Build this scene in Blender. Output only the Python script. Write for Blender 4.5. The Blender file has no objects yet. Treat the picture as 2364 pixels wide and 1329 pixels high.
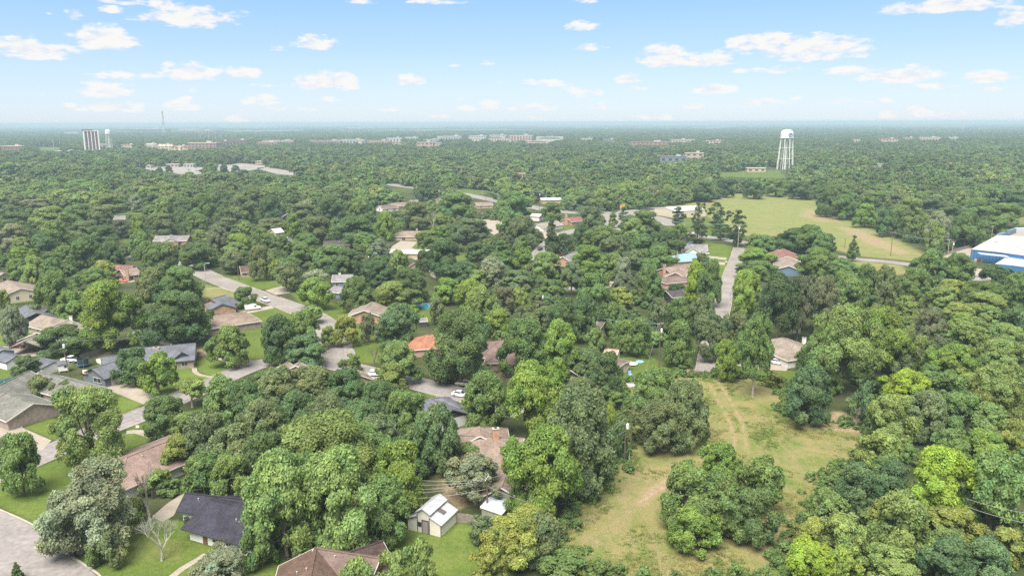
import bpy, math, random
import numpy as np
from mathutils import Vector, Matrix
sc = bpy.context.scene
COL = sc.collection
R_ = math.radians
random.seed(7)

# ------------------------------------------------------------------ camera
F_PX, W_PX, H_PX = 1800.0, 2364.0, 1329.0
CAM_H, PITCH, ROLL = 68.0, R_(11.98), R_(-0.17)
HAZE_TOP, HAZE_DENS = 72.0, 0.00018
cam = bpy.data.cameras.new('camera'); cam_o = bpy.data.objects.new('camera', cam); COL.objects.link(cam_o)
cam.sensor_width = 36.0; cam.lens = 36.0 * F_PX / W_PX
cam.clip_start = 1.0; cam.clip_end = 200000.0
CAM_M = Matrix.Translation((0, 0, CAM_H)) @ Matrix.Rotation(math.pi / 2 - PITCH, 4, 'X') @ Matrix.Rotation(ROLL, 4, 'Z')
cam_o.matrix_world = CAM_M
sc.camera = cam_o

# ------------------------------------------------------------------ exposure and render settings
sc.view_settings.view_transform = 'Standard'; sc.view_settings.look = 'None'
sc.view_settings.gamma = 1.0; sc.view_settings.use_curve_mapping = False
sc.view_settings.exposure = 1.62
cy = sc.cycles
cy.max_bounces = 5; cy.diffuse_bounces = 4; cy.glossy_bounces = 2; cy.transmission_bounces = 3
cy.volume_bounces = 1; cy.transparent_max_bounces = 4; cy.caustics_reflective = False; cy.caustics_refractive = False
cy.use_denoising = False; cy.sample_clamp_indirect = 6.0

# ------------------------------------------------------------------ helpers: photo pixel -> place on the ground
RM = np.array(CAM_M.to_3x3())
def ray(x, y):
    d = RM @ np.array([x - W_PX / 2, -(y - H_PX / 2), -F_PX]); return d / np.linalg.norm(d)
def P(x, y, z=0.0):
    d = ray(x, y); t = (z - CAM_H) / min(d[2], -1e-5)
    return Vector((d[0] * t, d[1] * t, z))
RMI = RM.T
def px(p):
    q = RMI @ (np.array([p[0], p[1], p[2] - CAM_H]))
    return W_PX / 2 - F_PX * q[0] / q[2], H_PX / 2 + F_PX * q[1] / q[2]
def pxn(x, y, z):
    q = RMI @ np.array([x, y, z - CAM_H])
    w = np.minimum(q[2], -1e-3)
    return W_PX / 2 - F_PX * q[0] / w, H_PX / 2 + F_PX * q[1] / w

# ------------------------------------------------------------------ world: daylight sky with cumulus
SUN_EL, SUN_AZ = 60.0, -158.0          # degrees; azimuth measured from the view direction, negative = left
w = bpy.data.worlds.new('World'); sc.world = w; w.use_nodes = True
nt = w.node_tree; nt.nodes.clear(); N = nt.nodes; LK = nt.links
def nd(t, **k):
    n = N.new(t)
    for a, b in k.items(): setattr(n, a, b)
    return n
def mth(op, a, b=None, clamp=False):
    n = nd('ShaderNodeMath', operation=op, use_clamp=clamp)
    for i, v in enumerate((a, b)):
        if v is None: continue
        if isinstance(v, (int, float)): n.inputs[i].default_value = v
        else: LK.new(v, n.inputs[i])
    return n.outputs[0]
out = nd('ShaderNodeOutputWorld'); bg = nd('ShaderNodeBackground'); LK.new(bg.outputs[0], out.inputs[0])
sky = nd('ShaderNodeTexSky', sky_type='NISHITA', sun_disc=False)
sky.sun_elevation = R_(SUN_EL); sky.sun_rotation = R_(SUN_AZ); sky.altitude = 100; sky.air_density = 1.0; sky.dust_density = 0.6; sky.ozone_density = 1.6
SKY_STRENGTH = 0.115
tc = nd('ShaderNodeTexCoord'); sep = nd('ShaderNodeSeparateXYZ'); LK.new(tc.outputs['Generated'], sep.inputs[0])
az = mth('ARCTAN2', sep.outputs[0], sep.outputs[1]); el = mth('ARCSINE', sep.outputs[2])
azd = mth('MULTIPLY', az, 57.29578); eld = mth('MULTIPLY', el, 57.29578)
# domain warp so that the cloud outlines are ragged
cb = nd('ShaderNodeCombineXYZ'); LK.new(mth('MULTIPLY', azd, 0.75), cb.inputs[0]); LK.new(mth('MULTIPLY', eld, 1.9), cb.inputs[1])
nz = nd('ShaderNodeTexNoise'); nz.inputs['Scale'].default_value = 1.0; nz.inputs['Detail'].default_value = 7; nz.inputs['Roughness'].default_value = 0.62
LK.new(cb.outputs[0], nz.inputs['Vector'])
nz2 = nd('ShaderNodeTexNoise'); nz2.inputs['Scale'].default_value = 0.42; nz2.inputs['Detail'].default_value = 3
LK.new(cb.outputs[0], nz2.inputs['Vector'])
noise = mth('ADD', mth('MULTIPLY', mth('SUBTRACT', nz.outputs[0], 0.5), 3.6), mth('MULTIPLY', mth('SUBTRACT', nz2.outputs[0], 0.5), 1.2))
# clouds seen in the photograph: centre x, centre y, half width, half height (photo pixels), density
CL = [(440,35,110,26,1),(505,42,50,14,.9),(380,10,45,12,.8),(175,32,32,14,.55),(258,22,34,10,.7),(300,42,26,7,.4),(290,4,60,8,.7),
 (246,90,72,24,1.15),(300,98,30,12,.8),(60,103,75,22,.95),(120,112,70,17,.9),(85,130,75,10,.8),(112,28,14,7,.4),
 (732,99,50,15,1.05),(635,111,24,8,.75),(300,172,92,15,.7),(440,166,80,20,.95),(565,168,52,15,.85),(750,187,78,20,1.05),(600,196,42,6,.5),
 (245,207,92,20,.72),(945,184,45,12,.9),(268,246,82,12,.95),(425,243,45,14,1.05),(162,242,22,8,.7),(605,230,48,12,.9),(762,228,30,9,.7),(670,250,75,8,.35),
 (548,275,30,8,.8),(900,252,30,7,.7),(1080,247,42,10,.45),(1050,150,20,5,.4),(1130,148,28,9,.6),(1068,226,24,6,.6),
 (1347,61,38,12,.95),(840,2,40,8,.8),(1010,3,70,8,.7),(1345,3,36,7,.8),(1360,108,50,11,.5),
 (1535,130,62,24,1.0),(1525,143,45,12,1.05),(1640,135,75,18,.85),(1740,98,70,22,.9),(1860,108,150,24,1.1),(1780,88,60,14,.9),(1900,128,110,14,.8),(1795,160,95,10,.75),(1960,163,75,14,.6),(2070,170,105,20,.95),(2275,176,70,15,.9),
 (2170,13,135,16,1.05),(2340,40,46,20,.95),(2165,197,62,9,.6),(2285,205,28,7,.6),(1652,205,48,12,1.0),(1450,180,28,11,1.05),(1262,190,68,11,.7),(1330,212,92,13,.55),(1470,204,32,8,.6),
 (1132,243,30,12,1.0),(1220,247,75,10,.7),(1385,246,22,8,.9),(1600,242,28,9,.85),(1740,235,85,11,.7),(1935,232,60,8,.55),(2030,232,36,9,.85),(1840,226,24,6,.5),
 (2050,262,24,11,1.0),(2125,258,34,13,1.05),(2195,262,34,11,1.05),(1510,270,55,9,.7),(1240,272,60,6,.5),(1020,268,40,7,.4),(1160,190,22,5,.35),(2350,262,16,8,.6),(90,218,22,5,.4),(445,208,18,6,.5)]
field = None; shade = None
vec = nd('ShaderNodeCombineXYZ'); LK.new(azd, vec.inputs[0]); LK.new(eld, vec.inputs[1])
for (cx_, cy_, hw, hh, dn) in CL:
    d0 = ray(cx_, cy_); d1 = ray(cx_ + hw, cy_); d2 = ray(cx_, cy_ - hh)
    A = lambda d: (math.degrees(math.atan2(d[0], d[1])), math.degrees(math.asin(d[2])))
    a0, e0 = A(d0); e0 -= abs(A(d2)[1] - e0) * .35; sa = abs(A(d1)[0] - a0) * 1.12 + 1e-3; se = abs(A(d2)[1] - e0) * 1.15 + 1e-3
    mp = nd('ShaderNodeVectorMath', operation='MULTIPLY_ADD')
    LK.new(vec.outputs[0], mp.inputs[0]); mp.inputs[1].default_value = (1 / sa, 1 / se, 0); mp.inputs[2].default_value = (-a0 / sa, -e0 / se, 0)
    # flat base: below its centre a cloud ends about twice as soon as above it
    ng = nd('ShaderNodeVectorMath', operation='MULTIPLY'); LK.new(mp.outputs[0], ng.inputs[0]); ng.inputs[1].default_value = (-1, -1.9, 0)
    mxv = nd('ShaderNodeVectorMath', operation='MAXIMUM'); LK.new(mp.outputs[0], mxv.inputs[0]); LK.new(ng.outputs[0], mxv.inputs[1])
    dt = nd('ShaderNodeVectorMath', operation='DOT_PRODUCT'); LK.new(mxv.outputs[0], dt.inputs[0]); LK.new(mxv.outputs[0], dt.inputs[1])
    f = mth('SUBTRACT', dn * 1.05, dt.outputs['Value'])
    field = f if field is None else mth('MAXIMUM', field, f)
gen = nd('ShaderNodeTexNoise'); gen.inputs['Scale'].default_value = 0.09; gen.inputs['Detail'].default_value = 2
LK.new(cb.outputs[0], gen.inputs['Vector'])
# the sky goes on outside the frame: dense unseen cloud, thickened to lift the ambient light
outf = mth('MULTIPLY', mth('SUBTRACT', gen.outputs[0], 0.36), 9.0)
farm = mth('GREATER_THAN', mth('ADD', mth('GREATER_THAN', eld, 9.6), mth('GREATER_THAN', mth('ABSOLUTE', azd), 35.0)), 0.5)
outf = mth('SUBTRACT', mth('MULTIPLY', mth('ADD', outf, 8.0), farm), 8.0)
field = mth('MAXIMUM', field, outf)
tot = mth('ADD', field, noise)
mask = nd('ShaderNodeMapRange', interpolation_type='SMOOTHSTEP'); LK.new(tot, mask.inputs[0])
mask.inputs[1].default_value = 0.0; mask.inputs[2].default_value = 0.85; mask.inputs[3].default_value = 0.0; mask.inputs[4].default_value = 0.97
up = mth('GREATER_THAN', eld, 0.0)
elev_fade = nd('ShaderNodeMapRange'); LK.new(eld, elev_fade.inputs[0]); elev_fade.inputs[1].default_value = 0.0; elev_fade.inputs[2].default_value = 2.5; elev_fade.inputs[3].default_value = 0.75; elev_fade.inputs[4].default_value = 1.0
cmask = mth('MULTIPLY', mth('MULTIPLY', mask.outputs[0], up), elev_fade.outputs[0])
ccol = nd('ShaderNodeMix', data_type='RGBA'); sh = nd('ShaderNodeMapRange'); LK.new(sh.outputs[0], ccol.inputs[0])
LK.new(nz.outputs[0], sh.inputs[0]); sh.inputs[1].default_value = 0.36; sh.inputs[2].default_value = 0.54
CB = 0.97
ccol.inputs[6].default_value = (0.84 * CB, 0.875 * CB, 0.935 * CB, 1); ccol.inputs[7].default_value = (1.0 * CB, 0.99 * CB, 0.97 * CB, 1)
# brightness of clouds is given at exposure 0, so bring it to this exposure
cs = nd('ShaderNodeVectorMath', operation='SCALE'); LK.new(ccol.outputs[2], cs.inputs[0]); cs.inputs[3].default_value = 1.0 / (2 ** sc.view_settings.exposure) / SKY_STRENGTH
# tint of the clear sky: pale near the horizon, soft blue above
grad = nd('ShaderNodeValToRGB'); LK.new(mth('MULTIPLY', eld, 1 / 90.0), grad.inputs[0])
cr = grad.color_ramp; cr.elements[0].position = 0.0; cr.elements[0].color = (0.63, 0.73, 0.86, 1)
cr.elements[1].position = 1.0; cr.elements[1].color = (0.16, 0.34, 0.78, 1)
for pp, c in ((0.018, (0.53, 0.68, 0.88, 1)), (0.055, (0.37, 0.57, 0.88, 1)), (0.095, (0.25, 0.48, 0.89, 1)), (0.22, (0.20, 0.43, 0.86, 1))):
    e = cr.elements.new(pp); e.color = c
gs = nd('ShaderNodeVectorMath', operation='SCALE'); LK.new(grad.outputs[0], gs.inputs[0]); gs.inputs[3].default_value = 1.0 / (2 ** sc.view_settings.exposure) / SKY_STRENGTH
skm = nd('ShaderNodeMix', data_type='RGBA'); skm.inputs[0].default_value = 0.85
LK.new(sky.outputs[0], skm.inputs[6]); LK.new(gs.outputs[0], skm.inputs[7])
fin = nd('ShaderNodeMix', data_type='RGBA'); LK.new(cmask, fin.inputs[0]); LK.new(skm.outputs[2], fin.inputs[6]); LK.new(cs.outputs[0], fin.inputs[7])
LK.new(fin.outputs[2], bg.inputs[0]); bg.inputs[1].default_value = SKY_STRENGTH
w.cycles.sampling_method = 'MANUAL'; w.cycles.sample_map_resolution = 512

# ------------------------------------------------------------------ sun
sun = bpy.data.lights.new('sun', 'SUN'); sun.energy = 2.9; sun.angle = R_(42.0); sun.color = (1.0, 0.95, 0.86)
sun_o = bpy.data.objects.new('sun', sun); COL.objects.link(sun_o)
sd = Vector((math.sin(R_(SUN_AZ)) * math.cos(R_(SUN_EL)), math.cos(R_(SUN_AZ)) * math.cos(R_(SUN_EL)), math.sin(R_(SUN_EL))))
sun_o.rotation_euler = sd.to_track_quat('Z', 'Y').to_euler(); sun_o.location = (0, 0, 300)

# ------------------------------------------------------------------ materials
MATS = {}
def mat(name, col, rough=0.8, spec=0.3, metal=0.0, noise=0.0, scale=1.0, col2=None, bump=0.0, bscale=None, stretch=None, detail=4):
    if name in MATS: return MATS[name]
    m = bpy.data.materials.new(name); m.use_nodes = True; t = m.node_tree; b = t.nodes['Principled BSDF']
    b.inputs['Base Color'].default_value = (*col, 1); b.inputs['Roughness'].default_value = rough
    b.inputs['Specular IOR Level'].default_value = spec; b.inputs['Metallic'].default_value = metal
    m.diffuse_color = (*col, 1)
    if noise or col2 or bump:
        c = t.nodes.new('ShaderNodeTexCoord'); mpn = t.nodes.new('ShaderNodeMapping'); t.links.new(c.outputs['Object'], mpn.inputs[0])
        if stretch: mpn.inputs['Scale'].default_value = stretch
        n = t.nodes.new('ShaderNodeTexNoise'); n.inputs['Scale'].default_value = scale; n.inputs['Detail'].default_value = detail; n.inputs['Roughness'].default_value = 0.65
        t.links.new(mpn.outputs[0], n.inputs['Vector'])
        mx = t.nodes.new('ShaderNodeMix'); mx.data_type = 'RGBA'
        mr = t.nodes.new('ShaderNodeMapRange'); mr.inputs[1].default_value = 0.3; mr.inputs[2].default_value = 0.7
        t.links.new(n.outputs[0], mr.inputs[0]); t.links.new(mr.outputs[0], mx.inputs[0])
        k = noise or 0.2
        c2 = col2 or tuple(min(1, v * (1 + k)) for v in col); c1 = col if col2 else tuple(v * (1 - k) for v in col)
        mx.inputs[6].default_value = (*c1, 1); mx.inputs[7].default_value = (*c2, 1)
        n3 = t.nodes.new('ShaderNodeTexNoise'); n3.inputs['Scale'].default_value = scale * 9; n3.inputs['Detail'].default_value = 2
        t.links.new(mpn.outputs[0], n3.inputs['Vector'])
        mm = t.nodes.new('ShaderNodeMix'); mm.data_type = 'RGBA'; mm.blend_type = 'MULTIPLY'; mm.inputs[0].default_value = 1.0
        r3 = t.nodes.new('ShaderNodeMapRange'); r3.inputs[1].default_value = 0.3; r3.inputs[2].default_value = 0.7; r3.inputs[3].default_value = 1 - k * 0.8; r3.inputs[4].default_value = 1 + k * 0.6
        t.links.new(n3.outputs[0], r3.inputs[0]); t.links.new(mx.outputs[2], mm.inputs[6]); t.links.new(r3.outputs[0], mm.inputs[7])
        t.links.new(mm.outputs[2], b.inputs['Base Color'])
        if bump:
            bp = t.nodes.new('ShaderNodeBump'); bp.inputs['Strength'].default_value = bump; bp.inputs['Distance'].default_value = 0.1
            n2 = t.nodes.new('ShaderNodeTexNoise'); n2.inputs['Scale'].default_value = bscale or scale * 6; t.links.new(mpn.outputs[0], n2.inputs['Vector'])
            t.links.new(n2.outputs[0], bp.inputs['Height']); t.links.new(bp.outputs[0], b.inputs['Normal'])
    MATS[name] = m; return m

def brickmat(name, c1, c2, mortar=(0.3, 0.28, 0.25), sx=1.0):
    if name in MATS: return MATS[name]
    m = bpy.data.materials.new(name); m.use_nodes = True; t = m.node_tree; b = t.nodes['Principled BSDF']
    c = t.nodes.new('ShaderNodeTexCoord'); s = t.nodes.new('ShaderNodeSeparateXYZ'); t.links.new(c.outputs['Object'], s.inputs[0])
    a = t.nodes.new('ShaderNodeMath'); a.operation = 'ADD'; t.links.new(s.outputs[0], a.inputs[0]); t.links.new(s.outputs[1], a.inputs[1])
    cc = t.nodes.new('ShaderNodeCombineXYZ'); t.links.new(a.outputs[0], cc.inputs[0]); t.links.new(s.outputs[2], cc.inputs[1])
    k = t.nodes.new('ShaderNodeTexBrick'); k.inputs['Scale'].default_value = 4.5 * sx; k.inputs['Color1'].default_value = (*c1, 1); k.inputs['Color2'].default_value = (*c2, 1)
    k.inputs['Mortar'].default_value = (*mortar, 1); k.inputs['Mortar Size'].default_value = 0.03; t.links.new(cc.outputs[0], k.inputs['Vector'])
    n = t.nodes.new('ShaderNodeTexNoise'); n.inputs['Scale'].default_value = 1.3; t.links.new(c.outputs['Object'], n.inputs['Vector'])
    mm = t.nodes.new('ShaderNodeMix'); mm.data_type = 'RGBA'; mm.blend_type = 'MULTIPLY'; mm.inputs[0].default_value = 1.0
    r3 = t.nodes.new('ShaderNodeMapRange'); r3.inputs[1].default_value = 0.3; r3.inputs[2].default_value = 0.7; r3.inputs[3].default_value = 0.75; r3.inputs[4].default_value = 1.15
    t.links.new(n.outputs[0], r3.inputs[0]); t.links.new(k.outputs[0], mm.inputs[6]); t.links.new(r3.outputs[0], mm.inputs[7])
    t.links.new(mm.outputs[2], b.inputs['Base Color']); b.inputs['Roughness'].default_value = 0.85
    MATS[name] = m; return m

def shingles(name, col, var=0.34):
    return mat(name, col, rough=0.9, spec=0.15, noise=var, scale=0.35, bump=0.5, bscale=6, detail=6)

# ------------------------------------------------------------------ mesh helpers
class MB:
    """collects shapes and links them as ONE mesh object"""
    def __init__(s): s.v = []; s.f = []; s.m = []; s.mats = []
    def mi(s, m):
        if m not in s.mats: s.mats.append(m)
        return s.mats.index(m)
    def poly(s, pts, m):
        b = len(s.v); s.v += [tuple(p) for p in pts]; s.f.append(tuple(range(b, b + len(pts)))); s.m.append(s.mi(m))
    def prism(s, base, top, m):
        b = len(s.v); n = len(base); s.v += [tuple(p) for p in base] + [tuple(p) for p in top]; k = s.mi(m)
        s.f.append(tuple(range(b + n - 1, b - 1, -1))); s.m.append(k); s.f.append(tuple(range(b + n, b + 2 * n))); s.m.append(k)
        for i in range(n):
            j = (i + 1) % n; s.f.append((b + i, b + j, b + n + j, b + n + i)); s.m.append(k)
    def box(s, c, size, m, rot=0.0):
        ca, sa = math.cos(rot), math.sin(rot); hx, hy = size[0] / 2, size[1] / 2
        q = [(c[0] + x * ca - y * sa, c[1] + x * sa + y * ca) for x, y in ((-hx, -hy), (hx, -hy), (hx, hy), (-hx, hy))]
        s.prism([(a, b, c[2]) for a, b in q], [(a, b, c[2] + size[2]) for a, b in q], m)
    def beam(s, a, b, w, h, m):
        a = Vector(a); b = Vector(b); d = (b - a).normalized(); r = d.cross(Vector((0, 0, 1)))
        if r.length < 1e-3: r = Vector((1, 0, 0))
        r.normalize(); u = r.cross(d); r = r * w / 2; u = u * h / 2
        s.prism([a - r - u, a + r - u, a + r + u, a - r + u], [b - r - u, b + r - u, b + r + u, b - r + u], m)
    def tube(s, pts, rad, m, n=6):
        pts = [Vector(p) for p in pts]; k = s.mi(m); rings = []
        if isinstance(rad, (int, float)): rad = [rad] * len(pts)
        for i, p in enumerate(pts):
            d = (pts[min(i + 1, len(pts) - 1)] - pts[max(i - 1, 0)]).normalized()
            r = d.cross(Vector((0.02, 0.01, 1))); 
            if r.length < 1e-3: r = Vector((1, 0, 0))
            r.normalize(); u = r.cross(d); b = len(s.v)
            for j in range(n):
                a = 2 * math.pi * j / n; s.v.append(tuple(p + (r * math.cos(a) + u * math.sin(a)) * rad[i]))
            rings.append(b)
        for i in range(len(pts) - 1):
            for j in range(n):
                j2 = (j + 1) % n; s.f.append((rings[i] + j, rings[i] + j2, rings[i + 1] + j2, rings[i + 1] + j)); s.m.append(k)
        s.f.append(tuple(rings[0] + j for j in reversed(range(n)))); s.m.append(k); s.f.append(tuple(rings[-1] + j for j in range(n))); s.m.append(k)
    def lathe(s, c, prof, m, n=16):
        k = s.mi(m); rings = []
        for r, z in prof:
            b = len(s.v); rings.append(b)
            for j in range(n):
                a = 2 * math.pi * j / n; s.v.append((c[0] + r * math.cos(a), c[1] + r * math.sin(a), c[2] + z))
        for i in range(len(prof) - 1):
            for j in range(n):
                j2 = (j + 1) % n; s.f.append((rings[i] + j, rings[i] + j2, rings[i + 1] + j2, rings[i + 1] + j)); s.m.append(k)
        s.f.append(tuple(rings[0] + j for j in reversed(range(n)))); s.m.append(k); s.f.append(tuple(rings[-1] + j for j in range(n))); s.m.append(k)
    def build(s, name, parent=None, smooth=False):
        me = bpy.data.meshes.new(name); me.from_pydata(s.v, [], s.f)
        for m in s.mats: me.materials.append(m)
        me.polygons.foreach_set('material_index', s.m)
        if smooth: me.polygons.foreach_set('use_smooth', [True] * len(s.f))
        me.update(); o = bpy.data.objects.new(name, me); COL.objects.link(o)
        if parent: o.parent = parent
        return o
def tag(o, label=None, cat=None, group=None, kind=None):
    if label: o['label'] = label
    if cat: o['category'] = cat
    if group: o['group'] = group
    if kind: o['kind'] = kind
    return o
def empty(name, loc=(0, 0, 0), rz=0.0):
    o = bpy.data.objects.new(name, None); COL.objects.link(o); o.location = loc; o.rotation_euler = (0, 0, rz); o.empty_display_size = 0.5
    return o
def copy_tree(o, parent=None):
    c = o.copy(); COL.objects.link(c)
    if parent: c.parent = parent
    for ch in list(o.children): copy_tree(ch, c)
    return c
KEEP = []        # photo areas that show something open or built: no filler tree may cover them
KDEP = {}         # for things that stand up: only trees nearer than the thing can cover it
def keepbox(x0, y0, x1, y1, yb=None): KDEP[len(KEEP)] = P((x0 + x1) / 2, yb or y1).y; KEEP.append([(x0, y0), (x1, y0), (x1, y1), (x0, y1)])
MARK = []        # landmarks for describing where a tree stands: (x, y, words)
# ================================================================== ground: one sheet to the horizon
LAWN = [  # photo outlines of mown lawns, brightness of green
 ([(0,1095),(90,1075),(150,1055),(260,1008),(300,995),(360,1012),(285,1045),(210,1080),(160,1130),(105,1205),(72,1208),(0,1168),(-60,1150),(-60,1110)],1.0),
 ([(135,1255),(195,1262),(260,1195),(330,1195),(430,1200),(445,1240),(560,1290),(640,1290),(660,1340),(235,1340),(180,1290)],.85),
 ([(54,986),(118,962),(165,985),(145,1015),(119,1014)],1.0), ([(243,905),(262,903),(338,930),(262,963),(225,958),(225,925)],1.05),
 ([(318,882),(395,850),(440,848),(455,862),(500,873),(430,900),(345,915),(318,905)],1.1), ([(447,836),(480,822),(543,850),(487,868),(460,858)],1.15),
 ([(290,996),(300,985),(345,972),(400,990),(440,950),(480,930),(500,910),(520,900),(500,960),(400,1010),(340,1005)],.95),
 ([(545,690),(590,712),(650,705),(700,722),(760,695),(850,730),(930,770),(900,840),(830,838),(770,818),(690,790),(620,830),(590,833),(555,830),(530,790),(545,740)],.8),
 ([(505,632),(640,640),(665,665),(600,668),(520,645)],.85), ([(660,668),(760,690),(760,720),(690,700)],.8),
 ([(870,1255),(930,1222),(1060,1205),(1130,1215),(1200,1260),(1180,1345),(870,1345)],1.1), ([(560,1330),(600,1290),(660,1290),(655,1345)],.9),
 ([(1385,820),(1480,812),(1530,835),(1600,862),(1540,885),(1440,885),(1420,860)],.85), ([(1680,845),(1765,852),(1840,855),(1850,890),(1760,885),(1700,868)],.75),
 ([(1625,560),(1692,565),(1682,640),(1655,640),(1640,612),(1600,600)],.95), ([(955,880),(1050,908),(1070,925),(985,918)],.9), ([(1040,938),(1078,930),(1062,965)],1.0),
 ([(10,692),(82,680),(84,694),(10,705)],.9), ([(-20,770),(75,750),(70,792),(-20,800)],1.1), ([(85,806),(180,828),(150,862),(60,852),(90,822)],.8), ([(-20,850),(50,850),(32,872),(-20,880)],.8),
 ([(265,484),(330,484),(330,496),(262,494)],.8), ([(1060,436),(1128,438),(1122,450),(1066,446)],.8), ([(1655,394),(1800,392),(1820,412),(1655,408)],.75),
 ([(285,545),(300,550),(300,570),(282,560)],.8), ([(930,535),(1000,520),(1000,545),(965,560)],.8), ([(938,562),(975,556),(985,575),(940,575)],1.0), ([(1300,515),(1330,520),(1310,545),(1290,540)],.8),
 ([(780,560),(800,560),(800,575),(770,575)],.6), ([(960,700),(1010,690),(1000,745),(960,740)],.8), ([(1040,590),(1080,585),(1085,600),(1040,605)],.8),
 ([(2300,650),(2364,640),(2400,660),(2320,665)],.8), ([(205,850),(250,830),(262,850),(200,870)],.9), ([(870,438),(960,430),(980,440),(900,446)],.5),
 ([(1400,500),(1450,492),(1530,500),(1525,530),(1440,545)],.7), ([(1530,505),(1620,500),(1700,520),(1640,545),(1540,540)],.7), ([(1430,595),(1500,590),(1540,610),(1480,640)],.4), ([(1280,640),(1350,655),(1340,680),(1280,675)],.5),
 ([(925,478),(950,475),(955,485),(920,488)],.8), ([(88,338),(142,338),(138,347),(92,347)],.8), ([(460,652),(470,640),(480,655)],.8), ([(540,545),(560,540),(570,560),(540,560)],.5)]
MEADOW = [([(1480,872),(1600,866),(1700,868),(1800,882),(1812,960),(1900,968),(2012,990),(1995,1060),(1900,1110),(1872,1180),(1805,1260),(1800,1345),(1310,1345),(1290,1250),(1330,1165),(1430,1085),(1450,1000),(1440,930),(1420,895)],1.0),
 ([(1500,480),(1640,462),(1700,447),(1790,445),(1880,458),(1900,490),(1990,520),(2080,558),(2140,590),(2110,603),(1990,592),(1900,570),(1800,545),(1720,545),(1620,495)],.85),
 ([(1950,598),(2080,612),(2100,630),(2040,640),(1960,632)],.9), ([(468,655),(552,672),(540,702),(470,685)],.8), ([(-20,404),(37,405),(35,416),(-20,418)],1.0), ([(92,420),(112,418),(110,432),(95,432)],1.0),
 ([(240,1225),(330,1215),(440,1250),(420,1300),(240,1300)],.35), ([(2300,505),(2400,495),(2400,515),(2310,525)],.5), ([(0,1180),(60,1200),(95,1195),(60,1165)],.3), ([(960,1228),(1060,1225),(1120,1270),(1050,1329),(960,1310)],.25)]
DIRT = [([(1868,968),(1935,950),(2008,985),(1990,998),(1905,990)],1.5), ([(1010,1100),(1110,1075),(1130,1150),(1060,1180),(1005,1150)],.8), ([(1340,1270),(1350,1235),(1420,1225),(1405,1262)],.6),
 ([(1330,1158),(1345,1140),(1375,1150),(1350,1168)],.9), ([(1960,905),(1985,900),(2005,965),(1965,960)],.6), ([(1100,865),(1200,850),(1260,870),(1100,885)],.8), ([(230,780),(300,790),(290,815),(210,820)],.5), ([(100,795),(230,800),(180,830),(120,815)],.35),
 ([(1925,520),(1995,530),(2110,585),(2080,590),(1990,560)],.8), ([(1860,478),(1900,490),(1960,510),(1900,515),(1840,500)],.7), ([(1545,486),(1640,462),(1700,448),(1690,455),(1620,475)],.7),
 ([(1540,495),(1620,500),(1700,530),(1790,548),(1560,550)],.15), ([(260,1190),(330,1180),(330,1200),(260,1215)],.6), ([(1640,858),(1660,850),(1700,870),(1650,880)],.6), ([(1430,915),(1450,905),(1462,935),(1440,940)],.8),
 ([(1010,1040),(1050,1060),(1040,1100),(1000,1100)],.9), ([(455,790),(485,800),(480,830),(450,815)],.8), ([(980,860),(1120,870),(1110,885),(1050,880)],.7), ([(1560,850),(1610,845),(1615,862),(1570,868)],.7)]
TRACK = [([(1637,885),(1662,930),(1685,975),(1695,1010),(1692,1040)],.5,.85), ([(1658,880),(1688,928),(1712,975),(1720,1005),(1718,1030)],.5,.9), ([(1695,1010),(1730,1040),(1790,1060),(1860,1020)],3.,.35),
 ([(1540,1112),(1510,1132),(1480,1156)],1.9,1.0), ([(1480,1156),(1430,1200),(1380,1245),(1330,1275)],3.2,.45), ([(1600,1040),(1540,1110)],3.,.3), ([(1455,1230),(1475,1290),(1490,1345)],1.3,.4), ([(1500,1235),(1530,1290),(1550,1345)],1.3,.4),
 ([(1735,1090),(1850,1040),(1990,1020)],4.0,.35), ([(1820,900),(1850,980),(1830,1100),(1760,1290)],4.0,.35), ([(1700,880),(1790,925),(1880,985),(1920,1050)],3.,.35), ([(1420,1110),(1500,1085),(1600,1060)],5.,.4), ([(1340,1210),(1430,1150),(1500,1110)],5.,.45)]
GN_ANG = np.concatenate([np.arange(-180, -46, 6.0), np.arange(-46, 46.01, 0.27), np.arange(52, 180, 6.0)])
rr = [25.0]
while rr[-1] < 70.0: rr.append(rr[-1] + 4)
while rr[-1] < 120000: rr.append(rr[-1] * (1.0052 if rr[-1] < 700 else 1.012 if rr[-1] < 3000 else 1.06))
rr = np.array(rr)
TH, RR = np.meshgrid(np.radians(GN_ANG), rr)
GX, GY = (np.sin(TH) * RR).ravel(), (np.cos(TH) * RR).ravel()
def seg_dist(X, Y, a, b):
    dx, dy = b[0] - a[0], b[1] - a[1]; L = dx * dx + dy * dy + 1e-9
    t = np.clip(((X - a[0]) * dx + (Y - a[1]) * dy) / L, 0, 1)
    return np.hypot(X - a[0] - t * dx, Y - a[1] - t * dy)
def in_poly(X, Y, pts):
    c = np.zeros(len(X), bool); n = len(pts)
    for i in range(n):
        x1, y1 = pts[i][0], pts[i][1]; x2, y2 = pts[(i + 1) % n][0], pts[(i + 1) % n][1]
        if y1 == y2: continue
        k = ((y1 > Y) != (y2 > Y)) & (X < (x2 - x1) * (Y - y1) / (y2 - y1) + x1); c ^= k
    return c
def soft(X, Y, pts, feather):
    """weight of a patch on the ground with a soft edge"""
    m = min(feather * 2, 60); xs = [p[0] for p in pts]; ys = [p[1] for p in pts]; w = np.zeros(len(X))
    k = np.where((X > min(xs) - m) & (X < max(xs) + m) & (Y > min(ys) - m) & (Y < max(ys) + m))[0]
    if not len(k): return w
    x, y = X[k], Y[k]; d = np.full(len(k), 1e9)
    for i in range(len(pts)): d = np.minimum(d, seg_dist(x, y, pts[i], pts[(i + 1) % len(pts)]))
    d = np.where(in_poly(x, y, pts), d, -d); w[k] = np.clip(0.5 + d / feather, 0, 1); return w
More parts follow.
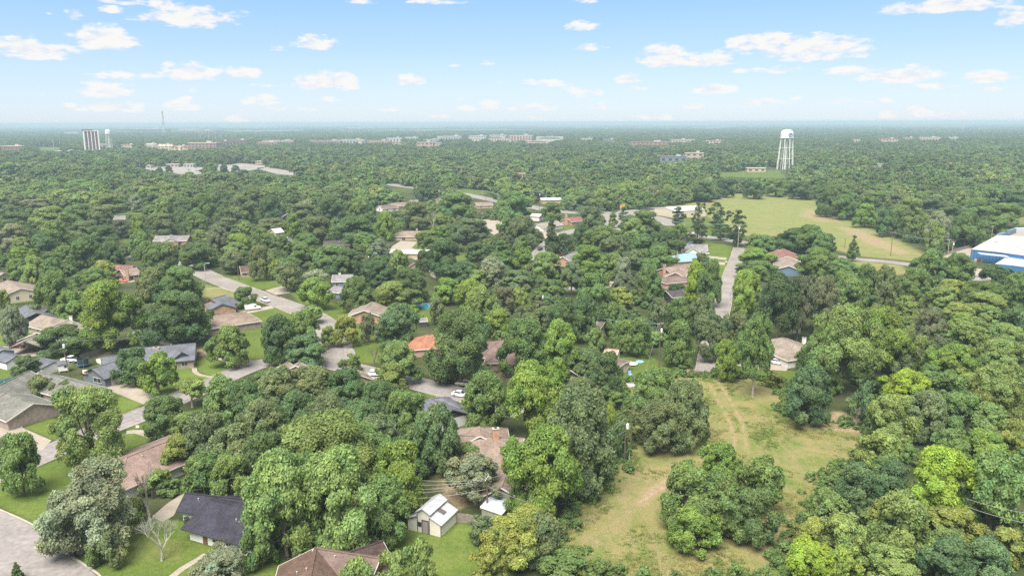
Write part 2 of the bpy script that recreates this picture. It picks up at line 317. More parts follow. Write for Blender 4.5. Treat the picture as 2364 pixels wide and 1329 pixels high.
wl, wm, wd = np.zeros(len(GX)), np.zeros(len(GX)), np.zeros(len(GX))
for pts, v in LAWN:
    g = [P(*p) for p in pts]; fe = 1.4 * max(1, g[0].y / 160); wl = np.maximum(wl, soft(GX, GY, g, fe) * v)
for pts, v in MEADOW:
    g = [P(*p) for p in pts]; fe = 3.0 * max(1, g[0].y / 200); wm = np.maximum(wm, soft(GX, GY, g, fe) * v)
for pts, v in DIRT:
    g = [P(*p) for p in pts]; wd = np.maximum(wd, soft(GX, GY, g, 4.0 * max(1, g[0].y / 250)) * v)
for pts, wdt, v in TRACK:
    g = [P(*p) for p in pts]
    for a, b in zip(g[:-1], g[1:]): wd = np.maximum(wd, np.clip(1.25 - seg_dist(GX, GY, a, b) / wdt, 0, 1) * v)
KEEP += [p for p, v in LAWN] + [p for p, v in MEADOW]
na, nr = len(GN_ANG), len(rr)
me = bpy.data.meshes.new('ground')
V = np.stack([GX, GY, np.zeros(len(GX))], 1).astype(np.float32)
V = np.vstack([V, [[0, 0, 0]]]).astype(np.float32)
i, j = np.meshgrid(np.arange(nr - 1), np.arange(na), indexing='ij'); j2 = (j + 1) % na
Q = np.stack([i * na + j, (i + 1) * na + j, (i + 1) * na + j2, i * na + j2], -1).reshape(-1, 4)[:, ::-1]
me.vertices.add(len(V)); me.vertices.foreach_set('co', V.ravel())
nq = len(Q); tri = np.array([[na * nr, jj, (jj + 1) % na] for jj in range(na)])[:, ::-1]
me.loops.add(nq * 4 + len(tri) * 3); me.loops.foreach_set('vertex_index', np.concatenate([Q.ravel(), tri.ravel()]).astype(np.int32))
me.polygons.add(nq + len(tri)); me.polygons.foreach_set('loop_start', np.concatenate([np.arange(nq) * 4, nq * 4 + np.arange(len(tri)) * 3]).astype(np.int32))
me.update(calc_edges=True)
at = me.attributes.new('patch', 'FLOAT_COLOR', 'POINT')
C4 = np.zeros((len(V), 4), np.float32); C4[:-1, 0] = wl; C4[:-1, 1] = wm; C4[:-1, 2] = wd; C4[:, 3] = 1
at.data.foreach_set('color', C4.ravel())
g_o = bpy.data.objects.new('ground', me); COL.objects.link(g_o); tag(g_o, 'grassy ground with lawns, mown meadow and bare patches reaching the horizon', kind='structure')
if me.polygons[0].normal.z < 0: me.flip_normals()
m = bpy.data.materials.new('ground'); m.use_nodes = True; t = m.node_tree; b = t.nodes['Principled BSDF']
def gn(tp, **k):
    n = t.nodes.new(tp)
    for a, v in k.items(): setattr(n, a, v)
    return n
geo = gn('ShaderNodeNewGeometry')
def gnoise(scale, detail=4, rough=0.6, st=None, dist=0.0):
    mp = gn('ShaderNodeMapping'); t.links.new(geo.outputs['Position'], mp.inputs[0]); mp.inputs['Scale'].default_value = st or (1, 1, 1)
    if st: mp.inputs['Rotation'].default_value = (0, 0, 0.55)
    n = gn('ShaderNodeTexNoise'); n.inputs['Scale'].default_value = scale; n.inputs['Detail'].default_value = detail; n.inputs['Roughness'].default_value = rough; n.inputs['Distortion'].default_value = dist
    t.links.new(mp.outputs[0], n.inputs['Vector']); return n.outputs[0]
def gmix(f, a, bb, blend='MIX'):
    x = gn('ShaderNodeMix', data_type='RGBA', blend_type=blend)
    for i, v in ((0, f), (6, a), (7, bb)):
        if hasattr(v, 'is_output'): t.links.new(v, x.inputs[i])
        elif isinstance(v, (int, float)): x.inputs[i].default_value = v
        else: x.inputs[i].default_value = (*v, 1)
    return x.outputs[2]
def gmap(v, a, bb, c=0.0, d=1.0, sm=False):
    x = gn('ShaderNodeMapRange')
    if sm: x.interpolation_type = 'SMOOTHSTEP'
    t.links.new(v, x.inputs[0])
    for i, q in enumerate((a, bb, c, d)): x.inputs[i + 1].default_value = q
    return x.outputs[0]
def gm(op, a, bb):
    x = gn('ShaderNodeMath', operation=op)
    for i, v in enumerate((a, bb)):
        if hasattr(v, 'is_output'): t.links.new(v, x.inputs[i])
        else: x.inputs[i].default_value = v
    return x.outputs[0]
atn = gn('ShaderNodeAttribute', attribute_name='patch'); sp = gn('ShaderNodeSeparateColor'); t.links.new(atn.outputs['Color'], sp.inputs[0])
n_big, n_mid, n_fine, n_grass = gnoise(0.012, 5), gnoise(0.11, 5, .65), gnoise(0.9, 4, .7), gnoise(3.5, 3, .7)
wild = gmix(gmap(n_mid, .35, .65), (0.040, 0.060, 0.018), (0.095, 0.105, 0.045))
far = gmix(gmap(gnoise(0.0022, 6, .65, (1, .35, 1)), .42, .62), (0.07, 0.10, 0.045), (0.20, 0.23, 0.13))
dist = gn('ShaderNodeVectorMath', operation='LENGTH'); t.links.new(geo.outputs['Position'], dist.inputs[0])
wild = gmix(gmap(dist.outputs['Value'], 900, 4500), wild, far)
lawn = gmix(gmap(n_mid, .3, .7), (0.062, 0.104, 0.017), (0.108, 0.146, 0.031))
lawn = gmix(gmap(n_fine, .42, .75, 0, .5), lawn, (0.165, 0.195, 0.05))
mead = gmix(gmap(gnoise(0.048, 7, .70, (1, 1, 1), 1.8), .36, .58), (0.098, 0.148, 0.030), (0.225, 0.195, 0.080))
mead = gmix(gmap(gnoise(0.5, 5, .7, (1, .18, 1), .8), .42, .70, 0, .75), mead, (0.265, 0.200, 0.110))
mead = gmix(gmap(n_fine, .35, .8, 0, .35), mead, (0.085, 0.135, 0.03))
dirt = gmix(gmap(n_fine, .3, .7), (0.205, 0.140, 0.085), (0.34, 0.265, 0.175))
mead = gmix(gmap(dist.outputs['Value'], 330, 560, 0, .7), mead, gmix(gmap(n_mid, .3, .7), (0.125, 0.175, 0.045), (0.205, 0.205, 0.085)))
brk = gmap(gm('ADD', gm('MULTIPLY', sp.outputs[0], 1.0), gm('MULTIPLY', gm('SUBTRACT', n_fine, .5), .35)), .25, .6, 0, 1)
col = gmix(brk, wild, lawn)
lb = gn('ShaderNodeVectorMath', operation='SCALE'); t.links.new(col, lb.inputs[0]); t.links.new(gmap(sp.outputs[0], .5, 1.15, .78, 1.12), lb.inputs[3])
col = gmix(gmap(gm('ADD', sp.outputs[1], gm('MULTIPLY', gm('SUBTRACT', n_fine, .5), .5)), .2, .65), lb.outputs[0], mead)
dm = gmap(gm('ADD', sp.outputs[2], gm('MULTIPLY', gm('SUBTRACT', gnoise(0.55, 5, .75), .5), 1.5)), .28, .95)
col = gmix(dm, col, dirt)
col = gmix(1.0, col, gmap(n_grass, .3, .7, .66, 1.28), 'MULTIPLY')
t.links.new(col, b.inputs['Base Color']); b.inputs['Roughness'].default_value = 0.95; b.inputs['Specular IOR Level'].default_value = 0.1
bp = gn('ShaderNodeBump'); bp.inputs['Strength'].default_value = 0.6; bp.inputs['Distance'].default_value = 0.25; t.links.new(gnoise(2.2, 4, .75), bp.inputs['Height']); t.links.new(bp.outputs[0], b.inputs['Normal'])
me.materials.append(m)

# ================================================================== roads, drives and paths: sheets a few mm over the ground
def asphalt(name, c, worn):
    m = mat(name, c, rough=0.9, spec=0.2, noise=0.22, scale=0.12, col2=worn, bump=0.2, detail=8); return m
M_ROAD = asphalt('asphalt_old', (0.175, 0.158, 0.145), (0.285, 0.258, 0.238))
M_ROAD2 = asphalt('asphalt_grey', (0.175, 0.160, 0.155), (0.275, 0.250, 0.240))
M_CONC = mat('concrete', (0.24, 0.205, 0.165), rough=.9, noise=.22, scale=.35, col2=(0.345, 0.30, 0.245), bump=.15)
M_KERB = mat('kerb_concrete', (0.36, 0.32, 0.27), rough=.9, noise=.2, scale=.8)
M_LOT = mat('car_park_surface', (0.19, 0.175, 0.16), rough=.9, noise=.3, scale=.03, col2=(0.29, 0.265, 0.24))
M_CRACK = mat('crack_filler', (0.10, 0.095, 0.09), rough=.7)
def poly_sheet(name, pts, m, z, label=None, keep=True, th=None):
    g = [P(*p) for p in pts]; mb = MB()
    a = sum(g[i].x * g[(i + 1) % len(g)].y - g[(i + 1) % len(g)].x * g[i].y for i in range(len(g)))
    if a < 0: g = g[::-1]
    mb.poly([(p.x, p.y, z) for p in g], m); o = mb.build(name); tag(o, label, kind='structure')
    if keep: KEEP.append(pts)
    return o
def smooth_line(pts, step=3.0):
    out = []; n = len(pts)
    for i in range(n - 1):
        p0, p1, p2, p3 = pts[max(i - 1, 0)], pts[i], pts[i + 1], pts[min(i + 2, n - 1)]
        k = max(2, int((p2 - p1).length / step))
        for q in range(k):
            s = q / k; out.append(0.5 * ((2 * p1) + (p2 - p0) * s + (2 * p0 - 5 * p1 + 4 * p2 - p3) * s * s + (3 * p1 - p0 - 3 * p2 + p3) * s ** 3))
    out.append(pts[-1]); return out
def ribbon(name, pxs, width, m, z, label=None, kerb=False, keep=True, gaps=(), cracks=0):
    c = smooth_line([P(*p) for p in pxs]); L, Rr = [], []
    for i, p in enumerate(c):
        d = (c[min(i + 1, len(c) - 1)] - c[max(i - 1, 0)]).normalized(); n = Vector((-d.y, d.x, 0)); L.append(p + n * width / 2); Rr.append(p - n * width / 2)
    mb = MB()
    for i in range(len(c) - 1): mb.poly([(*Rr[i].xy, z), (*Rr[i + 1].xy, z), (*L[i + 1].xy, z), (*L[i].xy, z)], m)
    o = mb.build(name); tag(o, label, kind='structure')
    if kerb:
        kb = MB()
        for side, sg in ((L, 1), (Rr, -1)):
            for i in range(len(c) - 1):
                mid = (side[i] + side[i + 1]) / 2; q = px(mid)
                if any(abs(q[0] - gx) < gw and abs(q[1] - gy) < gw for gx, gy, gw in gaps): continue
                d = (side[i + 1] - side[i]); d = d / max(d.length, 1e-6); n = Vector((-d.y, d.x, 0)) * sg
                a, b_ = side[i], side[i + 1]; w_ = n * 0.18
                base = [a, b_, b_ + w_, a + w_] if sg < 0 else [b_, a, a + w_, b_ + w_]
                kb.prism([(v.x, v.y, 0) for v in base], [(v.x, v.y, 0.13) for v in base], M_KERB)
        ko = kb.build('kerb'); tag(ko, 'concrete kerb along ' + (label or 'the street'), kind='structure')
    if cracks:
        ck = MB(); rnd = random.Random(len(c) * 7 + cracks)
        for _ in range(cracks):
            i = rnd.randrange(2, len(c) - 8) if len(c) > 12 else 1; s = rnd.uniform(.1, .9); ln = rnd.randint(3, 9) if rnd.random() < .5 else 0
            pts = []
            if ln:
                for q in range(i, min(i + ln, len(c))): pts.append(Rr[q].lerp(L[q], min(.97, max(.03, s + rnd.uniform(-.03, .03)))))
            else:
                k = 7
                for q in range(k): pts.append(Rr[i].lerp(L[i], q / (k - 1)) + Vector((rnd.uniform(-.2, .2), rnd.uniform(-.3, .3), 0)))
            for a, b_ in zip(pts[:-1], pts[1:]):
                d = b_ - a
                if d.length < 1e-3: continue
                n = Vector((-d.y, d.x, 0)).normalized() * 0.045
                ck.poly([(*(a - n).xy, z + .004), (*(b_ - n).xy, z + .004), (*(b_ + n).xy, z + .004), (*(a + n).xy, z + .004)], M_CRACK)
        co = ck.build('road_cracks'); tag(co, 'sealed cracks in the asphalt of ' + (label or 'the street'), kind='structure')
    if keep:
        q1 = [px(v) for v in L[::3] + [L[-1]]]; q2 = [px(v) for v in (Rr[::3] + [Rr[-1]])[::-1]]; KEEP.append(q1 + q2)
    return o
poly_sheet('road', [(-30,1166),(40,1196),(90,1222),(128,1252),(170,1290),(205,1312),(240,1345),(238,1420),(-80,1420)], M_ROAD2, 0.012, 'wide grey asphalt turning circle in the lower left corner')
kb = MB()
kp = smooth_line([P(*p) for p in [(-30,1166),(40,1196),(90,1222),(128,1252),(170,1290),(205,1312),(240,1345),(242,1400)]])
for a, b_ in zip(kp[:-1], kp[1:]):
    d = (b_ - a).normalized(); n = Vector((-d.y, d.x, 0)) * .35
    base = [a, b_, b_ + n, a + n]; kb.prism([(v.x, v.y, 0) for v in base], [(v.x, v.y, .14) for v in base], M_KERB)
tag(kb.build('kerb'), 'pale concrete kerb round the turning circle', kind='structure')
ribbon('road', [(-140,1150),(0,1092),(95,1052),(200,1005),(300,968),(400,925),(470,893),(540,862),(606,838),(680,828),(760,838),(860,862),(950,882),(1040,905),(1130,930),(1200,955)], 8.2, M_ROAD2, 0.010, 'residential street curving across the middle left', True, True, gaps=((102,1028,26),(350,915,30),(480,872,12),(380,958,22),(590,830,20),(1040,922,14),(770,826,26)), cracks=26)
ribbon('road', [(380,598),(440,618),(500,645),(560,668),(620,690),(680,712),(730,735),(765,770),(785,835)], 9.5, M_ROAD, 0.014, 'upper residential street running down to the crossing', True, True, gaps=((632,708,12),(640,672,14),(520,634,8),(655,668,14),(785,830,30)), cracks=26)
ribbon('road', [(380,598),(340,592),(300,590)], 7.0, M_ROAD, 0.011, 'end of the upper street beyond the red house', keep=True)
ribbon('road', [(1708,572),(1695,610),(1682,650),(1668,700),(1655,750),(1642,800),(1634,858)], 6.6, M_ROAD, 0.010, 'narrow patched lane leading down to the meadow', True, True, gaps=((1680,595,8),(1672,607,8),(1690,820,40)), cracks=22)
ribbon('road', [(1540,535),(1620,545),(1720,560),(1850,580),(1960,596),(2050,604),(2110,612),(2190,628),(2260,645),(2400,670)], 9.0, M_ROAD2, 0.012, 'asphalt road between the far field and the woods', keep=True)
ribbon('road', [(880,422),(930,430),(1000,438),(1060,446),(1130,460),(1230,478),(1310,490),(1420,492),(1500,500),(1560,520)], 15.0, M_ROAD2, 0.010, 'wide main road crossing between the trees', keep=True)
ribbon('road', [(1230,600),(1250,580),(1262,566),(1300,540),(1352,527),(1430,520)], 9.0, M_ROAD2, 0.014, 'side street behind the pyramid shaped tree', keep=True)
ribbon('road', [(1290,664),(1345,666),(1400,660)], 6.0, M_ROAD2, 0.012, 'bit of street between the middle trees', keep=False)
ribbon('path', [(398,850),(430,842),(447,846),(450,858),(465,866),(495,871)], 1.3, M_CONC, 0.016, 'winding pale front path of the slate roofed house')
ribbon('path', [(54,980),(95,966),(132,952)], 1.1, M_CONC, 0.016, 'narrow front path of the brick house')
ribbon('path', [(380,1345),(420,1312),(458,1290),(476,1278)], 1.2, M_CONC, 0.016, 'straight front path of the black roofed house')
ribbon('path', [(78,1206),(100,1203),(130,1228),(150,1250)], 1.3, M_CONC, 0.016, 'short walk beside the turning circle kerb')
ribbon('path', [(175,1278),(200,1262),(215,1240)], 1.6, M_CONC, 0.018, 'drive apron by the dustbin')
ribbon('path', [(472,668),(505,664),(530,670)], 1.0, M_CONC, 0.016, 'thin path across the yellowish lawn')
ribbon('path', [(555,757),(590,754),(615,752)], 1.0, M_CONC, 0.016, 'thin path in front of the tan hip roof')
ribbon('path', [(292,998),(320,996),(355,1008)], 2.2, M_CONC, 0.018, 'short drive beside the roadside signs')
D = lambda pts, lab, m=M_CONC, z=0.020, keep=True: poly_sheet('driveway', pts, m, z, lab, keep)
D([(-40,960),(25,972),(54,981),(52,987),(119,1016),(96,1040),(-40,998)], 'broad pale driveway of the brick house')
D([(241,889),(252,879),(284,876),(313,880),(317,895),(366,914),(352,930),(331,933),(290,916),(254,902)], 'stained fan shaped driveway of the slate house')
D([(-30,800),(30,798),(95,806),(92,820),(52,826),(-30,818)], 'pale concrete apron under the carport', z=0.022)
D([(540,722),(625,705),(634,711),(552,727)], 'driveway where the white van stands')
D([(612,670),(652,660),(690,664),(668,676),(636,681)], 'pale driveway off the upper street')
D([(350,1192),(388,1160),(420,1140),(440,1138),(415,1166),(400,1190),(376,1204)], 'tan patio beside the black roofed house')
D([(1696,842),(1760,832),(1822,845),(1815,856),(1740,851)], 'driveway before the carport with the white car')
D([(1630,590),(1678,595),(1676,600),(1630,595)], 'drive to the blue roofed house')
D([(1645,603),(1675,606),(1672,612),(1645,609)], 'drive to the red gabled house')
D([(2170,592),(2243,570),(2236,616),(2370,638),(2370,646),(2290,646),(2225,628),(2190,608)], 'concrete yard of the blue warehouse')
D([(2330,545),(2350,528),(2400,520),(2400,560)], 'storage yard behind the blue warehouse')
D([(895,575),(925,556),(965,558),(950,572),(985,585),(1010,600),(960,600)], 'round concrete drive between the trees')
D([(313,385),(350,384),(400,382),(466,384),(466,401),(450,403),(420,403),(395,398),(345,392),(313,388)], 'large shopping centre car park', m=M_LOT)
D([(505,379),(560,377),(612,382),(610,388),(560,396),(500,396)], 'second car park beside the trees', m=M_LOT)
D([(590,388),(620,386),(700,400),(690,406),(640,402)], 'pale parking strip', m=M_LOT)
D([(1425,487),(1530,478),(1540,496),(1430,494)], 'forecourt of the white metal building', m=M_ROAD2)
D([(1250,532),(1262,520),(1290,540),(1262,560)], 'pale drive near the dark cedar')
D([(1090,505),(1110,510),(1120,530),(1140,542),(1180,525),(1175,510)], 'pale yard seen under the trees')
D([(1270,612),(1300,600),(1335,592),(1290,590)], 'drive with the red car')
D([(330,590),(345,585),(345,600),(318,598)], 'drive with the black car')
D([(265,640),(300,634),(312,650),(270,655)], 'drive in front of the tan house')
D([(1400,650),(1450,640),(1460,650),(1410,662)], 'pale gravel between the middle trees', keep=False)
D([(590,832),(562,850),(545,845),(500,828),(470,815),(482,808),(540,824)], 'brown gravel drive by the corner tree', m=mat('gravel_brown', (0.25,0.20,0.155), noise=.3, scale=.5, col2=(.34,.28,.22)))
D([(1390,485),(1460,500),(1425,540),(1380,530)], 'asphalt corner by the yellow sign', m=M_ROAD2, keep=False)
# ================================================================== houses
M_TRIM = mat('white_trim', (0.68, 0.66, 0.62), rough=.6); M_TRIMD = mat('dark_trim', (0.05, 0.055, 0.06), rough=.6); M_TRIMB = mat('brown_trim', (0.14, 0.09, 0.06), rough=.7)
M_GLASS = mat('window_glass', (0.035, 0.045, 0.055), rough=.12, spec=.6); M_PIPE = mat('vent_metal', (0.62, 0.62, 0.62), rough=.4, metal=.4)
M_DOOR = mat('door_brown', (0.16, 0.08, 0.05)); M_GAR = mat('garage_panel', (0.62, 0.60, 0.55), rough=.6)
WALL = {'white': mat('wall_white', (0.66, 0.65, 0.62), noise=.08, scale=.7), 'cream': mat('wall_cream', (0.56, 0.49, 0.37), noise=.08, scale=.7), 'tan': mat('wall_tan', (0.42, 0.32, 0.22), noise=.12, scale=.7),
 'brick': brickmat('brick_red', (0.33, 0.12, 0.075), (0.25, 0.085, 0.06)), 'brickp': brickmat('brick_pale', (0.36, 0.27, 0.22), (0.28, 0.20, 0.165)), 'bricko': brickmat('brick_orange', (0.52, 0.27, 0.165), (0.44, 0.21, 0.125)),
 'pink': mat('wall_pink', (0.50, 0.32, 0.26), noise=.1), 'grey': mat('wall_grey', (0.155, 0.175, 0.185), noise=.12), 'blue': mat('wall_blue', (0.13, 0.19, 0.27), noise=.1), 'stone': brickmat('stone_tan', (0.42, 0.33, 0.22), (0.30, 0.24, 0.17), sx=.5),
 'green': mat('wall_sage', (0.26, 0.27, 0.21), noise=.15), 'wood': mat('wall_wood', (0.46, 0.27, 0.12), noise=.2, scale=1), 'dark': mat('wall_dark', (0.06, 0.055, 0.05), noise=.2)}
ROOF = {'slate': shingles('roof_slate', (0.120, 0.125, 0.145)), 'sage': shingles('roof_sage', (0.150, 0.148, 0.132)), 'tan': shingles('roof_tan', (0.225, 0.185, 0.155)), 'grey': shingles('roof_grey', (0.19, 0.18, 0.18)),
 'black': shingles('roof_black', (0.040, 0.038, 0.052), .35), 'brown': shingles('roof_brown', (0.11, 0.072, 0.056)), 'brownm': shingles('roof_brown_mid', (0.205, 0.145, 0.125)), 'brownl': shingles('roof_brown_pale', (0.150, 0.108, 0.094), .25), 'orange': shingles('roof_orange', (0.29, 0.135, 0.085)),
 'brownd': shingles('roof_brown_dark', (0.075, 0.05, 0.045), .4), 'taupe': shingles('roof_taupe', (0.215, 0.165, 0.135)), 'blue': mat('roof_blue', (0.20, 0.31, 0.40), rough=.45, noise=.1, scale=.4), 'pale': mat('roof_pale', (0.50, 0.49, 0.47), rough=.7, noise=.12, scale=.3),
 'white': mat('roof_white', (0.54, 0.53, 0.50), rough=.6, noise=.06, scale=.2), 'rust': mat('roof_rust', (0.33, 0.15, 0.11), rough=.7, noise=.3, scale=1.2, col2=(0.48, 0.36, 0.30)), 'dark': shingles('roof_dark', (0.07, 0.062, 0.06)), 'redbr': shingles('roof_redbrown', (0.20, 0.10, 0.085)),
 'sheet': mat('roof_sheet', (0.36, 0.39, 0.44), rough=.5, noise=.12, scale=.8), 'olive': shingles('roof_olive', (0.24, 0.215, 0.18))}
RIDGE = mat('ridge_cap', (0.20, 0.18, 0.16), rough=.9)
def wing(root, A, B, zr, roof, wall, W=None, eave=None, we=2.6, hip=(False, False), over=.45, trim=None, win=None, gablem=None, posts=False, frame=None):
    """one ridge with its roof planes and walls. A, B photo points of the ridge ends (A left); eave: photo point of the near eave"""
    a, b = P(*A, zr), P(*B, zr); u = (b - a); u.z = 0; L = u.length; u = u / L; v = Vector((u.y, -u.x, 0))   # v: to the right of A->B, toward the viewer
    if eave: e = P(*eave, we); hw = max(1.2, abs((e - a).dot(v)))
    else: hw = W / 2
    rz = math.atan2(u.y, u.x); trim = trim or M_TRIM; roofm, wallm = ROOF[roof], WALL[wall]
    slope = (zr - we) / hw; ho = hw + over; ze = zr - slope * ho
    lx0, lx1 = -(over if not hip[0] else 0), L + (over if not hip[1] else 0)
    h0 = ho * .95 if hip[0] else 0; h1 = ho * .95 if hip[1] else 0
    base = Vector((a.x, a.y, 0)); M = Matrix.Translation(base) @ Matrix.Rotation(rz, 4, 'Z')
    T = lambda x, y, z: M @ Vector((x, y, z))
    inv = root.matrix_world.inverted() if False else Matrix.Translation(-Vector(root.location))
    def LP(x, y, z): return inv @ T(x, y, z)
    rb = MB(); th = .16
    def plane(pts, m):
        top = [LP(*p) for p in pts]; bot = [LP(p[0], p[1], p[2] - th) for p in pts]; rb.prism(bot, top, m)
    x0, x1 = (0 if hip[0] else lx0), (L if hip[1] else lx1)
    plane([(x0, 0, zr), (lx0 - h0, -ho, ze), (lx1 + h1, -ho, ze), (x1, 0, zr)], roofm)
    plane([(x1, 0, zr), (lx1 + h1, ho, ze), (lx0 - h0, ho, ze), (x0, 0, zr)], roofm)
    if hip[0]: plane([(x0, 0, zr), (lx0 - h0, ho, ze), (lx0 - h0, -ho, ze)], roofm)
    if hip[1]: plane([(x1, 0, zr), (lx1 + h1, -ho, ze), (lx1 + h1, ho, ze)], roofm)
    ro = rb.build('roof', root)
    cap = MB(); cap.beam(LP(x0, 0, zr + .04), LP(x1, 0, zr + .04), .32, .08, roofm); 
    for k, (hx, hh) in ((0, (lx0 - h0, hip[0])), (1, (lx1 + h1, hip[1]))):
        if hh:
            for s in (-1, 1): cap.beam(LP((x0, x1)[k], 0, zr + .04), LP(hx, s * ho, ze + .04), .28, .07, roofm)
    cap.build('ridge_cap', ro)
    fb = MB()
    for s in (-1, 1):
        fb.beam(LP(lx0 - h0, s * (ho + .03), ze - .12), LP(lx1 + h1, s * (ho + .03), ze - .12), .06, .24, trim)
        if not hip[0]: fb.beam(LP(lx0 - .03, 0, zr - .10), LP(lx0 - .03, s * ho, ze - .10), .06, .24, trim)
        if not hip[1]: fb.beam(LP(lx1 + .03, 0, zr - .10), LP(lx1 + .03, s * ho, ze - .10), .06, .24, trim)
    for k, hh in ((0, hip[0]), (1, hip[1])):
        if hh: xx = (lx0 - h0 - .03, lx1 + h1 + .03)[k]; fb.beam(LP(xx, -ho, ze - .12), LP(xx, ho, ze - .12), .06, .24, trim)
    fb.build('fascia', ro)
    wx0 = -h0 + over if hip[0] else 0; wx1 = L + h1 - over if hip[1] else L
    zw = we - .12
    if not posts:
        wb = MB(); p = [(wx0, -hw), (wx1, -hw), (wx1, hw), (wx0, hw)]
        wb.prism([LP(*q, 0) for q in p], [LP(*q, zw) for q in p], wallm)
        for k, hh in ((0, hip[0]), (1, hip[1])):
            if not hh:
                xx = (wx0, wx1 - .12)[k]; gm_ = WALL[gablem] if gablem else wallm
                wb.prism([LP(xx, -hw + .02, zw), LP(xx + .12, -hw + .02, zw), LP(xx + .12, hw - .02, zw), LP(xx, hw - .02, zw)][:4], [LP(xx, -.03, zr - th - .1), LP(xx + .12, -.03, zr - th - .1), LP(xx + .12, .03, zr - th - .1), LP(xx, .03, zr - th - .1)], gm_)
        wo = wb.build('wall', root)
    else:
        for px_, py_ in ((.3, -hw + .2), (L * .5, -hw + .2), (L - .3, -hw + .2), (.3, hw - .2), (L - .3, hw - .2)):
            pb = MB(); q = LP(px_, py_, 0); pb.box((q.x, q.y, 0), (.16, .16, zw + .1), M_TRIMD, rz); pb.build('post', root)
    def opening(side, s, w_, h_, z_, what='window'):
        """side R/L: long sides, A/B: ends; s along it 0..1"""
        if side in 'RL': x = wx0 + (wx1 - wx0) * s; y = -hw if side == 'R' else hw; n = Vector((0, -1 if side == 'R' else 1, 0)); tdir = Vector((1, 0, 0))
        else: x = wx0 if side == 'A' else wx1; y = -hw + 2 * hw * s; n = Vector((-1 if side == 'A' else 1, 0, 0)); tdir = Vector((0, 1, 0))
        def q(t_, zz, o_): p_ = Vector((x, y, 0)) + tdir * t_ + n * o_; return LP(p_.x, p_.y, zz)
        fr = MB(); fm = frame or M_TRIM
        if what == 'window':
            for t0, t1, z0, z1 in ((-w_/2-.08, -w_/2, z_, z_+h_), (w_/2, w_/2+.08, z_, z_+h_), (-w_/2-.08, w_/2+.08, z_-.08, z_), (-w_/2-.08, w_/2+.08, z_+h_, z_+h_+.08), (-.03, .03, z_, z_+h_)):
                fr.prism([q(t0, z0, .0), q(t1, z0, .0), q(t1, z0, .07), q(t0, z0, .07)], [q(t0, z1, .0), q(t1, z1, .0), q(t1, z1, .07), q(t0, z1, .07)], fm)
            fo = fr.build('window', root)
            pn = MB(); pn.prism([q(-w_/2, z_, .005), q(w_/2, z_, .005), q(w_/2, z_, .03), q(-w_/2, z_, .03)], [q(-w_/2, z_+h_, .005), q(w_/2, z_+h_, .005), q(w_/2, z_+h_, .03), q(-w_/2, z_+h_, .03)], M_GLASS); pn.build('pane', fo)
        else:
            mm = M_GAR if what == 'garage_door' else M_DOOR
            n_ = 4 if what == 'garage_door' else 1
            for k in range(n_):
                z0 = z_ + k * h_ / n_; z1 = z0 + h_ / n_ - .04
                fr.prism([q(-w_/2, z0, 0), q(w_/2, z0, 0), q(w_/2, z0, .06), q(-w_/2, z0, .06)], [q(-w_/2, z1, 0), q(w_/2, z1, 0), q(w_/2, z1, .06), q(-w_/2, z1, .06)], mm)
            fr.build(what, root)
    if not posts:
        if win is None:
            win = [('R', (k + .5) / max(2, int(L / 4.5)), 1.5, 1.1, 1.0) for k in range(max(2, int(L / 4.5)))]
            if not hip[1]: win.append(('B', .5, 1.4, 1.1, 1.0))
            if not hip[0]: win.append(('A', .5, 1.4, 1.1, 1.0))
        for o_ in win: opening(*o_)
    return LP, L, hw, ze
def vents(root, LP, L, hw, zr, we, seed, n=2):
    rnd = random.Random(seed)
    for k in range(n):
        x, y = rnd.uniform(.2, .8) * L, rnd.choice([-1, 1, -1]) * rnd.uniform(.15, .6) * hw; z = zr - (zr - we) / hw * abs(y); p = LP(x, y, z)
        mb = MB(); mb.lathe((p.x, p.y, p.z - .1), [(.07, 0), (.07, .4), (.13, .42), (.13, .5)], M_PIPE, 8); mb.build('vent_pipe', root)
def chimney(root, x, y, zbase, ztop, w=1.0, m='brick', d=.8):
    """photo point of the chimney top centre at height ztop"""
    p = P(x, y, ztop) - Vector(root.location); mb = MB(); mb.box((p.x, p.y, 0.2), (w, d, ztop - .4), WALL[m], .2)
    c = mb.build('chimney', root); cb_ = MB(); cb_.box((p.x, p.y, ztop - .2), (w + .16, d + .16, .14), M_KERB, .2); cb_.box((p.x, p.y, ztop - .06), (w * .4, d * .5, .2), M_TRIMD, .2); cb_.build('chimney_cap', c)
def house(label, wings, cat='house', name='house', chim=(), box=None, mark=None, nv=2):
    A, B = wings[0][0], wings[0][1]; zr = wings[0][2]; c = (P(*A, zr) + P(*B, zr)) / 2
    root = empty(name, (c.x, c.y, 0)); tag(root, label, cat)
    for i, wg in enumerate(wings):
        kw = wg[5] if len(wg) > 5 else {}
        LP, L, hw, ze = wing(root, wg[0], wg[1], wg[2], wg[3], wg[4], **kw)
        if i < 2 and nv and not kw.get('posts'): vents(root, LP, L, hw, wg[2], kw.get('we', 2.6), i + len(label), nv)
    for ch in chim: chimney(root, *ch)
    if box: keepbox(*box)
    if mark: MARK.append((*mark,))
    return root
H_ = house
h = H_('long brick house with sage grey shingle roofs and a walled entry court', [
  ((-75, 924), (66, 856), 5.6, 'sage', 'brickp', dict(W=11.5, win=[('R', .3, 2, 1.3, 1)])),
  ((12, 906), (75, 929), 4.9, 'sage', 'brickp', dict(W=11.5, win=[('R', .5, 1.6, 1.1, .9)])),
  ((92, 858), (215, 890), 4.9, 'sage', 'brickp', dict(W=9.5, win=[]))], box=(-20, 850, 258, 972), mark=(110, 915, 'the sage roofed brick house'))
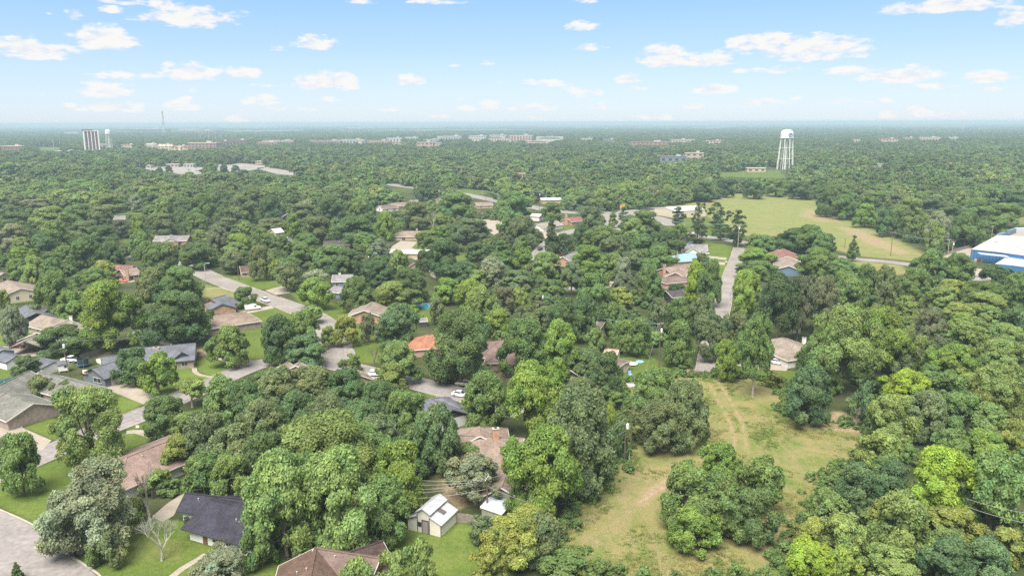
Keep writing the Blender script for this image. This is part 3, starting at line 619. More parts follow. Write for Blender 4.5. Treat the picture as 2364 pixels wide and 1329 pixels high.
mb = MB(); q0, q1 = P(98, 905), P(172, 912); o = Vector(h.location); mb.beam(Vector((q0.x, q0.y, 1.7)) - o, Vector((q1.x, q1.y, 1.7)) - o, .3, 3.4, WALL['cream']); mb.build('court_wall', h)
q0, q1 = P(35, 972), P(112, 952); mb = MB(); mb.beam(Vector((q0.x, q0.y, .55)) - o, Vector((q1.x, q1.y, .55)) - o, .35, 1.1, WALL['brickp']); mb.build('garden_wall', h)
h = H_('slate roofed grey house with stone front beside the winding path', [
  ((280, 806), (448, 792), 5.2, 'slate', 'stone', dict(W=15.5, trim=M_TRIMD, win=[('R', .72, 2.2, 1.9, .3), ('R', .88, 1.6, 1.1, .9)])),
  ((214, 849), (292, 826), 4.7, 'slate', 'grey', dict(W=9, trim=M_TRIMD, win=[('A', .35, 3.0, 1.2, .9), ('R', .3, 2.6, 2.1, .05, 'garage_door')])),
  ((418, 812), (395, 795), 4.6, 'slate', 'grey', dict(W=6, trim=M_TRIMD, win=[('A', .5, 3.4, 2.0, .2)])),
  ((236, 824), (282, 818), 3.6, 'slate', 'grey', dict(W=6, trim=M_TRIMD, we=2.5, win=[('R', .5, 3, 1.0, .9)]))], box=(190, 790, 472, 878), chim=[(360, 801, 0, 5.3, 1.6, 'tan', 1.0)], mark=(330, 835, 'the slate roofed grey house'))
H_('tan grey shingle house with an open carport over the red car', [
  ((88, 766), (160, 739), 5.2, 'olive', 'stone', dict(W=13, trim=M_TRIM)), ((98, 726), (168, 742), 4.9, 'tan', 'stone', dict(W=11, trim=M_TRIM)),
  ((57, 787), (88, 769), 4.4, 'olive', 'dark', dict(W=8.5, posts=True, trim=M_TRIMD))], box=(40, 724, 172, 812), chim=[(163, 728, 0, 5.8, .9, 'white', .8)], mark=(115, 765, 'the house with the carport'))
H_('dark grey roofed house with a brown gable behind the carport house', [((61, 704), (83, 722), 4.9, 'slate', 'brickp', dict(W=13, gablem='dark', trim=M_TRIMD)), ((70, 703), (112, 712), 4.6, 'slate', 'brickp', dict(W=9, trim=M_TRIMD))], box=(48, 698, 115, 745), mark=(80, 720, 'the dark grey roofed house'))
H_('cream walled house with tan gable roof and two small windows', [((18, 647), (47, 665), 5.4, 'tan', 'cream', dict(W=17, win=[('B', .42, 1.0, 1.3, 1.0), ('B', .68, 1.0, 1.3, 1.0)]))], box=(-20, 645, 86, 694), mark=(40, 670, 'the cream walled house'))
H_('small tan roof cut by the left edge above the cream house', [((-34, 624), (8, 629), 4.6, 'tan', 'cream', dict(W=10))], box=(-20, 620, 18, 648))
H_('red brick house with low gable beside the yellow tree', [((262, 611), (306, 612), 4.7, 'redbr', 'brick', dict(W=9, win=[('R', .5, 1.5, 1.1, 1)]))], box=(262, 604, 318, 618))
H_('tan roofed brick house with chimney and several parked cars', [((278, 621), (312, 617), 4.6, 'taupe', 'bricko', dict(W=12, win=[('R', .3, 3.0, 1.8, .2), ('R', .75, 1.4, 1.2, .9)]))], box=(266, 615, 322, 652), chim=[(292, 618, 0, 6.0, 1.2, 'bricko', .9)], mark=(292, 632, 'the tan house with parked cars'))
H_('blue slate roofed house with orange brick gable near the white van', [((487, 690), (520, 680), 4.9, 'slate', 'bricko', dict(W=12, trim=M_TRIMD, win=[])), ((503, 684), (513, 701), 4.4, 'slate', 'bricko', dict(W=9, gablem='tan', trim=M_TRIMD, win=[]))], box=(486, 676, 542, 722), mark=(514, 700, 'the blue slate roof'))
H_('tan hip roofed house behind the lawn path', [((500, 727), (535, 722), 4.8, 'taupe', 'brickp', dict(W=15, hip=(True, True), win=[]))], box=(500, 716, 558, 754), mark=(528, 736, 'the tan hip roof'))
H_('two storey blue grey house with white chimney', [((770, 634), (812, 633), 7.2, 'grey', 'blue', dict(W=9, we=5.4, win=[('R', .25, 1.2, 1.3, 3.4), ('R', .7, 1.2, 1.3, 3.4)])), ((775, 660), (800, 664), 3.8, 'grey', 'blue', dict(W=8))], box=(766, 628, 822, 675), chim=[(784, 629, 0, 8.0, .9, 'white', .8)], mark=(793, 645, 'the two storey blue house'))
H_('house with grey roof and peach brick gable trimmed in white', [((858, 697), (841, 715), 4.8, 'tan', 'bricko', dict(W=12, win=[], over=.6))], box=(800, 694, 870, 732), mark=(835, 712, 'the peach brick gable'))
H_('pinkish house with a bright orange hip roof', [((984, 773), (1012, 771), 5.0, 'orange', 'pink', dict(W=11.5, hip=(True, True), win=[]))], box=(965, 768, 1004, 818), mark=(984, 790, 'the orange roofed house'))
H_('brown hip roofed house half hidden between two big trees', [((1153, 785), (1190, 783), 5.2, 'brownl', 'tan', dict(W=14, hip=(True, False), win=[])), ((1158, 812), (1190, 812), 4.2, 'brownl', 'tan', dict(W=9, hip=(True, False), win=[]))], box=(1140, 780, 1168, 835))
H_('white walled house with dark slate roof near the white sedan', [((996, 919), (1043, 944), 4.7, 'slate', 'white', dict(W=9, gablem='dark', trim=M_TRIMD, win=[('B', .5, 1.6, 1.2, .9)])), ((985, 922), (1020, 916), 4.4, 'slate', 'white', dict(W=7, hip=(True, True), trim=M_TRIMD, win=[]))], box=(985, 915, 1062, 980), mark=(1020, 945, 'the slate roofed white house'))
H_('large grey brown hip roofed house with orange brick chimney', [((1056, 1004), (1205, 1011), 5.0, 'taupe', 'green', dict(W=10.5, hip=(True, False), win=[])), ((1106, 984), (1108, 1004), 5.4, 'taupe', 'green', dict(W=12, hip=(True, False), win=[])),
  ((1196, 1014), (1158, 1122), 4.8, 'taupe', 'green', dict(W=8, win=[('B', .3, 1.1, 1.2, 1.0), ('B', .72, 1.1, 1.2, 1.0)], frame=M_TRIMD))], box=(1066, 980, 1192, 1060), chim=[(1144, 987, 0, 7.2, 1.3, 'bricko', 1.0)], mark=(1130, 1020, 'the orange chimney'))
h = H_('white house with broad black shingle roof and front porch', [((436, 1138), (566, 1152), 4.1, 'black', 'white', dict(eave=(405, 1168), trim=M_TRIMD, win=[('R', .25, 1.4, 1.3, .8)], over=.7)),
  ((494, 1153), (640, 1190), 4.5, 'black', 'white', dict(eave=(436, 1212), trim=M_TRIMD, over=.9, win=[('R', .42, 1.4, 1.3, .8), ('R', .62, 1.2, 1.3, .8), ('A', .5, 1.8, 1.2, .9), ('R', .25, 1.0, 2.1, .05, 'door')]))], box=(405, 1135, 600, 1290), mark=(490, 1190, 'the black roofed white house'))
mb = MB(); p = P(458, 1233) - Vector(h.location); mb.lathe((p.x, p.y, 0), [(.14, 0), (.14, 2.7)], mat('post_green', (.05, .09, .06)), 10); mb.build('porch_post', h)
H_('brown roofed house at the bottom edge with one paler roof plane', [((731, 1265), (872, 1287), 5.0, 'brownl', 'brick', dict(W=10, win=[])), ((729, 1266), (712, 1352), 5.02, 'brown', 'brick', dict(W=10.5, win=[])),
  ((800, 1275), (878, 1250), 4.6, 'brownd', 'brick', dict(W=9, win=[], trim=M_PIPE))], box=(655, 1250, 882, 1329), mark=(770, 1290, 'the brown roofed house'))
H_('brown hip roofed house with white eaves behind the lawn', [((292, 1055), (386, 1018), 4.8, 'brownm', 'white', dict(W=14, hip=(True, True), win=[('R', .7, 2.2, 1.3, .8)], over=.6))], box=(203, 1012, 412, 1098), mark=(310, 1055, 'the brown hip roof'))
H_('red brick house with two gables and chimney beside the lane', [((1534, 618), (1596, 607), 4.8, 'taupe', 'brick', dict(W=12, win=[])), ((1566, 617), (1560, 628), 4.5, 'taupe', 'brick', dict(W=8, win=[], gablem='brick')), ((1545, 638), (1570, 636), 4.2, 'brownl', 'pink', dict(W=9, hip=(True, True)))], box=(1518, 602, 1600, 656), chim=[(1534, 610, 0, 6.8, 1.1, 'bricko', .9)], mark=(1558, 628, 'the red gabled house'))
H_('house with a pale blue metal hip roof and small chimney', [((1578, 585), (1596, 584), 5.0, 'blue', 'tan', dict(W=13, hip=(True, True), win=[]))], box=(1558, 580, 1606, 605), chim=[(1562, 581, 0, 6.2, 1.0, 'bricko', .8)], mark=(1582, 592, 'the blue roofed house'))
H_('grey roofed white house with a garage by the lane', [((1580, 563), (1631, 564), 4.8, 'grey', 'white', dict(W=10, win=[('R', .75, 4.6, 2.1, .05, 'garage_door')])), ((1588, 562), (1600, 572), 4.6, 'grey', 'white', dict(W=7, win=[]))], box=(1578, 558, 1636, 586), mark=(1608, 572, 'the white garage'))
H_('brown roofed house joined to a tan roofed blue gable', [((1808, 574), (1818, 591), 5.2, 'redbr', 'blue', dict(W=14, gablem='tan', win=[])), ((1818, 592), (1821, 613), 4.7, 'tan', 'blue', dict(W=12, win=[], gablem='blue'))], box=(1790, 570, 1850, 632), mark=(1820, 600, 'the blue gabled house'))
h = H_('grey hip roofed white house with an open carport', [((1806, 779), (1832, 789), 5.2, 'tan', 'white', dict(W=14.5, hip=(True, True), win=[])), ((1838, 790), (1862, 797), 4.0, 'tan', 'white', dict(W=7, hip=(False, True), win=[]))], box=(1770, 768, 1870, 856), chim=[(1857, 778, 0, 5.6, .9, 'white', .8)], mark=(1818, 805, 'the grey hip roof'))
mb = MB(); a, b = P(1776, 836), P(1816, 839); a2, b2 = a + (a - b).normalized().cross(Vector((0, 0, 1))) * .1, b; o = Vector(h.location); mb.beam(Vector((a.x, a.y - .15, 1.15)) - o, Vector((b.x, b.y - .15, 1.15)) - o, .1, 2.2, WALL['dark']); mb.build('carport_shade_panel', h)  # dark panel on the wall stands in for the shade inside the carport
H_('grey brown hip roofed house above the round drive', [((930, 533), (990, 533), 5.0, 'taupe', 'tan', dict(W=11, hip=(True, True), win=[('R', .25, 2, 1.8, .2), ('R', .6, 2, 1.8, .2), ('R', .85, 2, 1.8, .2)]))], box=(908, 529, 978, 558), chim=[(962, 527, 0, 6.0, 1.0, 'tan', .9)], mark=(942, 543, 'the house above the round drive'))
H_('low pale roofed house below the round drive', [((925, 576), (980, 576), 3.6, 'pale', 'tan', dict(W=11, hip=(True, True), win=[]))], box=(923, 570, 966, 594))
H_('small brown gabled house with cream wall under the round drive', [((930, 600), (955, 606), 4.6, 'brown', 'cream', dict(W=9, win=[]))], box=(938, 592, 960, 618))
H_('house with grey gable roof by the red car', [((1342, 574), (1300, 592), 4.9, 'grey', 'bricko', dict(W=9, win=[]))], box=(1290, 572, 1335, 606), mark=(1312, 590, 'the grey gable by the red car'))
H_('dark roofed house with tan wall under a spreading oak', [((748, 556), (802, 553), 4.9, 'dark', 'tan', dict(W=11, trim=M_TRIMB, win=[]))], box=(745, 550, 806, 574), mark=(775, 562, 'the dark roofed tan house'))
H_('grey roofed house with white gable and peach brick wall', [((362, 544), (436, 543), 4.8, 'grey', 'bricko', dict(W=11)), ((395, 541), (392, 549), 4.7, 'grey', 'bricko', dict(W=8, gablem='white', win=[]))], box=(352, 538, 440, 564), mark=(395, 552, 'the white gabled brick house'))
H_('orange brick house with brown hip roof beyond the trees', [((905, 469), (934, 466), 4.8, 'taupe', 'bricko', dict(W=11, hip=(True, True)))], box=(898, 464, 936, 486), mark=(915, 475, 'the orange brick house'))
H_('white fronted house with pinkish roof beside the orange brick house', [((876, 474), (900, 472), 4.8, 'brownl', 'white', dict(W=10, hip=(False, True)))], box=(868, 468, 904, 490))
H_('small grey house seen over the trees near the main road', [((948, 462), (962, 461), 4.6, 'grey', 'blue', dict(W=8))], box=(946, 458, 964, 470))
H_('brown house corner among the trees near the main road', [((1015, 456), (1034, 454), 5.0, 'brown', 'tan', dict(W=9))], box=(1012, 452, 1036, 472))
H_('grey brown roofed house just below the main road', [((1098, 467), (1134, 466), 4.6, 'taupe', 'tan', dict(W=11))], box=(1092, 462, 1134, 482), mark=(1114, 470, 'the low roof below the main road'))
H_('white walled house with tan roof left of the brown chimney', [((1240, 516), (1285, 509), 4.8, 'olive', 'white', dict(W=10, win=[('R', .3, 1.4, 1.6, .5), ('R', .5, 1.4, 1.6, .5)]))], box=(1240, 506, 1290, 534), mark=(1265, 518, 'the white walled tan house'))
H_('brown roofed brick house with tall chimney', [((1308, 503), (1340, 499), 4.8, 'redbr', 'bricko', dict(W=10))], box=(1302, 494, 1332, 520), chim=[(1307, 494, 0, 8.0, 1.5, 'bricko', 1.1)], mark=(1315, 505, 'the tall brick chimney'))
H_('white roofed shop building beside the main road', [((1248, 457), (1292, 456), 4.6, 'white', 'tan', dict(W=10, we=3.4, win=[]))], name='shop_building', cat='building', box=(1246, 452, 1294, 470), mark=(1270, 460, 'the white roofed shop'))
H_('small white roofed building partly behind trees', [((1230, 493), (1250, 494), 4.6, 'white', 'white', dict(W=8, we=3.4, win=[]))], name='shop_building', cat='building', box=(1228, 490, 1250, 512))
H_('red brown roofed house behind the dark pines', [((1585, 541), (1608, 541), 4.6, 'redbr', 'blue', dict(W=9))], box=(1584, 536, 1606, 560))
H_('white flat roofed outbuilding behind the dark pines', [((1588, 535), (1604, 535), 3.4, 'white', 'white', dict(W=6, we=3.0, win=[]))], name='outbuilding', cat='outbuilding', box=(1584, 533, 1604, 540))
H_('brown roofed house behind the utility pole and lawn', [((555, 614), (582, 612), 4.6, 'brown', 'tan', dict(W=9))], box=(552, 610, 578, 628))
H_('white roof showing in the middle of the tree canopy', [((650, 543), (664, 547), 4.8, 'white', 'white', dict(W=9, win=[]))], box=(648, 537, 672, 552), mark=(660, 545, 'the small white roof'))
H_('pale tan roof in a gap of the tree canopy', [((628, 528), (646, 526), 4.6, 'pale', 'tan', dict(W=8, win=[]))], box=(606, 524, 646, 532))
H_('dark slate roof behind the trees below the green clearing', [((655, 490), (664, 492), 5.2, 'slate', 'dark', dict(W=9))], box=(632, 488, 664, 504))
H_('grey roof beside the distant green clearing', [((264, 498), (288, 497), 4.6, 'grey', 'tan', dict(W=9))], box=(262, 494, 290, 506))
H_('tan gable peak rising over the live oak grove on the left', [((663, 836), (652, 842), 4.8, 'tan', 'tan', dict(W=9, win=[]))], box=(640, 838, 664, 852))
H_('tan gable peak rising over the live oak grove in the middle', [((690, 836), (684, 842), 4.8, 'tan', 'tan', dict(W=9, win=[]))], box=(668, 838, 694, 850))
H_('taupe roof peak over the live oak grove by the round bush', [((805, 848), (822, 862), 4.8, 'taupe', 'tan', dict(W=9, win=[]))], box=(799, 848, 824, 862))
H_('blackish garage under the trees by the lane', [((1540, 671), (1572, 668), 4.2, 'dark', 'dark', dict(W=8, win=[]))], name='garage', cat='garage', box=(1530, 672, 1572, 690))
H_('long white roofed metal building at the edge of the far field', [((1536, 479), (1604, 475), 6.6, 'white', 'cream', dict(W=26, we=5.2, win=[('R', .12, 6, 3.0, .3, 'garage_door')], over=.2))], name='metal_building', cat='building', box=(1522, 472, 1615, 502), mark=(1570, 487, 'the white metal building'))
H_('small tan flat roofed shed beside the play yard', [((1385, 824), (1441, 836), 3.2, 'brownl', 'cream', dict(W=6, we=2.8, win=[]))], name='shed', cat='shed', box=(1400, 822, 1445, 872), mark=(1425, 845, 'the tan shed'), nv=0)
H_('small white shed with rusty red roof', [((1398, 804), (1428, 807), 2.9, 'rust', 'white', dict(W=3.4, we=2.1, win=[('A', .5, 1.2, 1.8, .05, 'door')], over=.1))], name='shed', cat='shed', box=(1395, 800, 1431, 824), mark=(1412, 812, 'the rusty roofed shed'), nv=0)
H_('small dark shed on the lawn near the pool', [((968, 733), (984, 732), 2.9, 'grey', 'dark', dict(W=4, we=2.1, win=[], over=.15))], name='shed', cat='shed', box=(966, 728, 988, 752), nv=0)
H_('green walled shed with blue grey sheet metal roof', [((1131, 1148), (1177, 1163), 3.0, 'sheet', 'green', dict(eave=(1112, 1168), we=2.4, win=[], over=.15))], name='shed', cat='shed', box=(1110, 1140, 1186, 1190), mark=(1145, 1165, 'the metal roofed green shed'), nv=0)
H_('white garden shed with wooden side and dark roof', [((6, 813), (38, 821), 3.4, 'slate', 'white', dict(W=6, we=2.2, win=[], gablem='white', trim=M_TRIMD, over=.1))], name='shed', cat='shed', box=(-10, 810, 50, 850), mark=(24, 832, 'the white garden shed'), nv=0)
H_('low dark roofed white outbuilding by the playhouse', [((72, 828), (122, 836), 3.0, 'slate', 'white', dict(W=7, we=2.3, win=[], trim=M_TRIMD, over=.1))], name='outbuilding', cat='outbuilding', box=(72, 822, 127, 852), nv=0)
H_('dark roof corner at the left edge beside the driveway', [((-20, 797), (6, 805), 3.4, 'slate', 'blue', dict(W=6, we=2.4, win=[], over=.1))], name='outbuilding', cat='outbuilding', box=(-10, 795, 12, 812), nv=0)
H_('shaded house wall behind the dark oaks on the right', [((1820, 716), (1850, 718), 6.5, 'grey', 'stone', dict(W=9, we=4.6, win=[('R', .3, 1.2, 1.6, .5)]))], box=(1822, 718, 1850, 768))
H_('house of dark glass gable by the big tree clump', [((1296, 838), (1316, 828), 4.6, 'brownd', 'dark', dict(W=10, win=[]))], box=(1298, 824, 1312, 852))
H_('peach walled house end between middle trees', [((1382, 735), (1398, 738), 5.2, 'tan', 'cream', dict(W=8, win=[]))], box=(1384, 738, 1394, 760))
H_('white roof beside the slate house far left clearing', [((1010, 612), (1022, 618), 4.6, 'brownl', 'cream', dict(W=7, win=[]))], box=(1004, 622, 1020, 640))

# ------------------------------------------------------------------ white barn-like shed in the foreground
c0, cl_, cb_ = P(1018, 1239), P(942, 1221), P(1052, 1211)
ex = (cl_ - c0); Wd = ex.length; ex /= Wd; ey = Vector((0, 0, 1)).cross(ex); ey = -ey if ey.dot(cb_ - c0) < 0 else ey; Dp = 5.6
bs = empty('barn_shed', c0); tag(bs, 'white metal siding shed with raised middle roof and brown corner trim', 'shed'); keepbox(940, 1158, 1054, 1240); MARK.append((1000, 1205, 'the white barn shed'))
M_SID = mat('white_siding', (0.62, 0.60, 0.53), rough=.5, noise=.05); M_SHR = mat('sheet_metal_roof', (0.50, 0.51, 0.53), rough=.4, metal=.3, noise=.14, scale=.8); M_RST = mat('brown_metal_trim', (.085, .06, .05), rough=.6); M_SKYL = mat('rusty_skylight', (.11, .095, .09), rough=.5)
def Q(x, y, z): return ex * x + ey * y + Vector((0, 0, z))
x1, x2 = Wd * .34, Wd * .70
def fac(name, pts_front, y0, y1, m, parent=bs):
    mb = MB(); mb.prism([Q(x, y0, z) for x, z in pts_front], [Q(x, y1, z) for x, z in pts_front], m); return mb.build(name, parent)
fac('right_bay', [(0, 0), (x1, 0), (x1, 3.1), (0, 2.15)], 0, Dp, M_SID)
fac('centre_bay', [(x1, 0), (x2, 0), (x2, 3.7), ((x1 + x2) / 2, 4.35), (x1, 3.7)], .02, Dp - .02, M_SID)
fac('left_bay', [(x2, 0), (Wd, 0), (Wd, 2.2), (x2, 2.9)], 0, Dp, M_SID)
def roofsheet(xa, za, xb, zb, y0, y1, n=9):
    mb = MB(); mb.prism([Q(xa, y0, za), Q(xb, y0, zb), Q(xb, y1, zb), Q(xa, y1, za)], [Q(xa, y0, za + .07), Q(xb, y0, zb + .07), Q(xb, y1, zb + .07), Q(xa, y1, za + .07)], M_SHR)
    o_ = mb.build('roof', bs)
    for k in range(n + 1):
        y = y0 + (y1 - y0) * k / n; r = MB(); r.beam(Q(xa, y, za + .1), Q(xb, y, zb + .1), .05, .06, M_SHR); r.build('roof_rib', o_)
    return o_
r1 = roofsheet(-.25, 2.13, x1 - .02, 3.2, -.25, Dp + .2); roofsheet(x1 - .3, 3.6, (x1 + x2) / 2, 4.42, -.3, Dp + .25); roofsheet((x1 + x2) / 2, 4.42, x2 + .3, 3.6, -.3, Dp + .25); roofsheet(x2 + .02, 2.95, Wd + .25, 2.1, -.25, Dp + .2)
mb = MB(); mb.prism([Q(x1 * .35, Dp * .42, 2.82), Q(x1 * .35, Dp * .62, 2.82), Q(x1 * .88, Dp * .62, 3.22), Q(x1 * .88, Dp * .42, 3.22)], [Q(x1 * .35, Dp * .42, 2.87), Q(x1 * .35, Dp * .62, 2.87), Q(x1 * .88, Dp * .62, 3.27), Q(x1 * .88, Dp * .42, 3.27)], M_SKYL); mb.build('skylight', bs)
for xx, zz in ((-.02, 2.15), (x1, 3.0), (x2, 3.4), (Wd + .02, 2.2)):
    mb = MB(); mb.beam(Q(xx, -.04, 0), Q(xx, -.04, zz), .12, .1, M_RST); mb.build('corner_trim', bs)
for k in range(1, 16):
    mb = MB(); y = Dp * k / 16; mb.beam(Q(-.02, y, 0), Q(-.02, y, 2.1), .05, .03, M_SID); mb.build('siding_rib', bs)
for k in range(1, 6):
    mb = MB(); x = x1 * k / 6; mb.beam(Q(x, -.02, 0), Q(x, -.02, 2.15 + .9 * k / 6), .03, .05, M_SID); mb.build('siding_rib', bs)
mb = MB(); mb.prism([Q(x1 + .3, -.06, .1), Q(x1 + 1.35, -.06, .1), Q(x1 + 1.35, 0, .1), Q(x1 + .3, 0, .1)], [Q(x1 + .3, -.06, 2.3), Q(x1 + 1.35, -.06, 2.3), Q(x1 + 1.35, 0, 2.3), Q(x1 + .3, 0, 2.3)], mat('grey_door', (.27, .24, .24))); dr = mb.build('door', bs)
mb = MB()
for xa in (x1 + .2, x1 + 1.4): mb.beam(Q(xa, -.07, 0), Q(xa, -.07, 2.42), .12, .1, M_RST)
mb.beam(Q(x1 + .15, -.07, 2.4), Q(x1 + 1.46, -.07, 2.4), .1, .12, M_RST); mb.build('door_frame', dr)
mb = MB(); mb.prism([Q(x2 - .75, -.05, 1.1), Q(x2 - .1, -.05, 1.1), Q(x2 - .1, 0, 1.1), Q(x2 - .75, 0, 1.1)], [Q(x2 - .75, -.05, 1.9), Q(x2 - .1, -.05, 1.9), Q(x2 - .1, 0, 1.9), Q(x2 - .75, 0, 1.9)], M_GLASS); mb.build('window', bs)

# ------------------------------------------------------------------ blue warehouse on the right
def blockhouse(name, label, pts, h, wall, roofm, cat='building', parapet=.4, box=None, mark=None):
    g = [P(*p) for p in pts]; o = sum(g, Vector()) / len(g); root = empty(name, o); tag(root, label, cat); g = [p - o for p in g]
    a = sum(g[i].x * g[(i + 1) % len(g)].y - g[(i + 1) % len(g)].x * g[i].y for i in range(len(g)))
    if a < 0: g = g[::-1]
    mb = MB(); mb.prism([(p.x, p.y, 0) for p in g], [(p.x, p.y, h) for p in g], wall); mb.build('wall', root)
    mb = MB(); mb.prism([(p.x * 1.01, p.y * 1.01, h + .01) for p in g], [(p.x * 1.01, p.y * 1.01, h + .2) for p in g], roofm); mb.build('roof', root)
    if box: keepbox(*box)
    if mark: MARK.append(mark)
    return root, g
M_BLUE = mat('blue_cladding', (0.055, 0.155, 0.34), rough=.5, noise=.06); M_BLUER = mat('pale_metal_roof', (0.36, 0.40, 0.47), rough=.5, noise=.06, scale=.3); M_WR = mat('white_membrane_roof', (0.42, 0.41, 0.39), rough=.7, noise=.06, scale=.1)
wh, g = blockhouse('warehouse', 'blue clad warehouse with broad white flat roof', [(2240, 601), (2296, 607), (2440, 628), (2440, 575), (2300, 566)], 5.5, M_BLUE, M_WR, 'warehouse', box=(2240, 550, 2364, 606), mark=(2310, 575, 'the blue warehouse'))
for k in range(26):
    a = P(2240, 601) - Vector(wh.location); b = P(2440, 628) - Vector(wh.location); p = a.lerp(b, k / 26); mb = MB(); mb.box((p.x, p.y - .05, 0), (.12, .1, 5.4), M_BLUE); mb.build('cladding_rib', wh)
for (x, y, s) in ((2306, 560, 3), (2350, 571, .6), (2338, 566, .5)):
    p = P(x, y, 5.7) - Vector(wh.location); mb = MB(); mb.box((p.x, p.y, 5.7), (s, s, .5), mat('roof_unit', (.35, .36, .38))); mb.build('roof_unit', wh)
mb = MB(); a, b = P(2263, 587, 4.2) - Vector(wh.location), P(2330, 594, 4.2) - Vector(wh.location); mb.prism([(a.x, a.y - .3, 4.2), (b.x, b.y - .3, 4.2), (b.x, b.y + 3, 4.6), (a.x, a.y + 3, 4.6)], [(a.x, a.y - .3, 4.35), (b.x, b.y - .3, 4.35), (b.x, b.y + 3, 4.75), (a.x, a.y + 3, 4.75)], M_BLUER); mb.build('canopy', wh)
an, g = blockhouse('warehouse', 'lower blue building with pale metal roof in front of the warehouse', [(2296, 627), (2335, 631), (2470, 650), (2470, 622), (2330, 606)], 3.6, mat('blue_cladding_dark', (0.03, 0.14, 0.30), rough=.5, noise=.06), M_BLUER, 'warehouse', box=(2294, 590, 2364, 648))
mb = MB(); p = P(2345, 634, 1.0) - Vector(an.location); mb.box((p.x, p.y - .1, .1), (1, .1, 2.1), M_TRIM); mb.build('door', an)
def container(x, y, L, rz, label, m):
    p = P(x, y); r = empty('shipping_container', p, rz); tag(r, label, 'container', 'shipping containers behind the warehouse')
    mb = MB(); mb.box((0, 0, .1), (L, 2.5, 2.6), m); mb.build('body', r)
    for k in range(int(L / .8)):
        mb = MB(); mb.box((-L / 2 + .4 + k * .8, -1.28, .2), (.3, .06, 2.4), m); mb.build('side_rib', r)
    mb = MB(); mb.box((L / 2 + .03, 0, .2), (.06, 2.3, 2.4), M_TRIMD); mb.build('door', r)
M_CONT = mat('container_blue', (.13, .19, .25), rough=.6, noise=.15)
container(2312, 548, 12, .75, 'long grey blue container nearest the white roof', M_CONT); container(2333, 540, 12, .75, 'grey blue container behind the first one', M_CONT); container(2356, 536, 8, .1, 'white and blue container end at the right edge', mat('container_pale', (.4, .45, .5)))
keepbox(2298, 524, 2364, 552)
M_BARK = mat('bark', (0.13, 0.105, 0.08), rough=.95, noise=.3, scale=2.0, bump=.6)
M_BARKL = mat('bark_pale', (0.30, 0.27, 0.23), rough=.95, noise=.25, scale=2.0, bump=.6)
M_LICHEN = mat('twigs_lichen', (0.30, 0.31, 0.25), rough=.95, noise=.25, scale=2.0)

# ================================================================== vehicles
M_TYRE = mat('tyre', (.02, .02, .02), rough=.8); M_RIM = mat('rim', (.45, .45, .46), rough=.35, metal=.6); M_LAMP = mat('headlight', (.75, .75, .72), rough=.2); M_TAIL = mat('taillight', (.35, .02, .02), rough=.3)
PAINT = {}
def paint(n, c):
    if n not in PAINT: PAINT[n] = mat('paint_' + n, c, rough=.28, spec=.5)
    return PAINT[n]
def loft(root, name, secs, m, z0=0):
    """secs: list of (x, half width, z bottom, z top, top half width)"""
    mb = MB(); k = mb.mi(m); n = 8
    for (x, hw, zb, zt, tw) in secs:
        zm = zb + (zt - zb) * .62
        mb.v += [(x, -hw * .94, zb), (x, -hw, zb + .12), (x, -hw, zm), (x, -tw, zt), (x, tw, zt), (x, hw, zm), (x, hw, zb + .12), (x, hw * .94, zb)]
    for i in range(len(secs) - 1):
        for j in range(n):
            j2 = (j + 1) % n; mb.f.append((i * n + j, i * n + j2, (i + 1) * n + j2, (i + 1) * n + j)); mb.m.append(k)
    mb.f.append(tuple(range(n))); mb.m.append(k); mb.f.append(tuple((len(secs) - 1) * n + j for j in reversed(range(n)))); mb.m.append(k)
    o = mb.build(name, root); return o
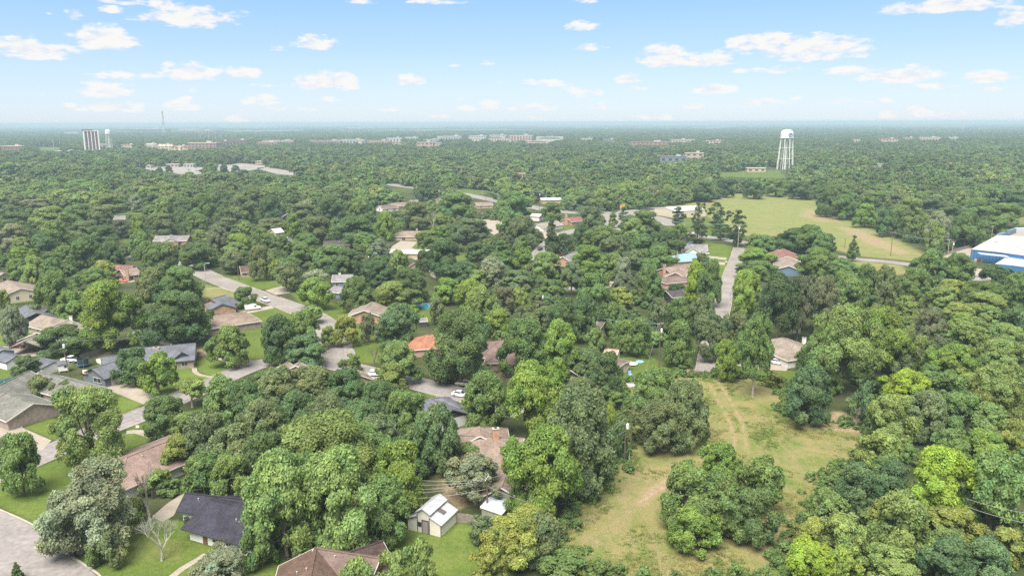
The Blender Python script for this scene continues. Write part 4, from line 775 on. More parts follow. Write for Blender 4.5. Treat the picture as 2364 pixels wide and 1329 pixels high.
def vehicle(kind, pa, pb, colr, label, detail=True):
    """pa rear, pb front: photo points on the ground"""
    A, B = P(*pa), P(*pb); c = (A + B) / 2; d = B - A; rz = math.atan2(d.y, d.x)
    root = empty({'sedan': 'sedan_car', 'pickup': 'pickup_truck', 'van': 'van', 'suv': 'suv_car'}[kind], c, rz); tag(root, label, {'sedan': 'car', 'pickup': 'pickup truck', 'van': 'van', 'suv': 'car'}[kind])
    p = paint(*colr); G = M_GLASS
    if kind == 'sedan':
        loft(root, 'body', [(-2.35, .72, .35, .78, .6), (-2.2, .86, .28, .98, .76), (-1.2, .9, .25, 1.02, .8), (.9, .9, .25, .98, .8), (1.9, .88, .27, .86, .74), (2.3, .72, .35, .66, .58)], p)
        loft(root, 'cabin_glass', [(-1.75, .72, .92, 1.0, .66), (-1.0, .74, .92, 1.40, .58), (.15, .74, .92, 1.42, .58), (1.05, .72, .92, .98, .64)], G)
        loft(root, 'car_roof', [(-1.12, .56, 1.36, 1.42, .52), (-.4, .60, 1.38, 1.47, .56), (.2, .57, 1.38, 1.45, .53)], p); L, wb, r = 4.65, 1.38, .33
    elif kind == 'pickup':
        loft(root, 'body', [(-2.8, .9, .5, 1.15, .86), (-.75, .95, .42, 1.18, .88), (1.3, .95, .42, 1.15, .86), (2.45, .92, .45, 1.08, .8), (2.75, .85, .5, .95, .7)], p)
        loft(root, 'cabin_glass', [(-.75, .80, 1.12, 1.72, .66), (.5, .80, 1.12, 1.76, .66), (1.3, .80, 1.12, 1.2, .72)], G); loft(root, 'car_roof', [(-.82, .68, 1.70, 1.78, .64), (-.1, .7, 1.72, 1.83, .66), (.55, .68, 1.70, 1.8, .63)], p)
        mb = MB(); mb.box((-1.8, 0, 1.06), (1.8, 1.5, .14), M_TYRE); mb.build('cargo_bed', root); L, wb, r = 5.6, 1.75, .40
    elif kind == 'van':
        loft(root, 'body', [(-2.8, .95, .45, 1.95, .86), (-2.6, 1.0, .4, 2.12, .88), (1.1, 1.0, .4, 2.12, .88), (1.75, .98, .4, 1.35, .86), (2.65, .92, .42, 1.12, .8), (2.85, .8, .5, .95, .7)], p)
        loft(root, 'windscreen', [(1.08, .9, 1.3, 2.02, .8), (1.12, .9, 1.3, 2.02, .8), (1.86, .86, 1.25, 1.36, .78)], G)
        mb = MB(); mb.box((.72, -1.005, 1.35), (.75, .02, .5), G); mb.build('side_window', root); mb = MB(); mb.box((.72, 1.005, 1.35), (.75, .02, .5), G); mb.build('side_window', root)
        mb = MB()
        mb.beam((-2.3, -.7, 2.25), (1.0, -.7, 2.25), .06, .06, M_RIM); mb.beam((-2.3, .7, 2.25), (1.0, .7, 2.25), .06, .06, M_RIM)
        for x in (-2.1, -.6, .8): mb.beam((x, -.8, 2.2), (x, .8, 2.2), .06, .12, M_RIM)
        mb.build('ladder_rack', root); L, wb, r = 5.7, 1.75, .37
    else:
        loft(root, 'body', [(-2.35, .85, .42, 1.0, .8), (-2.2, .93, .38, 1.1, .86), (1.1, .93, .38, 1.08, .86), (2.2, .9, .4, .98, .78), (2.4, .78, .5, .8, .66)], p)
        loft(root, 'cabin_glass', [(-2.15, .80, 1.05, 1.15, .74), (-1.85, .82, 1.05, 1.6, .68), (.3, .82, 1.05, 1.66, .68), (1.15, .80, 1.05, 1.12, .72)], G); loft(root, 'car_roof', [(-1.95, .7, 1.58, 1.66, .66), (-.8, .72, 1.62, 1.73, .68), (.35, .7, 1.6, 1.69, .65)], p); L, wb, r = 4.75, 1.4, .38
    if detail:
        for x in (-wb, wb):
            for s in (-1, 1):
                mb = MB(); yy = s * .86; mb.tube([(x, yy - .11, r), (x, yy + .11, r)], r, M_TYRE, 12); wv = mb.build('wheel', root)
                mb = MB(); mb.tube([(x, yy + s * .10, r), (x, yy + s * .13, r)], r * .58, M_RIM, 8); mb.build('rim', wv)
        for s in (-1, 1):
            mb = MB(); mb.box((L / 2 - .12, s * .62, .62), (.16, .3, .14), M_LAMP); mb.build('headlight', root); mb = MB(); mb.box((-L / 2 + .06, s * .68, .75), (.12, .22, .18), M_TAIL); mb.build('taillight', root)
    return root
WH, SIL, BLK, RED, NAV, MAR = ('white', (.72, .72, .72)), ('silver', (.42, .40, .36)), ('black', (.018, .022, .026)), ('red', (.38, .03, .03)), ('navy', (.025, .035, .07)), ('maroon', (.13, .018, .028))
vehicle('van', (568, 717), (600, 713), WH, 'white work van with a roof rack on the driveway')
vehicle('pickup', (604, 693), (621, 700), WH, 'white pickup truck parked at the edge of the upper street')
vehicle('pickup', (1003, 877), (1040, 886), BLK, 'black pickup truck at the kerb under the big dark tree')
vehicle('sedan', (1087, 890), (1055, 888), SIL, 'silver sedan parked behind the black pickup truck')
vehicle('sedan', (1047, 912), (1080, 917), WH, 'white sedan on the near side of the curving street')
vehicle('suv', (27, 801), (58, 802), MAR, 'dark red car beside the carport posts')
vehicle('pickup', (181, 836), (146, 834), WH, 'white pickup truck with covered bed beside the wooden fence')
vehicle('sedan', (295, 600), (313, 602), NAV, 'dark blue car alone on the drive behind the red brick house')
vehicle('sedan', (268, 644), (283, 646), ('dkgreen', (.03, .07, .08)), 'dark teal car before the tan house chimney')
vehicle('sedan', (276, 651), (288, 651), ('orange', (.55, .10, .04)), 'small orange red car in front of the tan house')
vehicle('suv', (288, 645), (301, 646), NAV, 'dark blue car right of the orange red car')
vehicle('suv', (1241, 580), (1254, 575), BLK, 'dark car driving on the side street by the pyramid shaped tree', False)
vehicle('sedan', (1290, 592), (1305, 588), RED, 'bright red car half behind the grey gable roof', False)
vehicle('sedan', (901, 487), (911, 487), NAV, 'dark car before the orange brick house', False)
vehicle('suv', (1533, 690), (1552, 687), BLK, 'black car in the dark garage under the trees')
vehicle('sedan', (1783, 838), (1806, 842), WH, 'white car parked inside the open carport')
vehicle('sedan', (1622, 587), (1633, 587), WH, 'white car beside the white garage of the lane', False)
vehicle('sedan', (1068, 560 - 90), (1078, 468), WH, 'white car on the main road beyond the trees', False)
vehicle('suv', (864, 867), (880, 867), WH, 'white car partly hidden by the light green tree', False)
keepbox(562, 695, 628, 722); keepbox(1000, 862, 1092, 922)
# lot cars, far
for (x, y, c, lb) in ((448, 389, WH, 'tiny white car near the east edge of the far car park'), (436, 393, NAV, 'tiny dark car in the far car park'), (466, 389, WH, 'white car at the far car park corner'), (475, 398, WH, 'white car left of the second car park'), (508, 376, WH, 'white car behind the second car park'),
        (548, 383, WH, 'white car by the pale kerb of the second car park'), (592, 387, WH, 'white car at the right end of the second car park'), (455, 395, ('grey2', (.2, .2, .22)), 'grey car between the two far car parks')):
    vehicle('sedan', (x - 3, y), (x + 3, y + .4), c, lb, False)

# ================================================================== poles, lamps, wires
M_WOOD = mat('pole_wood', (.13, .095, .07), rough=.9, noise=.25, scale=3); M_WOODL = mat('pole_wood_pale', (.34, .30, .25), rough=.9, noise=.2, scale=3); M_STEEL = mat('galvanised', (.5, .51, .52), rough=.45, metal=.5); M_TRF = mat('transformer', (.62, .64, .66), rough=.4)
M_WIRE = mat('wire', (.22, .22, .22), rough=.5); M_WIREG = mat('wire_green', (.16, .26, .22), rough=.5)
POLES = {}
def pole(key, x, yb, yt, label, m=None, arm=0.0, armdir=0.0, trf=False, leanx=0.0, lamp=False):
    p = P(x, yb); s = F_PX / np.linalg.norm(np.array([p.x, p.y, -CAM_H])); dep = math.atan2(CAM_H, p.y)
    h = 9.0
    for _ in range(6):
        q = px((p.x, p.y, h)); h *= (yb - yt) / max(1e-3, (yb - q[1]))
    root = empty('street_lamp' if lamp else 'utility_pole', p); tag(root, label, 'street lamp' if lamp else 'utility pole'); mb = MB(); L = Vector((leanx * h, 0, h)); m = m or M_WOOD
    mb.tube([(0, 0, 0), L * .5, L], [.17, .15, .11], m, 8); mb.build('pole', root); tips = []
    u = Vector((math.cos(armdir), math.sin(armdir), 0))
    if lamp:
        mb = MB(); mb.tube([L, L + Vector((.5, 0, .35)), L + Vector((1.6, 0, .5))], [.08, .07, .06], M_STEEL, 6); mb.build('arm', root); mb = MB(); mb.box((L.x + 1.9, 0, L.z + .42), (.9, .35, .18), M_TRF); mb.build('lamp_head', root)
    if arm:
        t = L * .965; mb = MB(); mb.beam(t - u * arm / 2, t + u * arm / 2, .12, .14, m if m is M_WOOD else M_WOODL); a_ = mb.build('cross_arm', root)
        for k in (-1, -.35, .35, 1):
            q = t + u * arm * .48 * k; mb = MB(); mb.lathe((q.x, q.y, q.z + .06), [(.05, 0), (.09, .08), (.06, .16), (.09, .22), (.03, .28)], M_TRF, 6); mb.build('insulator', a_); tips.append(p + q + Vector((0, 0, .3)))
    else: tips = [p + L + Vector((0, 0, .05))] * 2
    if trf:
        q = L * .86; mb = MB(); mb.lathe((q.x + .38, q.y, q.z - .9), [(.2, 0), (.32, .05), (.32, .95), (.2, 1.05), (.06, 1.2)], M_TRF, 10); mb.build('transformer', root)
    POLES[key] = dict(tips=tips, mid=p + L * .8, low=p + L * .72, h=h); return root
pole('a', 163, 872, 783, 'leaning wooden utility pole with transformer beside the white pickup', arm=2.6, armdir=.1, trf=True, leanx=-.12)
pole('b', 552, 646, 589, 'wooden utility pole on the lawn beyond the upper street', arm=2.2, armdir=.2, leanx=-.05)
pole('lamp', 476, 652, 610, 'curved arm street lamp on a thin metal pole beside the upper street', m=M_STEEL, lamp=True, leanx=-.03)
pole('c', 1521, 848, 745, 'tall wooden utility pole with transformer at the edge of the play yard', arm=2.0, armdir=.6, trf=True)
pole('d', 1442, 1066, 965, 'dark utility pole with blue grey transformer standing in the meadow corner', trf=True)
pole('e', 1456, 1033, 942, 'slim dark utility pole just behind the transformer pole')
pole('f', 1125, 1192, 1102, 'dark utility pole with several wires in front of the green shed', arm=1.8, armdir=1.3)
pole('g', 1236, 1190, 1142, 'short wooden pole hidden in yellowish shrubs beside the meadow')
pole('h', 1703, 577, 517, 'pale utility pole with cross arms at the top of the lane', m=M_WOODL, arm=3.2, armdir=.3, trf=True)
pole('i', 2056, 590, 535, 'dark wooden utility pole on the verge of the far field', arm=3.4, armdir=.4)
pole('j', 2288, 558, 522, 'pale utility pole behind the blue warehouse', m=M_WOODL, arm=3.0, armdir=.8)
pole('k', 2188, 588, 553, 'left one of the paired poles by the warehouse yard', m=M_WOODL, arm=3.0, armdir=.5)
pole('k2', 2197, 592, 557, 'right one of the paired poles by the warehouse yard', m=M_WOODL, arm=3.0, armdir=.5, trf=True)
pole('l', 1950, 572, 550, 'thin dark pole behind the cone shaped tree', arm=1.5)
pole('m', 850, 612, 590, 'pole with white transformer over the middle trees', trf=True)
pole('n', 1251, 705, 680, 'pole with white transformer among the yellowish trees', trf=True)
pole('o', 1433, 520, 470, 'sign side pole by the main road bend', m=M_STEEL)
pole('p', 1245, 500, 440, 'far wooden pole left of the white roofed shop', arm=2.4, trf=True)
pole('q', 1122, 470, 440, 'wooden pole standing by the main road', arm=2.0)
pole('r', 1114, 457, 436, 'thin pole beyond the main road', m=M_WOODL)
pole('s', 960, 428, 412, 'distant pole at the left end of the main road', arm=2.0)
pole('t', 280, 412, 398, 'distant pole among trees on the left')
pole('u', 2336, 530, 508, 'pole at the storage yard behind the warehouse')
pole('v', 1716, 408, 396, 'slim floodlight pole on the distant green', m=M_STEEL)
pole('w', 1672, 412, 400, 'slim floodlight pole at the left end of the distant green', m=M_STEEL)
pole('x', 1655, 396, 370, 'pale pole with cross arm left of the distant green', m=M_WOODL, arm=2.2)
wn = [0]
def wire(a, b, sag=.035, m=None, r=.03, label='thin overhead wire between utility poles'):
    a, b = Vector(a), Vector(b); L = (b - a).length; pts = [a.lerp(b, k / 10) - Vector((0, 0, sag * L * 4 * (k / 10) * (1 - k / 10))) for k in range(11)]
    mb = MB(); mb.tube(pts, r, m or M_WIRE, 4); o = mb.build('overhead_wire'); tag(o, label, 'overhead wire', 'overhead wires of the neighbourhood')
def wires(k1, k2, n=2, **kw):
    a, b = POLES[k1], POLES[k2]
    lb = kw.pop('label', 'wires between poles')
    for i in range(n): wire(a['tips'][i % len(a['tips'])], b['tips'][i % len(b['tips'])], label=(('nearer of the ', 'farther of the ', 'outermost of the ')[i] if n > 1 else '') + lb, **kw)
wires('d', 'f', 1, label='wire from the meadow transformer pole to the pole by the green shed'); wires('d', 'g', 1, label='wire from the meadow transformer pole down to the short pole')
wire(POLES['d']['low'], POLES['f']['low'], label='lower wire from the meadow transformer pole towards the green shed'); wires('e', 'c', 1, label='wire from the slim dark pole to the play yard pole')
wire(POLES['c']['low'], P(1300, 560, 9), label='wire from the play yard pole into the middle trees', m=M_WIREG, r=.045); wire(POLES['c']['tips'][0], P(1290, 575, 10), m=M_WIREG, r=.045, label='green wire from the play yard pole to the transformer among trees')
wires('c', 'n', 2, m=M_WIREG, r=.05, label='greenish wires crossing the middle tree canopy')
for k, (x, y, z) in enumerate(((860, 1095, 8), (860, 1112, 7.4), (860, 1128, 6.8), (850, 1140, 6.2), (880, 1150, 5.4))): wire(POLES['f']['tips'][k % 4] - Vector((0, 0, .45 * k)), P(x, y, z), r=.035, label='pale wire number %s down from the top of the pole before the green shed' % ('one', 'two', 'three', 'four', 'five')[k])
wire(POLES['f']['mid'], P(1245, 1165, 5), r=.035, label='wire from the green shed pole towards the yellowish shrubs')
wire(POLES['a']['tips'][0], P(420, 735, 9), r=.035, label='wire from the leaning pole towards the big dark tree'); wire(POLES['a']['tips'][3], P(330, 775, 8), r=.035, label='wire from the leaning pole over the low dark tree')
wire(POLES['a']['tips'][1], P(-60, 905, 9), r=.035, label='wire from the leaning pole to the left edge'); wire(POLES['a']['mid'], P(20, 850, 6), r=.03, label='service wire from the leaning pole over the outbuilding')
wire(POLES['b']['mid'], P(500, 620, 7), m=M_WIREG, label='greenish wire left of the lawn pole'); wires('i', 'h', 2, label='wires along the edge of the far field'); wires('i', 'k', 3, label='wires from the field pole to the paired poles')
wires('k', 'j', 2, label='wires from the paired poles past the warehouse'); wires('h', 'p', 2, m=M_WIREG, r=.07, label='long greenish wires from the lane head to the shop pole'); wires('p', 'q', 2, m=M_WIREG, r=.07, label='greenish wires along the main road'); wires('q', 's', 2, m=M_WIREG, r=.07, label='greenish wires at the far end of the main road')
wire(P(2230, 1150, 9), P(2420, 1190, 8), r=.035, label='upper of two wires over the woods at the right edge'); wire(P(2230, 1168, 8), P(2420, 1215, 7), r=.035, label='lower of two wires over the woods at the right edge')

# ================================================================== fences and yard things
M_FW = mat('fence_wood', (.25, .215, .185), rough=.95, noise=.25, scale=2); M_FWD = mat('fence_wood_dark', (.12, .10, .085), rough=.95, noise=.25, scale=2); M_TEAL = mat('teal_tarp', (.10, .38, .45), rough=.6, noise=.15, scale=1)
def fence(pts, h, m, label, pick=.16, solid=False):
    g = [P(*p) for p in pts]; root = empty('fence', g[0]); tag(root, label, 'fence'); o = Vector(g[0]); rnd = random.Random(len(label)); n = 0; st = MB()
    for a, b in zip(g[:-1], g[1:]):
        L = (b - a).length; u = (b - a) / L; rz = math.atan2(u.y, u.x)
        k = int(L / 2.4) + 1
        for i in range(k + 1):
            p = a.lerp(b, i / k) - o; mb = MB(); mb.box((p.x, p.y, 0), (.12, .12, h), m, rz); mb.build('post', root)
        for z in (.3, h - .3): mb = MB(); mb.beam(a - o + Vector((0, 0, z)), b - o + Vector((0, 0, z)), .05, .09, m); mb.build('rail', root)
        k = int(L / pick)
        for i in range(k):
            p = a.lerp(b, (i + .5) / k) - o; n += 1
            mb = MB() if n <= 150 else st; mb.box((p.x + u.y * .05, p.y - u.x * .05, .04), (pick * .88, .025, h + rnd.uniform(-.05, .05)), m, rz + rnd.uniform(-.03, .03))
            if n <= 150: mb.build('picket', root)
    if st.v: tag(st.build('picket_run', root), kind='stuff')
    return root
fence([(186, 832), (232, 818), (262, 806), (290, 797)], 1.8, M_FWD, 'dark weathered picket fence between the pickup and the slate roof'); fence([(330, 796), (352, 790), (398, 798)], 1.8, M_FW, 'short wooden fence behind the slate roof')
fence([(352, 1152), (385, 1137), (410, 1120)], 1.8, M_FWD, 'brown wooden fence beside the tan patio'); fence([(1054, 1205), (1078, 1207), (1100, 1212)], 1.8, M_FW, 'weathered grey picket fence between the barn shed and the shrubs')
fence([(-30, 900), (0, 893), (40, 880)], 1.6, M_TEAL, 'bright teal fence panel run at the left edge', pick=.6); fence([(88, 866), (114, 856)], 1.3, M_TEAL, 'short teal screen by the bush and outbuilding', pick=.6)
fence([(738, 549), (762, 552)], 1.8, M_FW, 'distant fence left of the house above the round drive'); fence([(1455, 640), (1485, 643)], 1.5, M_FWD, 'rail fence among the brownish trees', pick=1.2); fence([(2175, 592), (2210, 580), (2245, 570)], 1.6, M_FW, 'pale yard fence along the warehouse drive', pick=.5)
def thing(name, label, cat, x, y, rz=0.0, group=None):
    r = empty(name, P(x, y), rz); tag(r, label, cat, group); return r
def part(root, name, fn):
    mb = MB(); fn(mb); return mb.build(name, root)
# playhouse
r = thing('playhouse', 'small white two level playhouse with dark roof beside the leaning pole', 'playhouse', 148, 857, .5)
part(r, 'wall', lambda m_: m_.prism([(-1.3, -1, .6), (1.3, -1, .6), (1.3, 1, .6), (-1.3, 1, .6)], [(-1.3, -1, 2.3), (1.3, -1, 2.3), (1.3, 1, 2.3), (-1.3, 1, 2.3)], WALL['white']))
part(r, 'gable', lambda m_: m_.prism([(-1.3, -1, 2.3), (-1.2, -1, 2.3), (-1.2, 1, 2.3), (-1.3, 1, 2.3)], [(-1.3, -.02, 3.1), (-1.2, -.02, 3.1), (-1.2, .02, 3.1), (-1.3, .02, 3.1)], WALL['white']))
part(r, 'roof', lambda m_: (m_.prism([(-1.5, -1.2, 2.15), (1.5, -1.2, 2.15), (1.5, 0, 3.15), (-1.5, 0, 3.15)], [(-1.5, -1.2, 2.25), (1.5, -1.2, 2.25), (1.5, 0, 3.25), (-1.5, 0, 3.25)], ROOF['slate']), m_.prism([(-1.5, 0, 3.15), (1.5, 0, 3.15), (1.5, 1.2, 2.15), (-1.5, 1.2, 2.15)], [(-1.5, 0, 3.25), (1.5, 0, 3.25), (1.5, 1.2, 2.25), (-1.5, 1.2, 2.25)], ROOF['slate'])))
for sx in (-1.2, 1.2):
    for sy in (-.9, .9): part(r, 'post', lambda m_: m_.box((sx, sy, 0), (.12, .12, .62), M_TRIM))
part(r, 'window', lambda m_: m_.box((.5, -1.02, 1.3), (.6, .05, .6), M_GLASS)); part(r, 'railing', lambda m_: m_.box((0, -1.5, .55), (2.4, .08, .6), M_TRIM))
# trampoline with net
def trampoline(label, x, y, R, h, mm, net, rim=None):
    r = thing('trampoline', label, 'trampoline', x, y)
    part(r, 'mat', lambda m_: m_.lathe((0, 0, h), [(R * .86, 0), (R * .86, .03)], mm, 20)); part(r, 'rim', lambda m_: m_.lathe((0, 0, h - .03), [(R * .86, 0), (R, 0), (R, .1), (R * .86, .1)], rim or mm, 20))
    for k in range(6):
        a = k * math.pi / 3; part(r, 'leg', lambda m_: m_.tube([(R * .95 * math.cos(a), R * .95 * math.sin(a), 0), (R * .95 * math.cos(a), R * .95 * math.sin(a), h + (1.8 if net else 0))], .035, M_STEEL, 6))
    if net:
        o = part(r, 'net', lambda m_: m_.lathe((0, 0, h + .1), [(R * .93, 0), (R * .93, 1.65), (R * .91, 1.65), (R * .91, 0)], mat('net_dark', (.03, .05, .05), rough=.9), 16))
trampoline('dark green netted trampoline behind the slate garage', 193, 846, 1.7, .8, mat('tramp_mat', (.03, .06, .07)), True, mat('tramp_rim', (.05, .2, .4)))
trampoline('small round trampoline with white rim on the play yard grass', 1460, 842, 1.5, .4, M_TYRE, False, M_TRIM)
trampoline('low black trampoline under the trees by the blue tarp', 285, 792, 1.6, .6, M_TYRE, False)
r = thing('basketball_hoop', 'basketball hoop with square white backboard before the slate garage', 'basketball hoop', 203, 884)
part(r, 'pole', lambda m_: m_.tube([(0, 0, 0), (0, 0, 3.0)], .07, M_TRIMD, 8)); part(r, 'backboard', lambda m_: m_.box((0, -.4, 2.8), (1.7, .06, 1.05), M_TRIM)); part(r, 'board_square', lambda m_: m_.box((0, -.44, 2.98), (.62, .02, .45), M_TRIMD)); part(r, 'board_inner', lambda m_: m_.box((0, -.455, 3.05), (.48, .02, .3), M_TRIM)); part(r, 'rim', lambda m_: m_.lathe((0, -.72, 2.85), [(.23, 0), (.25, 0), (.25, .03), (.23, .03)], mat('rim_orange', (.6, .15, .04)), 12))
# pools, tarps
def blob_sheet(name, label, cat, pts, m, z, h=.05, kind=None):
    g = smooth_line([P(*p) for p in pts + [pts[0]]], .8)[:-1]; c = sum(g, Vector()) / len(g); a = sum(g[i].x * g[(i + 1) % len(g)].y - g[(i + 1) % len(g)].x * g[i].y for i in range(len(g)))
    if a < 0: g = g[::-1]
    r = empty(name, c); tag(r, label, cat); part(r, 'rim', lambda m_: m_.prism([((p.x - c.x) * 1.08, (p.y - c.y) * 1.08, 0) for p in g], [((p.x - c.x) * 1.08, (p.y - c.y) * 1.08, z) for p in g], M_CONC)); part(r, 'surface', lambda m_: m_.prism([(p.x - c.x, p.y - c.y, z + .002) for p in g], [(p.x - c.x, p.y - c.y, z + h) for p in g], m)); return r
M_POOL = mat('pool_water', (.04, .26, .34), rough=.12, spec=.6, noise=.15, scale=.5)
blob_sheet('swimming_pool', 'kidney shaped swimming pool with turquoise water behind the trees', 'swimming pool', [(955, 710), (966, 702), (985, 700), (998, 704), (994, 711), (975, 714)], M_POOL, .15)
blob_sheet('tarp', 'crumpled blue and white tarp under the edge of the big dark tree', 'tarp', [(303, 775), (315, 768), (335, 764), (341, 772), (325, 780), (308, 779)], mat('tarp_blue', (.12, .27, .48), rough=.5, noise=.4, scale=1.2, col2=(.5, .6, .7)), .2, .5)
blob_sheet('patio_pool', 'small paved pool edge beside the slate roofed house', 'pool', [(222, 830), (240, 826), (246, 830), (240, 840), (226, 838)], mat('paving_pale', (.5, .44, .36)), .12)
blob_sheet('tarp', 'bright blue cover glimpsed between the trees near the bare tree', 'tarp', [(948, 522), (962, 520), (965, 524), (950, 526)], mat('cover_blue', (.10, .35, .42)), .3, .5)
blob_sheet('brush_pile', 'brown pile of cut branches where the lane meets the meadow', 'brush pile', [(1564, 858), (1580, 848), (1602, 852), (1598, 864), (1575, 868)], mat('brush_brown', (.24, .15, .085), noise=.4, scale=2, bump=1), .25, .4)
for x, y, lb in ((1533, 1038, 'left low concrete ring beside the olive clump in the meadow'), (1558, 1037, 'right low concrete ring with a white rim in the meadow')):
    r = thing('manhole_ring', lb, 'concrete ring', x, y); part(r, 'ring', lambda m_: m_.lathe((0, 0, 0), [(.75, 0), (.75, .45), (.55, .5), (.55, .1)], M_KERB, 14)); part(r, 'lid', lambda m_: m_.lathe((0, 0, .32), [(.54, 0), (.54, .06)], M_TRIMD, 14))
for x, y, lb in ((1446, 1064, 'left short white marker post in the meadow'), (1452, 1063, 'right short white marker post in the meadow')):
    r = thing('marker_post', lb, 'marker post', x, y); part(r, 'post', lambda m_: m_.tube([(0, 0, 0), (0, 0, 1.5)], .11, M_TRIM, 8)); part(r, 'cap', lambda m_: m_.lathe((0, 0, 1.5), [(.13, 0), (.13, .08), (.04, .14)], M_CONC, 8))
r = thing('wheelie_bin', 'dark wheeled dustbin on the kerb of the turning circle', 'dustbin', 169, 1283); part(r, 'body', lambda m_: m_.prism([(-.3, -.3, .05), (.3, -.3, .05), (.3, .3, .05), (-.3, .3, .05)], [(-.4, -.4, 1.1), (.4, -.4, 1.1), (.4, .4, 1.1), (-.4, .4, 1.1)], M_TRIMD)); part(r, 'lid', lambda m_: m_.box((0, .02, 1.1), (.9, .9, .1), M_TRIMD)); part(r, 'wheel', lambda m_: m_.tube([(-.34, .33, .14), (.34, .33, .14)], .14, M_TYRE, 8))
for x, y, lb in ((266, 960, 'white yard sign on the lawn behind the street'), (318, 991, 'white yard sign on the near verge of the street'), (1676, 607, 'small white mailbox beside the lane')):
    r = thing('yard_sign' if 'sign' in lb else 'mailbox', lb, 'yard sign' if 'sign' in lb else 'mailbox', x, y); part(r, 'board', lambda m_: m_.box((0, 0, .45), (.75, .06, .55), M_TRIM)); part(r, 'stake', lambda m_: (m_.box((-.25, 0, 0), (.04, .04, .5), M_STEEL), m_.box((.25, 0, 0), (.04, .04, .5), M_STEEL)))
r = thing('flag_pole', 'thin pole with small banner before the brick house', 'flag', 57, 972); part(r, 'pole', lambda m_: m_.tube([(0, 0, 0), (0, 0, 4.4)], .05, M_TRIM, 6)); part(r, 'flag', lambda m_: m_.box((.5, 0, 3.4), (.9, .04, .6), mat('flag_cloth', (.55, .3, .3))))
# play yard clutter
r = thing('folding_chair', 'blue and white folding garden chairs stacked by the tan shed', 'garden chair', 1456, 868, .6)
part(r, 'seat', lambda m_: m_.box((0, 0, .42), (1.0, .6, .06), mat('chair_blue', (.25, .38, .55)))); part(r, 'backrest', lambda m_: m_.prism([(-.5, .28, .45), (.5, .28, .45), (.5, .34, .45), (-.5, .34, .45)], [(-.5, .5, 1.5), (.5, .5, 1.5), (.5, .56, 1.5), (-.5, .56, 1.5)], mat('chair_blue', (.25, .38, .55))))
for sx in (-.45, .45):
    for sy in (-.25, .25): part(r, 'leg', lambda m_: m_.box((sx, sy, 0), (.05, .05, .44), M_STEEL))
r = thing('paddling_pool', 'pale blue crumpled paddling pool on the grass', 'paddling pool', 1477, 836); part(r, 'rim', lambda m_: m_.lathe((0, 0, 0), [(1.1, 0), (1.2, .2), (1.05, .35), (.85, .3)], mat('toy_blue', (.2, .42, .62)), 14)); part(r, 'floor', lambda m_: m_.lathe((0, 0, .05), [(.9, 0), (.9, .04)], mat('toy_blue', (.2, .42, .62)), 14))
r = thing('table', 'dark picnic table against the tan shed wall', 'table', 1448, 856); part(r, 'tabletop', lambda m_: m_.box((0, 0, .72), (1.8, .9, .08), M_FWD)); 
for sx in (-.7, .7): part(r, 'leg', lambda m_: m_.box((sx, 0, 0), (.1, .7, .72), M_FWD)); part(r, 'bench', lambda m_: m_.box((0, sx * 1.1, .4), (1.8, .3, .07), M_FWD))
r = thing('metal_sheet', 'bent grey metal panel lying below the tan shed', 'metal panel', 1457, 892, .4); part(r, 'panel', lambda m_: m_.prism([(-1.2, -.7, .1), (1.2, -.7, .1), (1.2, .7, .5), (-1.2, .7, .9)], [(-1.2, -.7, .15), (1.2, -.7, .15), (1.2, .7, .55), (-1.2, .7, .95)], mat('panel_grey', (.33, .31, .31)))); part(r, 'frame', lambda m_: m_.beam((-1.25, -.7, .08), (1.25, -.7, .08), .08, .08, M_FWD))
r = thing('bath_tub', 'white tub lying on the play yard grass', 'tub', 1467, 875, .3); part(r, 'shell', lambda m_: m_.prism([(-.7, -.3, 0), (.7, -.3, 0), (.7, .3, 0), (-.7, .3, 0)], [(-.8, -.4, .45), (.8, -.4, .45), (.8, .4, .45), (-.8, .4, .45)], M_TRIM)); part(r, 'hollow', lambda m_: m_.box((0, 0, .455), (1.35, .6, .01), M_CONC))
# sign by the main road
r = thing('roadside_sign', 'small yellow orange business sign on tall twin posts by the main road', 'sign', 1436, 506)
hgt = 8.0
part(r, 'board', lambda m_: m_.box((0, 0, hgt), (3.6, .4, 2.2), mat('sign_yellow', (.52, .33, .08), rough=.5)))
for sx in (-1.2, 1.2): part(r, 'post', lambda m_: m_.tube([(sx, 0, 0), (sx, 0, hgt)], .14, M_STEEL, 8))
rs = random.Random(4)
for k in range(4): part(r, 'sign_mark', lambda m_: m_.box((-1.2 + k * .8, -.22, hgt + 1.2), (.5, .03, .5), mat('sign_red', (.5, .06, .03)))); part(r, 'sign_mark', lambda m_: m_.box((-1.2 + k * .8, -.22, hgt + .4), (.45, .03, .35), mat('sign_red', (.5, .06, .03))))
keepbox(1427, 474, 1446, 492)
r = thing('timber_stack', 'stacked pallets and scrap beside the blue warehouse wall', 'pallet stack', 2275, 604)
for k in range(14): part(r, 'pallet', lambda m_: m_.box((-6 + k * 1.15 + rs.uniform(-.2, .2), rs.uniform(-1, .6), 0), (1.0, 1.0, rs.uniform(.3, 1.6)), (M_FW, WALL['wood'], M_FWD)[k % 3], rs.uniform(0, 1)))
# porch furniture
for (x, y, lb) in ((470, 1232, 'dark patio chair on the porch left of the grill'), (482, 1237, 'dark patio chair on the porch right side')):
    r = thing('patio_chair', lb, 'chair', x, y, .4); part(r, 'seat', lambda m_: m_.box((0, 0, .42), (.6, .6, .07), M_TRIMD)); part(r, 'backrest', lambda m_: m_.box((0, .28, .45), (.6, .06, .6), M_TRIMD))
    for sx in (-.25, .25):
        for sy in (-.25, .25): part(r, 'leg', lambda m_: m_.box((sx, sy, 0), (.05, .05, .42), M_TRIMD))
poly_sheet('porch', [(448, 1234), (500, 1220), (575, 1262), (560, 1280)], mat('porch_floor', (.33, .32, .31)), .05, 'grey porch floor of the black roofed house')

